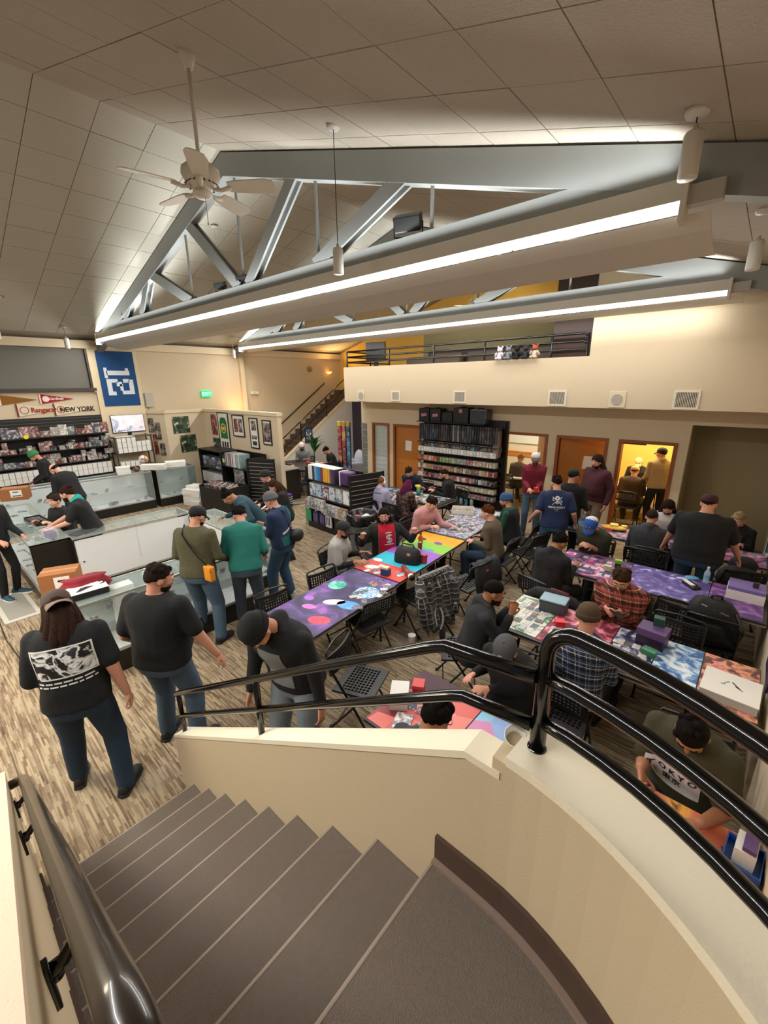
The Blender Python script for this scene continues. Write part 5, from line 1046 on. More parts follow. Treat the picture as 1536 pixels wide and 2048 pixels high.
CH = [
    ('black folding chair tucked under the galaxy table, nearer the stair rail', -3.76, 2.46, -94), ('black folding chair tucked under the galaxy table, behind the grey shirt', -3.78, 3.24, -94),
    ('black folding chair under the man in the grey shirt', -4.35, 3.90, -70), ('black folding chair under the laughing man in red', -4.42, 4.72, -100), ('black folding chair under the man in the pink sweater', -4.28, 5.72, -85),
    ('empty black folding chair at the right side of the galaxy table', -3.12, 3.20, 80), ('black folding chair with a grey plaid shirt hung over its back', -3.02, 4.05, 82), ('black folding chair with a dark jacket hung over its back', -2.72, 4.80, 80),
    ('black folding chair under the red-haired man', -2.78, 5.86, 92), ('black folding chair under the man in the blue knit cap', -2.82, 6.85, 95), ('empty black folding chair between the knit cap and the blue shirt', -2.55, 6.42, 78),
    ('empty black folding chair standing by the stair rail at the end of the red table', -2.42, 2.37, -70), ('black folding chair at the near left corner of the red table', -1.72, 1.66, -15), ('black folding chair under the man with the grey cap', -1.12, 3.02, 175),
    ('black folding chair under the dark-haired man seen from above', -1.24, 1.50, 5), ('black folding chair under the man in the printed olive shirt', 0.03, 3.02, 180),
    ('black folding chair under the man in the grey hoodie', -1.98, 3.42, -55), ('black folding chair under the man in blue plaid', -0.84, 3.22, 0), ('black folding chair under the man in red plaid', -0.80, 4.92, 180), ('black folding chair beside the man in red plaid', -0.36, 4.98, 170),
    ('empty black folding chair tucked behind the purple box', -0.28, 4.62, 180), ('black folding chair holding the big black backpack', -0.02, 5.30, 0),
    ('black folding chair under the man in the blue cap', -1.58, 6.55, 178), ('black folding chair under the dark patterned cardigan', -1.72, 4.98, -15), ('empty black folding chair at the far side of the purple table', -0.88, 6.52, 180),
    ('black folding chair under the man in the charcoal hoodie', -0.98, 6.92, 0), ('black folding chair under the man in the white shirt', -0.92, 8.15, 180), ('black folding chair under the blond person', -0.02, 8.15, 180), ('empty black folding chair at the right end of the back table', 0.1, 6.9, 20),
    ('black folding chair under the person in lavender', -5.95, 6.45, 0), ('black folding chair under the purple-haired person', -5.35, 6.45, 0), ('black folding chair under the man in the navy shirt', -6.0, 8.10, 180), ('black folding chair under the man in the black jacket', -5.0, 8.05, 160),
    ('black folding chair under the grey hooded person in the lounge', -11.35, 8.85, -150), ('black folding chair under the man in black in the lounge', -9.95, 8.80, 150), ('black folding chair under the dark figure in the lounge', -10.75, 7.15, -20), ('empty black folding chair before the lounge table', -9.6, 7.5, 30),
    ('black folding chair under the man in the brown jacket in the yellow room', -1.98, 10.45, 0), ('black folding chair under the man facing us in the yellow room', -2.2, 12.2, 180), ('black folding chair in the pale room', -4.85, 10.6, -10),
]
CHAIRS = [chair(*c) for c in CH]

# ---------------------------------------------------------------- folding tables
TTOP = mat('table_top_dark', '#2b2726', 0.5); TEDGE = mat('table_edge_taupe', '#8d8077', 0.5); TLEG = mat('table_leg_black', '#121213', 0.35)
TTOPW = mat('table_top_white', '#d8d6d0', 0.4)
def table(label, x, y, rot, L_=1.83, W_=0.76, top=TTOP, h=0.74):
    t = thing('folding_table', label, 'table', (x, y, 0), math.radians(rot), 'folding tables')
    MB().box((0, 0, h - 0.014), (W_, L_, 0.022), None, 0, 0.004).build('table_top', top, t)
    m = MB()
    for s in (-1, 1): m.bb((s * (W_ / 2 - 0.012) - 0.012, -L_ / 2, h - 0.045), (s * (W_ / 2 - 0.012) + 0.012, L_ / 2, h - 0.024))
    for s in (-1, 1): m.bb((-W_ / 2 + 0.024, s * (L_ / 2 - 0.012) - 0.012, h - 0.045), (W_ / 2 - 0.024, s * (L_ / 2 - 0.012) + 0.012, h - 0.024))
    m.build('edge_band', TEDGE, t)
    for sy in (-1, 1):
        for sx in (-1, 1):
            MB().tube([(sx * (W_ / 2 - 0.10), sy * (L_ / 2 - 0.30), h - 0.03), (sx * (W_ / 2 - 0.10), sy * (L_ / 2 - 0.26), 0.0)], 0.014, 8).build('leg', TLEG, t)
        MB().cyl((-W_ / 2 + 0.10, sy * (L_ / 2 - 0.275), 0.22), (W_ / 2 - 0.10, sy * (L_ / 2 - 0.275), 0.22), 0.011, seg=8).build('crossbar', TLEG, t)
        MB().tube([(0, sy * (L_ / 2 - 0.275), 0.24), (0, sy * 0.22, h - 0.03)], 0.009, 6).build('brace', TLEG, t)
    return t
K = 4.4
def row1(l, d):  # along the first row: l metres from its near end, d sideways
    a = math.radians(K); return (-3.335 - math.sin(a) * l + math.cos(a) * d, 2.05 + math.cos(a) * l - 0.0 + math.sin(a) * d)
p = row1(0.80, 0); table('folding table under the galaxy play mat', p[0], p[1], K, 1.70, 0.78)
p = row1(2.58, 0); table('folding table under the rainbow-coloured play mat', p[0], p[1], K)
p = row1(4.42, 0); table('folding table covered with cards, far end of the first row', p[0], p[1], K)
table('folding table with the white and red card mats', -0.70, 4.05, 90, 2.15, 0.84)
table('folding table with the purple play mats', -0.72, 5.86, 90, 2.25, 0.86)
table('folding table at the back with the yellow heap', -1.15, 7.50, 90, 3.1, 0.62)
table('folding table with the red crystal play mats below the stair wall', -0.72, 2.20, 90, 2.25, 0.76)
table('folding card table before the supply shelving', -5.60, 7.25, 90, 1.83, 0.76)
table('black folding table in the lounge', -10.7, 8.05, 80, 1.83, 0.80)
table('white folding table in the pale room', -4.75, 11.5, 20, 2.2, 0.8, TTOPW)
table('folding table in the yellow room', -2.1, 11.3, 90, 1.5, 0.76, TTOPW)

# play mats and printed tops: each a thin mat lying on its table
def mat_thing(label, x, y, z, w_, l_, rot, m, stitched=True):
    t = thing('play_mat', label, 'mat', (x, y, z), math.radians(rot), 'printed play mats')
    MB().box((0, 0, 0.0015), (w_, l_, 0.003)).build('mat_print', m, t)
    return t
GAL = print_mat('galaxy_print', [(0, '#1e1a34'), (0.38, '#342c50'), (0.5, '#4a3e6c'), (0.58, '#6a4a90'), (0.66, '#a060b8'), (0.74, '#54468a'), (1, '#d8b8e0')], 3.2, 6, 0.7, seed=4.0, rough=0.6)
p = row1(0.80, 0)
t = mat_thing('purple galaxy play mat with planets covering the near table', p[0], p[1], 0.738, 0.77, 1.69, K, GAL)
def disc(parent, x, y, r, m, nm, sx=1.0, z=0.0033, seg=28, rot=0.0):
    o = MB().lathe([(0, 0), (r, 0), (r, 0.0008), (0, 0.0008)], seg=seg).build(nm, m, parent, False, (x, y, z)); o.scale = (sx, 1, 1); o.rotation_euler = (0, 0, rot); return o
TEAL = print_mat('teal_planet', [(0, '#1c4a4a'), (0.45, '#3aa890'), (0.55, '#7fe0c4'), (1, '#c8fff0')], 9, 3, 1)
BLUEP = print_mat('pale_blue_planet', [(0, '#2a4a78'), (0.45, '#5f9ad0'), (0.55, '#b8e0f4'), (1, '#ffffff')], 14, 3, 2)
disc(t, -0.21, 0.36, 0.115, TEAL, 'teal_planet'); disc(t, 0.22, 0.42, 0.15, BLUEP, 'pale_planet')
disc(t, 0.06, 0.02, 0.06, print_mat('white_nebula', [(0, '#e8d0e0'), (0.5, '#fff4f0'), (1, '#f0b8d8')], 12, 3, 2), 'white_nebula', 2.2, rot=0.6)
disc(t, 0.20, -0.36, 0.08, print_mat('red_nebula', [(0, '#7a1a40'), (0.5, '#e83a58'), (1, '#ff8090')], 30, 2, 2), 'red_nebula', 1.6, rot=0.4)
disc(t, 0.24, 0.06, 0.09, print_mat('cyan_nebula', [(0, '#2a3f80'), (0.5, '#4a9ae0'), (1, '#c8f4ff')], 20, 3, 2), 'cyan_nebula', 1.6, rot=0.2)
disc(t, -0.25, -0.08, 0.05, print_mat('violet_planet', [(0, '#5a3080'), (0.5, '#a060c8'), (1, '#e0b8f0')], 20, 3, 2), 'violet_planet', 1.3)
disc(t, -0.10, -0.22, 0.05, print_mat('pink_swirl', [(0, '#7a2a80'), (0.5, '#d868c0'), (1, '#ffc8f0')], 30, 2, 3), 'pink_swirl', 1.8, rot=0.3)
strip = [('#d8443c', 'red'), ('#2fb6cf', 'cyan'), ('#9a5ec4', 'violet'), ('#86bf3c', 'green'), ('#e0a224', 'amber')]
p = row1(2.58, 0)
t = thing('play_mat', 'rainbow play mat of red, cyan, violet, green and amber bands', 'mat', (p[0], p[1], 0.738), math.radians(K), 'printed play mats')
for k, (c, nm) in enumerate(strip):
    y0 = -0.90 + 0.36 * k
    MB().bb((-0.385, y0, 0), (0.385, y0 + 0.36, 0.003)).build('color_band', mat('band_' + nm, c, 0.6), t)
TQ = mat('teal_dragon_print', '#3fc8b4', 0.6, vary=0.4, vscale=18)
disc(t, -0.05, 0.20, 0.07, TQ, 'printed_creature', 1.7, rot=0.5); disc(t, 0.13, 0.22, 0.05, mat('blue_creature', '#5a9ac0', 0.6, vary=0.4, vscale=18), 'printed_creature', 1.6, rot=0.3); disc(t, 0.05, 0.02, 0.05, TQ, 'printed_creature', 1.8, rot=-0.4); disc(t, 0.10, 0.55, 0.05, mat('violet_creature', '#6a4a90', 0.6, vary=0.6, vscale=18), 'printed_creature', 1.5, rot=-0.2); disc(t, -0.22, 0.58, 0.06, mat('dark_creature', '#4a3a18', 0.6), 'printed_creature', 1.3)
disc(t, -0.2, -0.74, 0.06, mat('white_creature', '#f0e0da', 0.6), 'printed_creature', 1.8, rot=0.4); disc(t, -0.28, -0.5, 0.05, mat('white_creature', '#f0e0da', 0.6), 'printed_creature', 1.5)
CARDM = print_mat('messy_cards', [(0, '#1c1e24'), (0.35, '#3b4450'), (0.47, '#8a93a0'), (0.54, '#c9ccd0'), (0.60, '#7a4a86'), (0.66, '#3a5a72'), (0.74, '#b4503c'), (1, '#e8e4e0')], 9, 3, 1.2, seed=1)
p = row1(4.40, 0); mat_thing('dark play mat strewn with cards before the pink sweater', p[0], p[1], 0.738, 0.72, 1.7, K, CARDM)
def flat_mat(label, x0, x1, y0, y1, stops, scale, z=0.7375, kind='noise', detail=4, distort=1.0, seed=0.0, rot=0.0):
    m = print_mat('mat_' + label[:24].replace(' ', '_') + str(seed), stops, scale, detail, distort, kind, 0.6, seed=seed)
    return mat_thing(label, (x0 + x1) / 2, (y0 + y1) / 2, z, x1 - x0, y1 - y0, rot, m)
flat_mat('white and green play mat before the grey hoodie', -1.76, -1.30, 3.68, 4.45, [(0, '#3a5a48'), (0.40, '#5d8a68'), (0.47, '#cfd2c4'), (0.6, '#e8e6dc'), (0.7, '#7d8478'), (1, '#f4f2ea')], 7, seed=1)
flat_mat('pink and red play mat with the red deck box on it', -1.29, -0.72, 3.66, 4.45, [(0, '#3a1626'), (0.42, '#6a2438'), (0.5, '#b2405c'), (0.58, '#d8808c'), (0.68, '#f0c8c4'), (1, '#ffffff')], 10, seed=2, distort=0.5)
flat_mat('dark blue and white play mat before the red plaid shirt', -0.71, -0.36, 3.66, 4.42, [(0, '#15152c'), (0.47, '#2a2a50'), (0.53, '#8a90b8'), (0.6, '#dfe2ea'), (1, '#ffffff')], 9, seed=3)
flat_mat('bright blue and white play mat beside the purple box', -0.35, -0.02, 3.66, 4.46, [(0, '#1c2c58'), (0.42, '#3f6aa8'), (0.5, '#8fb4d8'), (0.58, '#dfeaf2'), (1, '#ffffff')], 9, seed=4)
flat_mat('orange and pink battle-print play mat at the wall end of its table', -0.01, 0.37, 3.66, 4.46, [(0, '#2c2430'), (0.42, '#6a4a48'), (0.5, '#c87858'), (0.57, '#f0b08c'), (0.65, '#d8707c'), (1, '#ffe8d8')], 9, seed=5)
flat_mat('magenta and black play mat before the blue cap', -1.83, -0.98, 5.45, 6.26, [(0, '#1c1624'), (0.40, '#3a2a4c'), (0.5, '#6a4a80'), (0.56, '#b8488c'), (0.64, '#e06aa0'), (0.7, '#d8d0dc'), (1, '#ffffff')], 6, seed=6)
flat_mat('violet play mat with blue streaks before the backpack', -0.97, -0.12, 5.45, 6.26, [(0, '#3a3060'), (0.42, '#56488a'), (0.54, '#7a6ab0'), (0.62, '#a8b4e0'), (0.68, '#e8f0ff'), (0.76, '#6a5aa0'), (1, '#c0d0f0')], 3.5, seed=7, distort=2.5)
flat_mat('purple play mat by the right wall', -0.11, 0.37, 5.45, 6.26, [(0, '#2e2248'), (0.45, '#5a3a78'), (0.55, '#8a5aa0'), (0.66, '#c08ad0'), (1, '#e8d0f0')], 5, seed=8)
flat_mat('blue play mat on the back table before the maroon sweater', -2.66, -1.95, 7.2, 7.79, [(0, '#1c2c44'), (0.5, '#35557a'), (0.6, '#6a90b0'), (1, '#c8d8e4')], 6, seed=9)
flat_mat('pink and blue play mat on the back table under the yellow heap', -1.94, -0.9, 7.2, 7.79, [(0, '#1c1e2c'), (0.42, '#35405c'), (0.5, '#5a7a98'), (0.57, '#c0589a'), (0.66, '#e88ab8'), (1, '#f0e8f0')], 7, seed=10)
flat_mat('red and teal play mat on the back table before the white shirt', -0.89, 0.38, 7.2, 7.79, [(0, '#1c1e2c'), (0.42, '#45304c'), (0.5, '#a04a70'), (0.58, '#4a8098'), (0.66, '#e08a9a'), (1, '#f0e8f0')], 7, seed=11)
CRY = [(0, '#3a1a26'), (0.18, '#6a2c38'), (0.34, '#c85858'), (0.5, '#e87870'), (0.66, '#8a4048'), (0.8, '#f0a090'), (1, '#d86060')]
flat_mat('red crystal-print play mat at the left end of the near table', -1.84, -1.22, 1.84, 2.57, CRY, 4.2, kind='voronoi', seed=12)
flat_mat('sky-blue and violet crystal-print play mat under the dark curly hair', -1.21, -0.62, 1.84, 2.57, [(0, '#a8d8f0'), (0.3, '#78bce8'), (0.5, '#c8a8e8'), (0.7, '#e07890'), (0.85, '#b8e8ff'), (1, '#d06078')], 4.5, kind='voronoi', seed=13)
flat_mat('orange-red play mat before the printed olive shirt', -0.61, 0.40, 1.84, 2.57, [(0, '#8a3a30'), (0.4, '#d86a50'), (0.5, '#e88a68'), (0.62, '#f0b040'), (0.7, '#5a2a30'), (1, '#f0d0c0')], 3.5, seed=14)
flat_mat('light play mat with card rows on the supply-shelf card table', -6.4, -4.8, 6.92, 7.58, [(0, '#1a1a1e'), (0.45, '#3a3236'), (0.52, '#7a8a92'), (0.6, '#c0b8b0'), (1, '#e8e4e0')], 9, seed=15)

# ---------------------------------------------------------------- things on the tables
CARDT = objrand_mat('card_face', [(0, '#e8e6e2'), (0.25, '#c9ccd2'), (0.45, '#8a4a52'), (0.6, '#4a5a78'), (0.72, '#d8cfc0'), (0.86, '#2c2c34')], 0.4, 0.35, 60)
cm = MB().box((0, 0, 0.0012), (0.063, 0.088, 0.0024)).mesh('playing_card', CARDT)
ORD = ['first', 'second', 'third', 'fourth', 'fifth', 'sixth', 'seventh', 'eighth', 'ninth', 'tenth']
def cards(n, x0, x1, y0, y1, z, where, seed, rows=None, rot=0.0):
    r = random.Random(seed)
    for k in range(n):
        if rows:
            x = x0 + (x1 - x0) * ((k % rows[0]) + 0.5) / rows[0]; y = y0 + (y1 - y0) * ((k // rows[0]) + 0.5) / rows[1]
            x += r.uniform(-0.008, 0.008); y += r.uniform(-0.008, 0.008); a = rot + r.choice((0, 0, 0, PI / 2)) + r.uniform(-0.06, 0.06)
        else:
            x, y, a = r.uniform(x0, x1), r.uniform(y0, y1), r.uniform(-0.8, 0.8)
        o = obj('playing_card', cm, None, (x, y, z + 0.0008 * (k % 3)), (0, 0, a)); tag(o, 'card lying ' + where + (', %s row up, %s from the left' % (nth(k // rows[0] + 1), nth(k % rows[0] + 1)) if rows else ''), 'card', 'cards ' + where)
ZM = 0.7412
cards(20, -3.35, -2.98, 2.95, 3.62, ZM, 'at the far end of the galaxy play mat', 1)
cards(14, -3.85, -3.2, 3.7, 4.0, ZM, 'on the red band of the rainbow play mat', 2)
cards(60, -4.15, -3.35, 5.65, 7.1, ZM, 'in the spread before the pink sweater', 3)
cards(24, -1.70, -1.34, 3.72, 4.35, ZM, 'on the white-green play mat', 4, (4, 6))
cards(20, -1.24, -0.90, 3.70, 4.0, ZM, 'on the pink and red play mat', 5, (5, 4))
cards(16, -0.69, -0.40, 3.72, 4.2, ZM, 'on the dark blue play mat', 6, (4, 4))
cards(24, -1.70, -1.10, 5.52, 6.15, ZM, 'on the magenta and black play mat', 7, (6, 4))
cards(26, -1.9, -0.2, 7.25, 7.7, ZM, 'on the back table', 8)
cards(18, -6.3, -4.9, 6.98, 7.5, ZM, 'on the supply-shelf card table', 9)
cards(14, -0.55, 0.30, 1.95, 2.4, ZM, 'on the orange-red play mat', 10)
cards(8, -1.70, -1.42, 2.02, 2.3, ZM, 'in a loose pile by the red deck box', 11)
def deck_box(label, x, y, z, rot, d, c, lid=None, top=None):
    t = thing('deck_box', label, 'box', (x, y, z), rot)
    MB().box((0, 0, d[2] * 0.36), (d[0], d[1], d[2] * 0.72), None, 0, 0.004).build('box_body', mat('deck_' + c[1:], c, 0.4), t)
    MB().box((0, 0, d[2] * 0.86), (d[0] + 0.004, d[1] + 0.004, d[2] * 0.28), None, 0, 0.004).build('lid', mat('deck_' + (lid or c)[1:], lid or c, 0.4), t)
    if top: MB().box((0, 0, d[2] + 0.012), (d[0] * 0.8, d[1] * 0.8, 0.024), None, 0, 0.002).build('card_stack', mat('deck_' + top[1:], top, 0.5), t)
    return t
deck_box('navy deck box with cards on top on the rainbow mat', -3.36, 3.80, ZM, 0.2, (0.11, 0.09, 0.09), '#24406a', '#24406a', '#d8c8a8')
deck_box('small grey deck box beside the black bag', -3.62, 4.42, ZM, 0.5, (0.07, 0.05, 0.09), '#9a8f84', '#c8bfae')
deck_box('violet deck box beside the black bag', -3.55, 4.52, ZM, 0.2, (0.10, 0.08, 0.08), '#5a3a78')
deck_box('pale card case near the bottle on the rainbow mat', -3.52, 4.68, ZM, -0.3, (0.09, 0.07, 0.05), '#c4b49a')
deck_box('red drink carton on the rainbow mat right of the black bag', -3.20, 4.42, ZM, 0.15, (0.08, 0.06, 0.13), '#b03a2c', '#8a2a24')
t = thing('bottle', 'small orange bottle standing on the amber band of the rainbow mat', 'bottle', (-3.70, 5.02, ZM)); MB().lathe([(0, 0), (0.034, 0), (0.036, 0.01), (0.036, 0.10), (0.015, 0.13), (0.015, 0.15), (0, 0.15)], seg=16).build('bottle_body', mat('orange_bottle', '#d0562a', 0.25), t, True); MB().cyl((0, 0, 0.148), (0, 0, 0.17), 0.017, seg=12).build('cap', BLKMET, t)
t = thing('can', 'small dark red can on the violet band of the rainbow mat', 'can', (-3.55, 4.80, ZM)); MB().lathe([(0, 0), (0.03, 0), (0.033, 0.008), (0.033, 0.105), (0.027, 0.115), (0, 0.115)], seg=16).build('can_body', mat('dark_red_can', '#7a2c2c', 0.3, vary=0.3, vscale=30), t, True); MB().cyl((0, 0, 0.112), (0, 0, 0.117), 0.024, seg=14).build('can_top', ALU, t)
t = thing('poster_tube', 'dark red poster tube lying on the red band', 'tube', (-3.14, 3.98, ZM + 0.04), -0.25); MB().cyl((0, -0.17, 0), (0, 0.17, 0), 0.036, seg=18).build('tube_body', mat('tube_red', '#8a2f2c', 0.4), t, True); MB().cyl((0, -0.19, 0), (0, -0.165, 0), 0.038, seg=18).build('end_cap', BLKMET, t, True); MB().cyl((0, -0.165, 0), (0, -0.12, 0), 0.0365, seg=18).build('white_ring', BX, t, True); t.rotation_euler = (0, 0, 1.0)
t = thing('shoulder_bag', 'black zipped bag standing on the rainbow play mat', 'bag', (-3.40, 4.32, ZM), 0.25)
m = MB(); m.rings([[(0.19 * s_ * math.copysign(abs(math.cos(a)) ** 0.6, math.cos(a)), 0.11 * s2 * math.copysign(abs(math.sin(a)) ** 0.6, math.sin(a)), z) for a in [2 * PI * k / 20 for k in range(20)]] for z, s_, s2 in ((0, 0.95, 0.95), (0.02, 1.03, 1.05), (0.12, 0.98, 0.95), (0.19, 0.85, 0.7), (0.22, 0.7, 0.3))]); m.build('bag_body', mat('black_bag_cloth', '#121214', 0.7, bump=0.5, bscale=18), t, True)
MB().tube([(-0.10, 0, 0.20), (-0.08, -0.01, 0.27), (0.08, -0.01, 0.27), (0.10, 0, 0.20)], 0.01, 6).build('handle', BLKMET, t, True); MB().box((0.05, -0.095, 0.15), (0.05, 0.008, 0.035)).build('patch', mat('white_red_patch', '#c88a84', 0.6), t)
t = thing('card_tray', 'open white card box with a brown inside on the far card table', 'box', (-4.02, 6.80, ZM), 0.5)
for (a, b, nm, mm) in (((-0.21, -0.11, 0), (0.21, 0.11, 0.006), 'bottom', KRAFT), ((-0.21, -0.11, 0), (-0.205, 0.11, 0.09), 'side', BX), ((0.205, -0.11, 0), (0.21, 0.11, 0.09), 'side', BX), ((-0.205, -0.11, 0), (0.205, -0.105, 0.09), 'side', BX), ((-0.205, 0.105, 0), (0.205, 0.11, 0.12), 'side', BX)): MB().bb(a, b).build(nm, mm, t)
MB().bb((-0.19, -0.1, 0.006), (0.19, 0.1, 0.05)).build('cards', print_mat('card_rows', [(0, '#4a3020'), (0.5, '#8a6a50'), (0.6, '#d8d0c4'), (1, '#f0ece4')], 6, 1, 0, stretch=(12, 1, 1)), t)
t = thing('card_case', 'grey zipped card case with a pale blue lid on the pink and red mat', 'case', (-1.36, 4.32, ZM), 0.1); MB().box((0, 0, 0.065), (0.27, 0.20, 0.13), None, 0, 0.018).build('case_body', mat('grey_case', '#4c5156', 0.6), t, True); MB().box((0, 0, 0.135), (0.272, 0.202, 0.022), None, 0, 0.01).build('case_lid', mat('pale_blue_lid', '#8aa4b4', 0.5), t, True); MB().box((0, 0, 0.123), (0.276, 0.206, 0.006)).build('zip', BLKMET, t)
t = thing('drink_can', 'tall white and silver can on the pink and red mat', 'can', (-1.02, 4.38, ZM)); MB().lathe([(0, 0), (0.028, 0), (0.033, 0.01), (0.033, 0.145), (0.026, 0.158), (0, 0.158)], seg=18).build('can_body', print_mat('can_print', [(0, '#d8dadc'), (0.5, '#e8eaec'), (0.56, '#7a8aa0'), (1, '#f0f0f0')], 12, 1, 0), t, True); MB().cyl((0, 0, 0.155), (0, 0, 0.162), 0.026, seg=16).build('can_top', BX, t)
deck_box('small navy deck box beside the white can', -0.98, 4.26, ZM, 0.2, (0.07, 0.07, 0.08), '#26264e')
deck_box('bright red deck box on the pink and red mat', -1.20, 4.06, ZM, 0.5, (0.095, 0.085, 0.055), '#d8202c')
t = thing('storage_box', 'dark purple storage box with a green deck box on its lid', 'box', (-0.42, 4.30, ZM), -0.1); MB().box((0, 0, 0.05), (0.23, 0.19, 0.10), None, 0, 0.004).build('box_body', mat('deep_purple', '#2e1c3c', 0.4), t); MB().box((0, 0, 0.135), (0.24, 0.20, 0.07), None, 0, 0.004).build('lid', mat('mid_purple', '#5a3f70', 0.5), t)
deck_box('dark green deck box standing on the purple box', -0.40, 4.38, ZM + 0.171, 0.1, (0.085, 0.075, 0.08), '#1c4a3c')
deck_box('green deck box in front of the purple box', -0.40, 4.08, ZM, -0.2, (0.11, 0.08, 0.06), '#3a7a5a', '#4a8a68')
t = thing('flat_box', 'large white flat box with a small dark drawing on its lid', 'box', (0.19, 3.92, ZM), -0.05); MB().box((0, 0, 0.035), (0.36, 0.36, 0.07), None, 0, 0.003).build('box_side', mat('pale_grey_box', '#b8b8b4', 0.6), t); MB().box((0, 0, 0.072), (0.365, 0.365, 0.006)).build('box_lid', BX, t)
m = MB(); m.box((0.03, 0.02, 0.0762), (0.09, 0.010, 0.001), (0, 0, -0.9)); m.box((0.05, -0.01, 0.0762), (0.06, 0.006, 0.001), (0, 0, -0.6)); m.box((-0.03, 0.03, 0.0762), (0.05, 0.005, 0.001), (0, 0, 0.9)); m.box((-0.05, -0.01, 0.0762), (0.03, 0.006, 0.001), (0, 0, 0.3)); m.build('lid_drawing', INK, t)['kind'] = 'stuff'
t = thing('storage_box', 'lilac flat box on a white box at the right end of the purple table', 'box', (0.20, 6.02, ZM), 0.0); MB().box((0, 0, 0.055), (0.34, 0.30, 0.11), None, 0, 0.003).build('box_body', BX, t); MB().box((0, 0, 0.13), (0.33, 0.29, 0.04), None, 0, 0.004).build('lid', mat('lilac_lid', '#7b6aa8', 0.5), t)
deck_box('small dark deck box on the lilac box', 0.27, 6.0, ZM + 0.151, 0.2, (0.05, 0.04, 0.06), '#3a2630')
t = thing('water_bottle', 'clear water bottle on the purple table beside the lilac box', 'bottle', (-0.18, 6.18, ZM))
def bottle_parts(t):
    MB().lathe([(0, 0), (0.03, 0), (0.032, 0.01), (0.032, 0.14), (0.012, 0.18), (0.012, 0.195), (0, 0.195)], seg=16).build('bottle_body', glass_mat('clear_plastic', '#d8eaf4', 0.4), t, True); MB().cyl((0, 0, 0.195), (0, 0, 0.212), 0.014, seg=12).build('cap', BX, t); MB().lathe([(0.0325, 0.06), (0.0328, 0.11)], seg=16, caps=False).build('label', mat('bottle_label_blue', '#6aa4d0', 0.5), t, True)
bottle_parts(t)
t = thing('water_bottle', 'clear water bottle on the back table behind the blue cap', 'bottle', (-2.06, 7.62, ZM)); bottle_parts(t)
t = thing('wrapper', 'light blue wrapper on the purple table beside the water bottle', 'wrapper', (-0.32, 6.2, ZM), 0.3); MB().sph((0, 0, 0.018), (0.08, 0.05, 0.02), 12, 7).build('wrapper_body', mat('light_blue_wrap', '#6ab0d8', 0.4, bump=1, bscale=18), t, True)
t = thing('game_console', 'white and black handheld case with a red edge on the violet mat', 'case', (-0.30, 5.95, ZM), 0.7); MB().box((0, 0, 0.02), (0.10, 0.22, 0.04), None, 0, 0.015).build('case_body', BLKMET, t, True); MB().box((-0.02, 0.02, 0.043), (0.05, 0.16, 0.008), None, 0, 0.003).build('white_face', BX, t); MB().box((0.046, 0, 0.022), (0.012, 0.2, 0.03)).build('red_edge', mat('red_edge', '#c83a4a', 0.4), t)
deck_box('green deck box standing on a dark block on the magenta mat', -1.12, 5.98, ZM + 0.06, 0.2, (0.08, 0.05, 0.05), '#6ab02e', '#8ac83c'); deck_box('dark block under the green deck box', -1.12, 5.98, ZM, 0.2, (0.07, 0.06, 0.059), '#2a2a30')
deck_box('cream card box beside the green deck box', -1.20, 5.80, ZM, 0.1, (0.09, 0.06, 0.07), '#d0c4a8')
t = thing('cloth_heap', 'yellow folded card bag heaped on the back table', 'bag', (-1.58, 7.62, ZM), 0.1); MB().sph((0, 0, 0.03), (0.20, 0.11, 0.035), 16, 8).build('heap', mat('yellow_bag', '#d8a42a', 0.5, bump=1, bscale=14), t, True); MB().box((0.0, 0.01, 0.075), (0.12, 0.09, 0.03), (0.1, 0, 0.2), 0, 0.004).build('pale_box', mat('pale_yellow', '#e4cf6a', 0.5), t)
deck_box('yellow deck box behind the yellow heap on the back table', -1.45, 7.74, ZM, 0.3, (0.08, 0.07, 0.06), '#d8d050'); deck_box('orange deck box in front of the yellow heap', -1.62, 7.50, ZM, 0.0, (0.11, 0.05, 0.05), '#c8603a'); deck_box('small amber deck box right of the yellow heap', -1.22, 7.66, ZM, 0.2, (0.1, 0.07, 0.03), '#d89a2a'); deck_box('blue-white box at the left end of the back table', -2.35, 7.66, ZM, 0.2, (0.12, 0.10, 0.08), '#3a3a70', '#5a5a90')
deck_box('white comic box with a black knob on the red crystal mat', -1.76, 2.14, ZM, 0.6, (0.14, 0.22, 0.10), '#c8c0b4', '#d8d4cc'); deck_box('red deck box behind the white comic box', -1.70, 2.31, ZM, 0.5, (0.09, 0.10, 0.10), '#a01c24', '#c83a3a')
t = thing('foil_pack', 'silver foil pack lying at the near left corner of the red crystal mat', 'pack', (-1.60, 1.98, ZM), 0.4); MB().box((0, 0, 0.006), (0.13, 0.17, 0.012), None, 0, 0.004).build('pack_body', print_mat('foil_print', [(0, '#5a4a50'), (0.45, '#9a9298'), (0.55, '#e8e6e8'), (1, '#ffffff')], 18, 2, 1, rough=0.25), t)
t = thing('lid', 'round white cup lid beside the pale hand on the red table', 'lid', (-0.93, 2.44, ZM)); MB().lathe([(0, 0), (0.055, 0), (0.057, 0.012), (0.05, 0.018), (0, 0.02)], seg=24).build('lid_disc', BX, t, True)
t = thing('plastic_bag', 'crumpled clear plastic bag beside the white lid', 'bag', (-0.80, 2.40, ZM)); MB().sph((0, 0, 0.03), (0.07, 0.06, 0.035), 12, 8).build('bag_film', glass_mat('film', '#d0d4d8', 0.5), t, True)
t = thing('tray', 'bright blue plastic bin of white boxes at the right end of the red table', 'tray', (0.335, 2.40, ZM), -0.1); t.scale = (0.6, 1, 1)
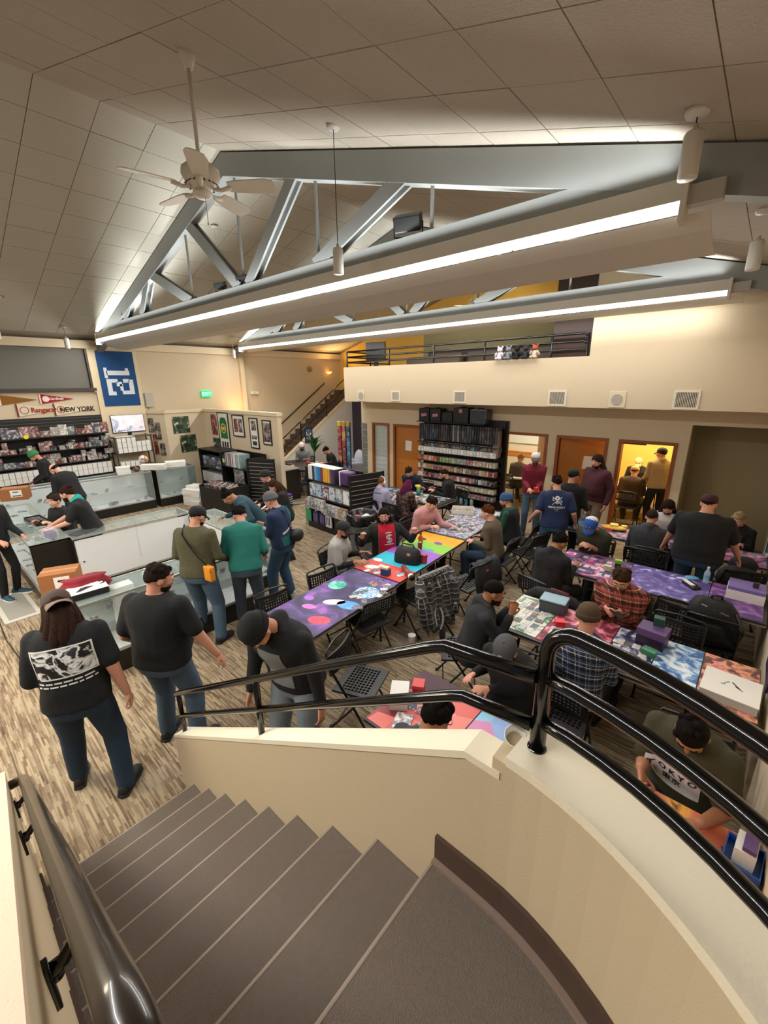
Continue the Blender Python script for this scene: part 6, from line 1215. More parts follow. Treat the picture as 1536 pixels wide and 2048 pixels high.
for (a, b) in (((-0.13, -0.10, 0), (0.13, 0.10, 0.008)), ((-0.13, -0.10, 0.008), (-0.12, 0.10, 0.05)), ((0.12, -0.10, 0.008), (0.13, 0.10, 0.05)), ((-0.12, -0.10, 0.008), (0.12, -0.09, 0.05)), ((-0.12, 0.09, 0.008), (0.12, 0.10, 0.05))): MB().bb(a, b).build('tray_panel', mat('bright_blue_plastic', '#1f4f9a', 0.35), t)
t = thing('card_box', 'white box standing in the blue plastic bin', 'box', (0.34, 2.42, ZM + 0.01), -0.1); t.scale = (0.55, 1, 1); MB().box((0, 0, 0.05), (0.16, 0.14, 0.10), None, 0, 0.003).build('box_body', BX, t); MB().box((0.02, 0, 0.112), (0.10, 0.12, 0.022)).build('lid', mat('mid_purple', '#5a3f70', 0.5), t)
deck_box('small orange card pile on the orange-red mat by the wall', -0.30, 1.98, ZM, -0.6, (0.13, 0.09, 0.02), '#e8902a')
# things on chairs and on the floor
t = thing('flannel_shirt', 'grey and white plaid shirt hung over a chair back', 'shirt', (-2.80, 4.08, 0), math.radians(82))
PLG = plaid_mat('grey_plaid', '#3c3b3c', [('#8f8d8c', 0.12, 0.0, 0.6), ('#d8d6d2', 0.07, 0.42, 0.8), ('#1c1b1d', 0.22, 0.6, 0.6)], 7)
rs = []
for i, (y, z, w_) in enumerate(((0.06, 0.52, 0.24), (0.07, 0.70, 0.27), (0.055, 0.835, 0.27), (0.01, 0.865, 0.27), (-0.04, 0.85, 0.28), (-0.075, 0.70, 0.30), (-0.11, 0.45, 0.33), (-0.14, 0.20, 0.30), (-0.16, 0.10, 0.26))):
    rs.append([(w_ * (k / 13 * 2 - 1) + 0.02 * math.sin(k * 1.3 + i), y + 0.022 * math.sin(k * 1.9 + i * 0.6) * (1 if z < 0.8 else 0.2), z + 0.03 * math.sin(k * 0.9) * (1 if z < 0.3 else 0)) for k in range(14)])
m = MB(); m.rings(rs, 0, False, False); o = m.build('shirt_body', PLG, t, True); md = o.modifiers.new('thickness', 'SOLIDIFY'); md.thickness = 0.012
for s in (-1, 1): MB().tube([(s * 0.27, -0.02, 0.82), (s * 0.31, -0.09, 0.62), (s * 0.30, -0.13, 0.36), (s * 0.28, -0.15, 0.22)], [0.055, 0.07, 0.06, 0.05], 12).build('sleeve', PLG, t, True)
t = thing('jacket', 'dark grey and maroon jacket hung over a chair back', 'jacket', (-2.50, 4.84, 0), math.radians(80))
rs = []
for i, (y, z, w_) in enumerate(((0.05, 0.60, 0.22), (0.05, 0.82, 0.24), (0.0, 0.87, 0.25), (-0.06, 0.80, 0.26), (-0.10, 0.62, 0.27), (-0.12, 0.44, 0.24))):
    rs.append([(w_ * (k / 11 * 2 - 1) + 0.015 * math.sin(k + i), y + 0.02 * math.sin(k * 1.7 + i), z) for k in range(12)])
m = MB(); m.rings(rs, 0, False, False); o = m.build('jacket_body', mat('charcoal_jacket', '#26272b', 0.7, bump=0.6, bscale=14), t, True); md = o.modifiers.new('thickness', 'SOLIDIFY'); md.thickness = 0.02
MB().tube([(0.18, -0.10, 0.5), (0.20, -0.12, 0.34), (0.17, -0.12, 0.16)], [0.07, 0.08, 0.06], 12).build('maroon_lining', mat('maroon_lining', '#4a1822', 0.8, bump=0.6, bscale=14), t, True); MB().box((-0.05, -0.105, 0.74), (0.05, 0.008, 0.03)).build('red_tag', mat('red_tag', '#c83a44', 0.6), t)
t = thing('backpack', 'big black backpack standing on a folding chair', 'backpack', (-0.02, 5.28, 0.462), 0.15)
m = MB(); m.rings([[(0.23 * s_ * math.copysign(abs(math.cos(a)) ** 0.7, math.cos(a)) + dx, 0.15 * s2 * math.copysign(abs(math.sin(a)) ** 0.7, math.sin(a)) + 0.015 * math.sin(4 * a + z * 20), z) for a in [2 * PI * k / 24 for k in range(24)]] for z, s_, s2, dx in ((0, 0.95, 1, 0), (0.03, 1.05, 1.1, 0), (0.2, 1.08, 1.15, 0), (0.36, 0.95, 1.0, -0.02), (0.45, 0.7, 0.7, -0.03), (0.48, 0.4, 0.35, -0.04))]); m.build('bag_body', mat('black_backpack', '#0d0d0f', 0.7, bump=0.8, bscale=9), t, True)
MB().box((0.03, -0.16, 0.16), (0.26, 0.05, 0.20), None, 0, 0.03).build('front_pocket', mat('black_backpack', '#0d0d0f', 0.7), t, True); MB().tube([(-0.06, 0.02, 0.45), (-0.05, 0.0, 0.52), (0.03, 0.0, 0.52), (0.04, 0.02, 0.45)], 0.014, 8).build('handle', BLKMET, t, True); MB().tube([(0.16, -0.1, 0.40), (0.24, -0.12, 0.22), (0.20, -0.1, 0.05)], 0.02, 8).build('strap', BLKMET, t, True); MB().tube([(-0.14, -0.09, 0.43), (0.1, -0.13, 0.37)], 0.012, 6).build('zip', mat('grey_zip', '#6a6c70', 0.4), t, True)
t = thing('paper_cup', 'tall white paper cup standing on the floor beside the plaid shirt', 'cup', (-2.78, 3.62, 0)); MB().lathe([(0, 0), (0.036, 0), (0.048, 0.165), (0.050, 0.17), (0.045, 0.17), (0.034, 0.01)], seg=20, caps=False).build('cup_body', mat('white_paper', '#e8e6e0', 0.6), t, True)
t = thing('plate', 'round clear plastic lid on the carpet by the galaxy table', 'lid', (-4.35, 3.15, 0.001)); MB().lathe([(0, 0), (0.09, 0), (0.095, 0.012), (0.08, 0.016), (0, 0.012)], seg=24).build('lid_disc', mat('pale_clear_lid', '#cfd0cc', 0.3), t, True)
t = thing('jacket', 'black jacket lying along the far edge of the white and green mat', 'jacket', (-1.45, 4.56, 0.70), 0.0); MB().tube([(-0.34, 0, -0.05), (-0.2, 0.02, 0.05), (0.0, 0.03, 0.06), (0.2, 0.02, 0.04), (0.36, 0.0, -0.08)], [0.05, 0.08, 0.085, 0.08, 0.06], 14).build('cloth_roll', mat('black_cloth_roll', '#141315', 0.85, bump=0.6, bscale=12), t, True); MB().tube([(-0.06, 0.06, 0.125), (0.14, 0.07, 0.115)], [0.02, 0.018], 8).build('red_lining', mat('red_lining', '#8a1f28', 0.8), t, True)
t = thing('black_bag', 'black bag and coat heaped on the chair at the right wall', 'bag', (0.12, 6.85, 0.47), 0.3); MB().sph((0, 0, 0.16), (0.24, 0.2, 0.2), 16, 10).build('heap', mat('navy_black_cloth', '#14161c', 0.85, bump=1.0, bscale=7), t, True); MB().sph((0.05, 0.1, 0.33), (0.16, 0.14, 0.12), 14, 9).build('coat', mat('navy_black_cloth', '#14161c', 0.85), t, True)
t = thing('feather_banner', 'narrow dark blue printed banner leaning at the right wall', 'banner', (0.37, 7.9, 0.75), 0); MB().prism([(-0.25, 0), (0.1, 0), (0.32, 1.25), (0.02, 1.25)], -0.012, 0.012, 'x').build('cloth', print_mat('blue_banner_print', [(0, '#141a2c'), (0.48, '#1f3a5c'), (0.55, '#35658c'), (0.63, '#c8d0d8'), (1, '#ffffff')], 4, 3, 1), t); MB().cyl((0.0, -0.26, -0.75), (0.0, 0.0, 1.2), 0.012, seg=8).build('pole', BLKMET, t)
t = thing('wall_poster', 'dark purple framed poster on the right wall above the table end', 'poster', (0.415, 4.35, 1.05)); MB().bb((-0.012, -0.25, -0.3), (0, 0.25, 0.3)).build('poster_print', mat('dark_purple_print', '#2c2140', 0.5, vary=0.3, vscale=8), t)
t = thing('cable', 'thin dark cable lying across the carpet at the left', 'cable', (0, 0, 0)); MB().tube([(-7.6, 0.32, 0.008), (-6.9, 0.30, 0.008), (-6.2, 0.34, 0.008), (-5.5, 0.55, 0.008), (-5.0, 0.72, 0.008)], 0.006, 6).build('cord', BLKMET, t)
# lounge furniture
t = thing('armchair', 'pale blue-white rounded armchair in the lounge', 'armchair', (-10.45, 10.1, 0), -0.5)
MB().box((0, 0, 0.22), (0.8, 0.75, 0.44), None, 0, 0.08).build('seat', mat('pale_chair_cloth', '#b9bccb', 0.8), t, True); MB().sph((0, 0.3, 0.55), (0.45, 0.16, 0.42), 18, 12).build('backrest', mat('pale_chair_cloth', '#b9bccb', 0.8), t, True)
for s in (-1, 1): MB().box((s * 0.4, 0, 0.4), (0.14, 0.7, 0.4), None, 0, 0.06).build('armrest', mat('pale_chair_cloth', '#b9bccb', 0.8), t, True)
t = thing('potted_plant', 'green leafy plant by the far stair wall', 'plant', (-12.2, 9.9, 0)); MB().lathe([(0, 0), (0.14, 0), (0.18, 0.4), (0.16, 0.4), (0.13, 0.05)], seg=18).build('pot', mat('pale_pot', '#c9c4b8', 0.6), t, True)
LEAF = mat('leaf_green', '#2f6a34', 0.45, vary=0.25, vscale=10)
for k in range(16):
    a = k * 2.4; el = 0.5 + 0.5 * ((k * 7) % 5) / 4
    m = MB(); r = [(0, 0), (0.06, 0.12), (0.075, 0.25), (0.04, 0.38), (0, 0.46)]
    m.rings([[(-w_, y, 0.10 * math.sin(y * 5)), (0, y, 0.10 * math.sin(y * 5) - 0.015), (w_, y, 0.10 * math.sin(y * 5))] for w_, y in ((0.004, 0), (0.055, 0.12), (0.07, 0.25), (0.04, 0.38), (0.003, 0.46))], 0, False, False)
    o = m.build('leaf', LEAF, t, True, (0.02 * math.cos(a), 0.02 * math.sin(a), 0.75 + 0.02 * k)); o.rotation_euler = (el, 0, a)
MB().cyl((0, 0, 0.35), (0, 0, 1.05), 0.018, seg=8).build('stem', mat('stem_green', '#3f5a34', 0.6), t)
t = thing('wall_poster', 'small navy framed print on the white far stair wall', 'poster', (-12.845, 10.2, 1.30)); MB().bb((0, -0.18, -0.27), (0.02, 0.18, 0.27)).build('poster_frame', mat('navy_frame', '#1c2438', 0.5), t); MB().bb((0.018, -0.13, -0.22), (0.024, 0.13, 0.22)).build('poster_print', print_mat('navy_print', [(0, '#1c2438'), (0.5, '#4a5a7a'), (0.6, '#c8ccd8'), (1, '#e8e8f0')], 14, 2, 0), t)
t = thing('wall_poster', 'pale papers pinned to the dark purple lounge wall', 'poster', (-10.75, 12.53, 1.85)); MB().bb((-0.3, 0, -0.42), (0.3, 0.015, 0.42)).build('paper_sheet', mat('grey_sheet', '#b9b6bc', 0.7, vary=0.2, vscale=20), t)
t = thing('red_cup', 'red cup on the lounge table', 'cup', (-10.25, 8.05, 0.74)); MB().lathe([(0, 0), (0.045, 0), (0.055, 0.16), (0.05, 0.16), (0.04, 0.01)], seg=16, caps=False).build('cup_body', mat('red_plastic', '#b02024', 0.4), t, True)
t = thing('black_cabinet', 'black cabinet with a grey top behind the partition end', 'cabinet', (-10.0, 7.0, 0), 0.0); MB().bb((-0.35, -0.25, 0), (0.35, 0.25, 0.86)).build('cabinet_body', BLACK, t); MB().bb((-0.37, -0.27, 0.86), (0.37, 0.27, 0.89)).build('cabinet_top', mat('grey_stone_top', '#8f8b84', 0.4), t); MB().bb((-0.33, -0.26, 0.05), (-0.01, -0.25, 0.82)).build('door', BLACK, t); MB().bb((0.01, -0.26, 0.05), (0.33, -0.25, 0.82)).build('door', BLACK, t)
t = thing('bottle', 'yellow and teal bottle on the card table before the supply shelving', 'bottle', (-5.55, 7.42, ZM)); MB().lathe([(0, 0), (0.045, 0), (0.045, 0.1), (0.04, 0.13), (0, 0.13)], seg=14).build('bottle_body', mat('teal_bottle', '#3aa6a0', 0.4), t, True); MB().lathe([(0.0, 0.13), (0.043, 0.13), (0.043, 0.22), (0, 0.22)], seg=14).build('cap', mat('yellow_cap', '#d8d030', 0.4), t, True)
deck_box('orange deck box on the card table before the supply shelving', -5.8, 7.35, ZM, 0.2, (0.16, 0.08, 0.07), '#b8502c'); deck_box('light blue heap of sleeves on the card table', -6.25, 7.2, ZM, 0.4, (0.2, 0.14, 0.07), '#6f98b8')
t = thing('table_cloth', 'red and blue play mats on the white table of the pale room', 'mat', (-4.75, 11.5, 0.737), math.radians(20)); MB().bb((-0.36, -0.1, 0), (0.36, 0.5, 0.003)).build('mat_print', print_mat('pale_room_mat', [(0, '#a02a40'), (0.45, '#c83a50'), (0.5, '#2a2a34'), (0.6, '#5ab0c8'), (1, '#c8e8f0')], 4, 2, 1), t); MB().bb((-0.36, 0.52, 0), (0.36, 1.0, 0.003)).build('mat_print', mat('red_mat', '#b83048', 0.6), t)
k = thing('wainscot', 'amber wooden rail on the far wall of the pale room', 'rail', (-5.6, 12.89, 1.0)); MB().bb((-1.5, -0.02, -0.12), (2.1, 0.0, 0.0)).build('board', mat('amber_board', '#c8782c', 0.5), k); MB().bb((-1.5, -0.03, 0.0), (2.1, 0.0, 0.03)).build('cap_board', WOOD, k)
structure(MB().bb((-8.0, 12.84, 1.3), (-3.5, 12.88, 2.3)).build('window_4', mat('blank_white_board', '#cfd3c8', 0.6)))
t = thing('potted_plant', 'small green plant at the alcove corner', 'plant', (-1.3, 9.0, 0)); MB().lathe([(0, 0), (0.1, 0), (0.13, 0.3), (0.11, 0.3)], seg=14).build('pot', BLACK, t, True)
for k in range(10):
    o = MB().rings([[(-w_, y, 0.3 * y), (0, y, 0.3 * y - 0.01), (w_, y, 0.3 * y)] for w_, y in ((0.003, 0), (0.03, 0.08), (0.02, 0.2), (0.002, 0.28))], 0, False, False).build('leaf', LEAF, t, True, (0, 0, 0.32)); o.rotation_euler = (0.9, 0, k * 2.4)
# ---------------------------------------------------------------- people
SKINS = {'light': mat('skin_light', '#c98f75', 0.55, vary=0.06, vscale=14), 'fair': mat('skin_fair', '#d6a28a', 0.55, vary=0.06, vscale=14), 'tan': mat('skin_tan', '#a87354', 0.55, vary=0.06, vscale=14), 'brown': mat('skin_brown', '#7a4c36', 0.55, vary=0.06, vscale=14)}
EYEW = mat('eye_white', '#e4ded6', 0.3); EYEB = mat('eye_iris_dark', '#241a14', 0.3); LIPS = mat('lip_colour', '#9a5850', 0.5)
def cloth(c, rough=0.9): return mat('cloth_' + c[1:], c, rough, bump=0.35, bscale=260, vary=0.07, vscale=9)
def denim(c): return mat('denim_' + c[1:], c, 0.9, bump=0.4, bscale=300, vary=0.16, vscale=7)
def hairm(c): return mat('hair_' + c[1:], tuple(int(c[i:i + 2], 16) / 255 * 0.8 for i in (1, 3, 5)), 0.85, bump=1.0, bscale=110, vary=0.45, vscale=70, spec=0.12)
BAKE = []; PEOPLE = []
_tex = bpy.data.textures.new('fold_noise', 'CLOUDS'); _tex.noise_scale = 0.16; _tex.noise_depth = 2
def skin_mods(o, voxel, smooth=4, ratio=None, folds=0.0):
    r = o.modifiers.new('remesh', 'REMESH'); r.mode = 'VOXEL'; r.voxel_size = voxel; r.use_smooth_shade = True
    s = o.modifiers.new('smooth', 'SMOOTH'); s.factor = 0.5; s.iterations = smooth
    if folds:
        d = o.modifiers.new('folds', 'DISPLACE'); d.texture = _tex; d.strength = folds; d.mid_level = 0.5; d.texture_coords = 'GLOBAL'
    if ratio:
        k = o.modifiers.new('decimate', 'DECIMATE'); k.ratio = ratio
    BAKE.append(o)
def capsule(m, a, b, ra, rb, seg=12, flat=None):
    """tapered capsule; flat=(axis vector, factor) squashes it across that axis"""
    a = Vector(a); b = Vector(b); d = b - a; L_ = d.length
    t = d.normalized() if L_ > 1e-6 else Vector((0, 0, 1))
    x = (Vector((1, 0, 0)) if abs(t.x) < 0.8 else Vector((0, 1, 0))); x = (x - t * x.dot(t)).normalized(); y = t.cross(x)
    rs = []
    for k in range(4):
        th = -PI / 2 + (k + 0.35) / 4 * PI / 2; rs.append((a + t * (ra * math.sin(th)), ra * math.cos(th)))
    rs.append((a, ra)); rs.append((b, rb))
    for k in range(4):
        th = (k + 0.65) / 4 * PI / 2; rs.append((b + t * (rb * math.sin(th)), rb * math.cos(th)))
    out = []
    for c, r in rs:
        ring = [c + x * (r * math.cos(2 * PI * i / seg)) + y * (r * math.sin(2 * PI * i / seg)) for i in range(seg)]
        if flat:
            ax, f = flat; ring = [p - ax * ((p - c).dot(ax) * (1 - f)) for p in ring]
        out.append(ring)
    m.rings(out)
def Rx(a): return Matrix.Rotation(math.radians(a), 3, 'X')
def Ry(a): return Matrix.Rotation(math.radians(a), 3, 'Y')
def Rz(a): return Matrix.Rotation(math.radians(a), 3, 'Z')
def ik(a, b, l1, l2, hint):
    a = Vector(a); b = Vector(b); d = b - a; L_ = min(d.length, (l1 + l2) * 0.995); t = d.normalized()
    b2 = a + t * L_
    q = (l1 * l1 - l2 * l2 + L_ * L_) / (2 * L_); hgt = math.sqrt(max(0.0, l1 * l1 - q * q))
    h = Vector(hint); h = h - t * h.dot(t)
    h = h.normalized() if h.length > 1e-4 else Vector((0, -1, 0))
    return a + t * q + h * hgt, b2
def ell_patch(m, M, c, rad, keep, seg=26, rings_=16, inner=0.80, noise=0.0, sd=1):
    """closed shell on an ellipsoid; where keep(dir) < 0 it sinks inside the head"""
    r_ = random.Random(sd); rs = []
    for j in range(rings_ + 1):
        th = PI * j / rings_; row = []
        for i in range(seg):
            ph = 2 * PI * i / seg
            v = Vector((math.sin(th) * math.cos(ph), math.sin(th) * math.sin(ph), math.cos(th)))
            k = keep(v); f = 1.0 if k > 0 else max(inner, 1 + k * 1.6)
            if noise: f *= 1 + r_.uniform(-noise, noise)
            row.append(c + M @ Vector((v.x * rad[0] * f, v.y * rad[1] * f, v.z * rad[2] * f)))
        rs.append(row)
    m.rings(rs[1:-1])
def hairline(front=0.42, side=0.0, back=-0.5, ear=True):
    def keep(v):
        az = math.atan2(abs(v.x), v.y) / PI   # 0 front, 0.5 side, 1 back
        lim = front + (side - front) * min(1, az / 0.42) if az < 0.42 else side + (back - side) * (az - 0.42) / 0.58
        return v.z - lim
    return keep
SHOE = {}
def shoe_mesh(c, sole, white_toe=False):
    key = (c, sole, white_toe)
    if key in SHOE: return SHOE[key]
    m = MB(); rs = []
    for y, w_, z1 in ((-0.075, 0.020, 0.06), (-0.065, 0.034, 0.085), (-0.02, 0.038, 0.10), (0.04, 0.040, 0.085), (0.10, 0.046, 0.062), (0.15, 0.044, 0.05), (0.18, 0.032, 0.04), (0.192, 0.015, 0.032)):
        rs.append([(w_ * math.cos(a), y, 0.022 + (z1 - 0.022) * max(0, math.sin(a)) ** 0.8 if math.sin(a) > 0 else 0.022) for a in [PI * k / 8 for k in range(9)]])
    m.rings(rs, 0, True, True); up = m.mesh('shoe', cloth(c, 0.6), True)
    s = MB(); s.prism([(x * 1.08, y) for x, y in [(-0.034, -0.07), (0, -0.085), (0.034, -0.07), (0.04, 0.04), (0.048, 0.10), (0.044, 0.16), (0.02, 0.195), (-0.02, 0.195), (-0.044, 0.16), (-0.048, 0.10), (-0.04, 0.04)]], 0, 0.026, 'z')
    so = s.mesh('sole', cloth(sole, 0.7)); SHOE[key] = (up, so); return SHOE[key]
EYE = MB().sph((0, 0, 0), 0.0115, 10, 8, 0).sph((0, 0.0065, 0), (0.0062, 0.006, 0.0062), 8, 6, 1).mesh('eye', [EYEW, EYEB], True)
def hand(m, wrist, d, n, side, s, curl=25, spread=1.0, r=0.0088):
    """palm and five separate fingers; d along the hand, n out of the palm, side +1 right hand"""
    d = d.normalized(); n = (n - d * n.dot(d)).normalized(); u = d.cross(n) * side   # u points to the thumb side
    u = n.cross(d) * (1 if side > 0 else -1)
    c = wrist
    capsule(m, c, c + d * 0.03 * s, 0.027 * s, 0.030 * s, 10, (n, 0.62))
    for off in (-0.022, 0.0, 0.022): capsule(m, c + d * 0.025 * s + u * off * 0.75 * s, c + d * 0.078 * s + u * off * s, 0.0155 * s, 0.0135 * s, 8)
    for k, (o_, ln) in enumerate(((0.033, 0.066), (0.011, 0.076), (-0.011, 0.071), (-0.032, 0.056))):
        b = c + d * (0.084 if k in (1, 2) else 0.078) * s + u * o_ * s
        fd = (d + u * (o_ * 5.0 * spread)).normalized()
        a1 = math.radians(curl * 0.7); a2 = math.radians(curl * 1.9); a3 = math.radians(curl * 2.7)
        def dr(a): return fd * math.cos(a) + n * math.sin(a)
        p1 = b + dr(a1) * ln * 0.42 * s; p2 = p1 + dr(a2) * ln * 0.33 * s; p3 = p2 + dr(a3) * ln * 0.25 * s
        capsule(m, b, p1, r * 1.05 * s, r * s, 8); capsule(m, p1, p2, r * s, r * 0.94 * s, 8); capsule(m, p2, p3, r * 0.94 * s, r * 0.82 * s, 8)
    t0 = c + d * 0.022 * s + u * 0.026 * s
    td = (d * 0.62 + u * 0.72 + n * 0.35).normalized(); t1 = t0 + td * 0.042 * s; t2 = t1 + (td + d * 0.5 + n * 0.25).normalized() * 0.032 * s
    capsule(m, t0, t1, 0.0135 * s, 0.0105 * s, 8); capsule(m, t1, t2, 0.0105 * s, 0.0085 * s, 8)
    return c + d * 0.09 * s

def person(label, head, yaw, sit=False, h=1.76, bw=1.0, belly=0.0, lean=4, side=0, twist=0, hp=8, hy=0, hr=0, feet=None, L=None, R=None, Lc=25, Rc=25, Ln=None, Rn=None, Ld=None, Rd=None,
           skin='light', shirt='#222226', shirt_mat=None, sleeves=('long', 'long'), hem=0.0, folds=0.012, pants='#33465c', pants_mat=None, baggy=1.0, shoes=('#18181a', '#2a2a2c'),
           hair='#2a1d16', style='short', beard=None, cap=None, beanie=None, glasses=None, hood=None, collar=None, vest=None, inner=None, zip_=False, face=True, voxel=0.0105, aw=1.0, group='people in the shop', seat=0.465, phones=None, name='person', zoff=0.0):
    s = h / 1.76; sk = SKINS[skin]; d = {}
    P = Vector((0, 0, seat + 0.095)) if sit else Vector((0, 0, 0.955 * s))
    P.z += zoff
    M0 = Rz(0); M1 = Rz(twist * 0.5) @ Rx(-lean * 0.6) @ Ry(side * 0.5); M2 = Rz(twist) @ Rx(-lean) @ Ry(side)
    z1, z2 = M1 @ Vector((0, 0, 1)), M2 @ Vector((0, 0, 1))
    pw = P + z1 * 0.17 * s; pc = pw + z2 * 0.19 * s; psh = pc + z2 * 0.125 * s; pn = psh + z2 * 0.040 * s
    HM = Rz(twist + hy) @ Rx(-hp) @ Ry(hr); hz, hyv, hx = HM @ Vector((0, 0, 1)), HM @ Vector((0, 1, 0)), HM @ Vector((1, 0, 0))
    neck_t = pn + (z2 * 0.022 + hz * 0.010) * s
    hc = neck_t + (hz * 0.104 + hyv * 0.026) * s
    t = thing(name, label, 'person', (0, 0, 0), math.radians(yaw), group)
    cy, sy = math.cos(math.radians(yaw)), math.sin(math.radians(yaw))
    t.location = (head[0] - (cy * hc.x - sy * hc.y), head[1] - (sy * hc.x + cy * hc.y), 0)
    X2, Y2 = M2 @ Vector((1, 0, 0)), M2 @ Vector((0, 1, 0))
    X1, Y1 = M1 @ Vector((1, 0, 0)), M1 @ Vector((0, 1, 0))
    def rg(c, X, Y, rx, ry, ysh=0.0, n=20, p=0.85):
        return [c + X * (rx * math.copysign(abs(math.cos(a)) ** p, math.cos(a))) + Y * (ysh + ry * math.copysign(abs(math.sin(a)) ** p, math.sin(a))) for a in [2 * PI * k / n for k in range(n)]]
    fat = (bw - 1.0)
    def torso(k, grow, bottom, top):
        A = [(P - z1 * 0.14 * s, X1, Y1, 0.145, 0.110, 0), (P - z1 * 0.06 * s, X1, Y1, 0.172, 0.124, -0.01), (P + z1 * 0.02 * s, X1, Y1, 0.172, 0.122, -0.005), (P + z1 * 0.10 * s, X1, Y1, 0.160 + fat * 0.02, 0.112 + belly * 0.9, belly * 0.55),
             (pw + z2 * 0.02 * s, X2, Y2, 0.156 + fat * 0.025, 0.108 + belly, belly * 0.7), (pw + z2 * 0.10 * s, X2, Y2, 0.165, 0.113 + belly * 0.7, belly * 0.45), (pc, X2, Y2, 0.180, 0.120 + belly * 0.3, belly * 0.2), (pc + z2 * 0.07 * s, X2, Y2, 0.186, 0.112, 0), (psh - z2 * 0.01 * s, X2, Y2, 0.172, 0.090, -0.006), (psh + z2 * 0.03 * s, X2, Y2, 0.120, 0.070, -0.006), (psh + z2 * 0.058 * s, X2, Y2, 0.070, 0.058, 0.0)]
        A = A[bottom:top]
        return [rg(c, X_, Y_, (rx * k * bw) * s + grow, (ry * k * (1 + fat * 0.6)) * s + grow, ysh * s) for c, X_, Y_, rx, ry, ysh in A]
    swx = 0.172 * s * (1 + fat * 0.72)
    sh = {q: psh + X2 * (q * swx) - z2 * 0.034 * s for q in (-1, 1)}
    ua, fa = 0.285 * s, 0.255 * s
    arms = {}
    for q, tgt, hd in ((-1, L, Ld), (1, R, Rd)):
        if tgt is None: w_ = sh[q] + Vector((q * 0.10, 0.05, -0.505)) * s
        else: w_ = Vector(tgt) if not callable(tgt) else tgt
        hint = (X2 * (q * 0.22) - Y2 * 0.7 - Vector((0, 0, 0.85))) if tgt is not None else (X2 * (q * 0.5) - Y2 * 0.9)
        e, w_ = ik(sh[q], w_, ua, fa, hint); arms[q] = (e, w_)
    hipz = P - Vector((0, 0, 0.035 * s))
    legs = {}
    for q in (-1, 1):
        hj = hipz + Vector((q * 0.088 * s * (1 + fat * 0.5), 0, 0))
        if sit: f = (feet[0 if q < 0 else 1] if feet else (q * 0.13, 0.42)); an = Vector((f[0], f[1], 0.085)); hint = Vector((q * 0.25, 0.6, 1.0))
        else: f = (feet[0 if q < 0 else 1] if feet else (q * 0.12, -0.01)); an = Vector((f[0], f[1], 0.085)); hint = Vector((q * 0.12, 1, 0.1))
        kn, an = ik(hj, an, 0.44 * s, 0.42 * s, hint); legs[q] = (hj, kn, an, f[2] if len(f) > 2 else -q * 9)
    # ---- body: one continuous surface
    m = MB()
    m.rings(torso(0.84, -0.004, 0, 11))
    capsule(m, psh + z2 * 0.02 * s, neck_t + hz * 0.06 * s, 0.058 * s * (1 + fat * 0.4), 0.054 * s * (1 + fat * 0.3), 14)
    def E_(o_, r): m.sph(hc + HM @ (Vector(o_) * s), tuple(v * s for v in r), 18, 12, 0, HM)
    fw = 1 + fat * 0.22
    E_((0, -0.008, 0.020), (0.076, 0.096, 0.095)); E_((0, 0.028, -0.048), (0.057 * fw, 0.062, 0.066)); E_((0, 0.066, -0.098), (0.026 * fw, 0.022, 0.016)); E_((0, 0.055, 0.0), (0.062 * fw, 0.040, 0.055)); E_((0, 0.070, 0.040), (0.054, 0.026, 0.016))
    for q in (-1, 1):
        E_((q * 0.040, 0.062, -0.030), (0.026 * fw, 0.026, 0.024)); E_((q * 0.079, -0.004, -0.012), (0.010, 0.020, 0.031)); E_((q * 0.010, 0.096, -0.030), (0.008, 0.010, 0.008))
    capsule(m, hc + HM @ (Vector((0, 0.088, 0.022)) * s), hc + HM @ (Vector((0, 0.110, -0.022)) * s), 0.009 * s, 0.014 * s, 8)
    E_((0, 0.088, -0.062), (0.024, 0.010, 0.013))
    for q in (-1, 1):
        e, w_ = arms[q]
        capsule(m, sh[q], e, 0.050 * s * aw, 0.041 * s * aw, 12); capsule(m, e, w_, 0.041 * s * aw, 0.027 * s * (1 + (aw - 1) * 0.5), 12)
        hd = Ld if q < 0 else Rd; nn = Ln if q < 0 else Rn
        dd = Vector(hd) if hd is not None else ((w_ - e).normalized() + Vector((0, 0.15, -0.1)) if (L if q < 0 else R) is not None else (w_ - e))
        n_ = Vector(nn) if nn is not None else (Vector((-q * 0.5, 0.1, -1.0)) if (L if q < 0 else R) is not None else Vector((-q, 0.25, 0)))
        d['hand', q] = hand(m, w_ + dd.normalized() * 0.012, dd, n_, q, s * (1.03 if voxel > 0.0095 else 1.0), Lc if q < 0 else Rc)
        hj, kn, an, fy = legs[q]
        capsule(m, hj, kn, 0.062 * s, 0.045 * s, 10); capsule(m, kn, an, 0.045 * s, 0.034 * s, 10)
    o = m.build('body', sk, t, True); skin_mods(o, voxel, 3, 0.45)
    d['body'] = o
    # ---- trousers and shoes
    pm = pants_mat or denim(pants); m = MB(); m.rings(torso(1.0, 0.010, 0, 3 if not sit else 3))
    for q in (-1, 1):
        hj, kn, an, fy = legs[q]; bg = baggy * (1 + fat * 0.45)
        capsule(m, hj + Vector((0, 0, 0.0)), kn, 0.094 * s * bg, 0.070 * s * bg, 14); capsule(m, kn, an + Vector((0, 0, -0.0)), 0.070 * s * bg, 0.056 * s * bg, 14)
    o = m.build('trousers', pm, t, True); skin_mods(o, max(0.014, voxel * 1.35), 3, 0.5, 0.012)
    up, so = shoe_mesh(*shoes[:2])
    for q in (-1, 1):
        hj, kn, an, fy = legs[q]
        k = obj('shoe', up, t, (an.x, an.y, 0.001), (0, 0, math.radians(fy))); k.scale = (s * 1.08,) * 3; obj('sole', so, k)
    # ---- upper garment
    sm_ = shirt_mat or cloth(shirt); m = MB()
    b0 = 1 if hem >= 0 else 2
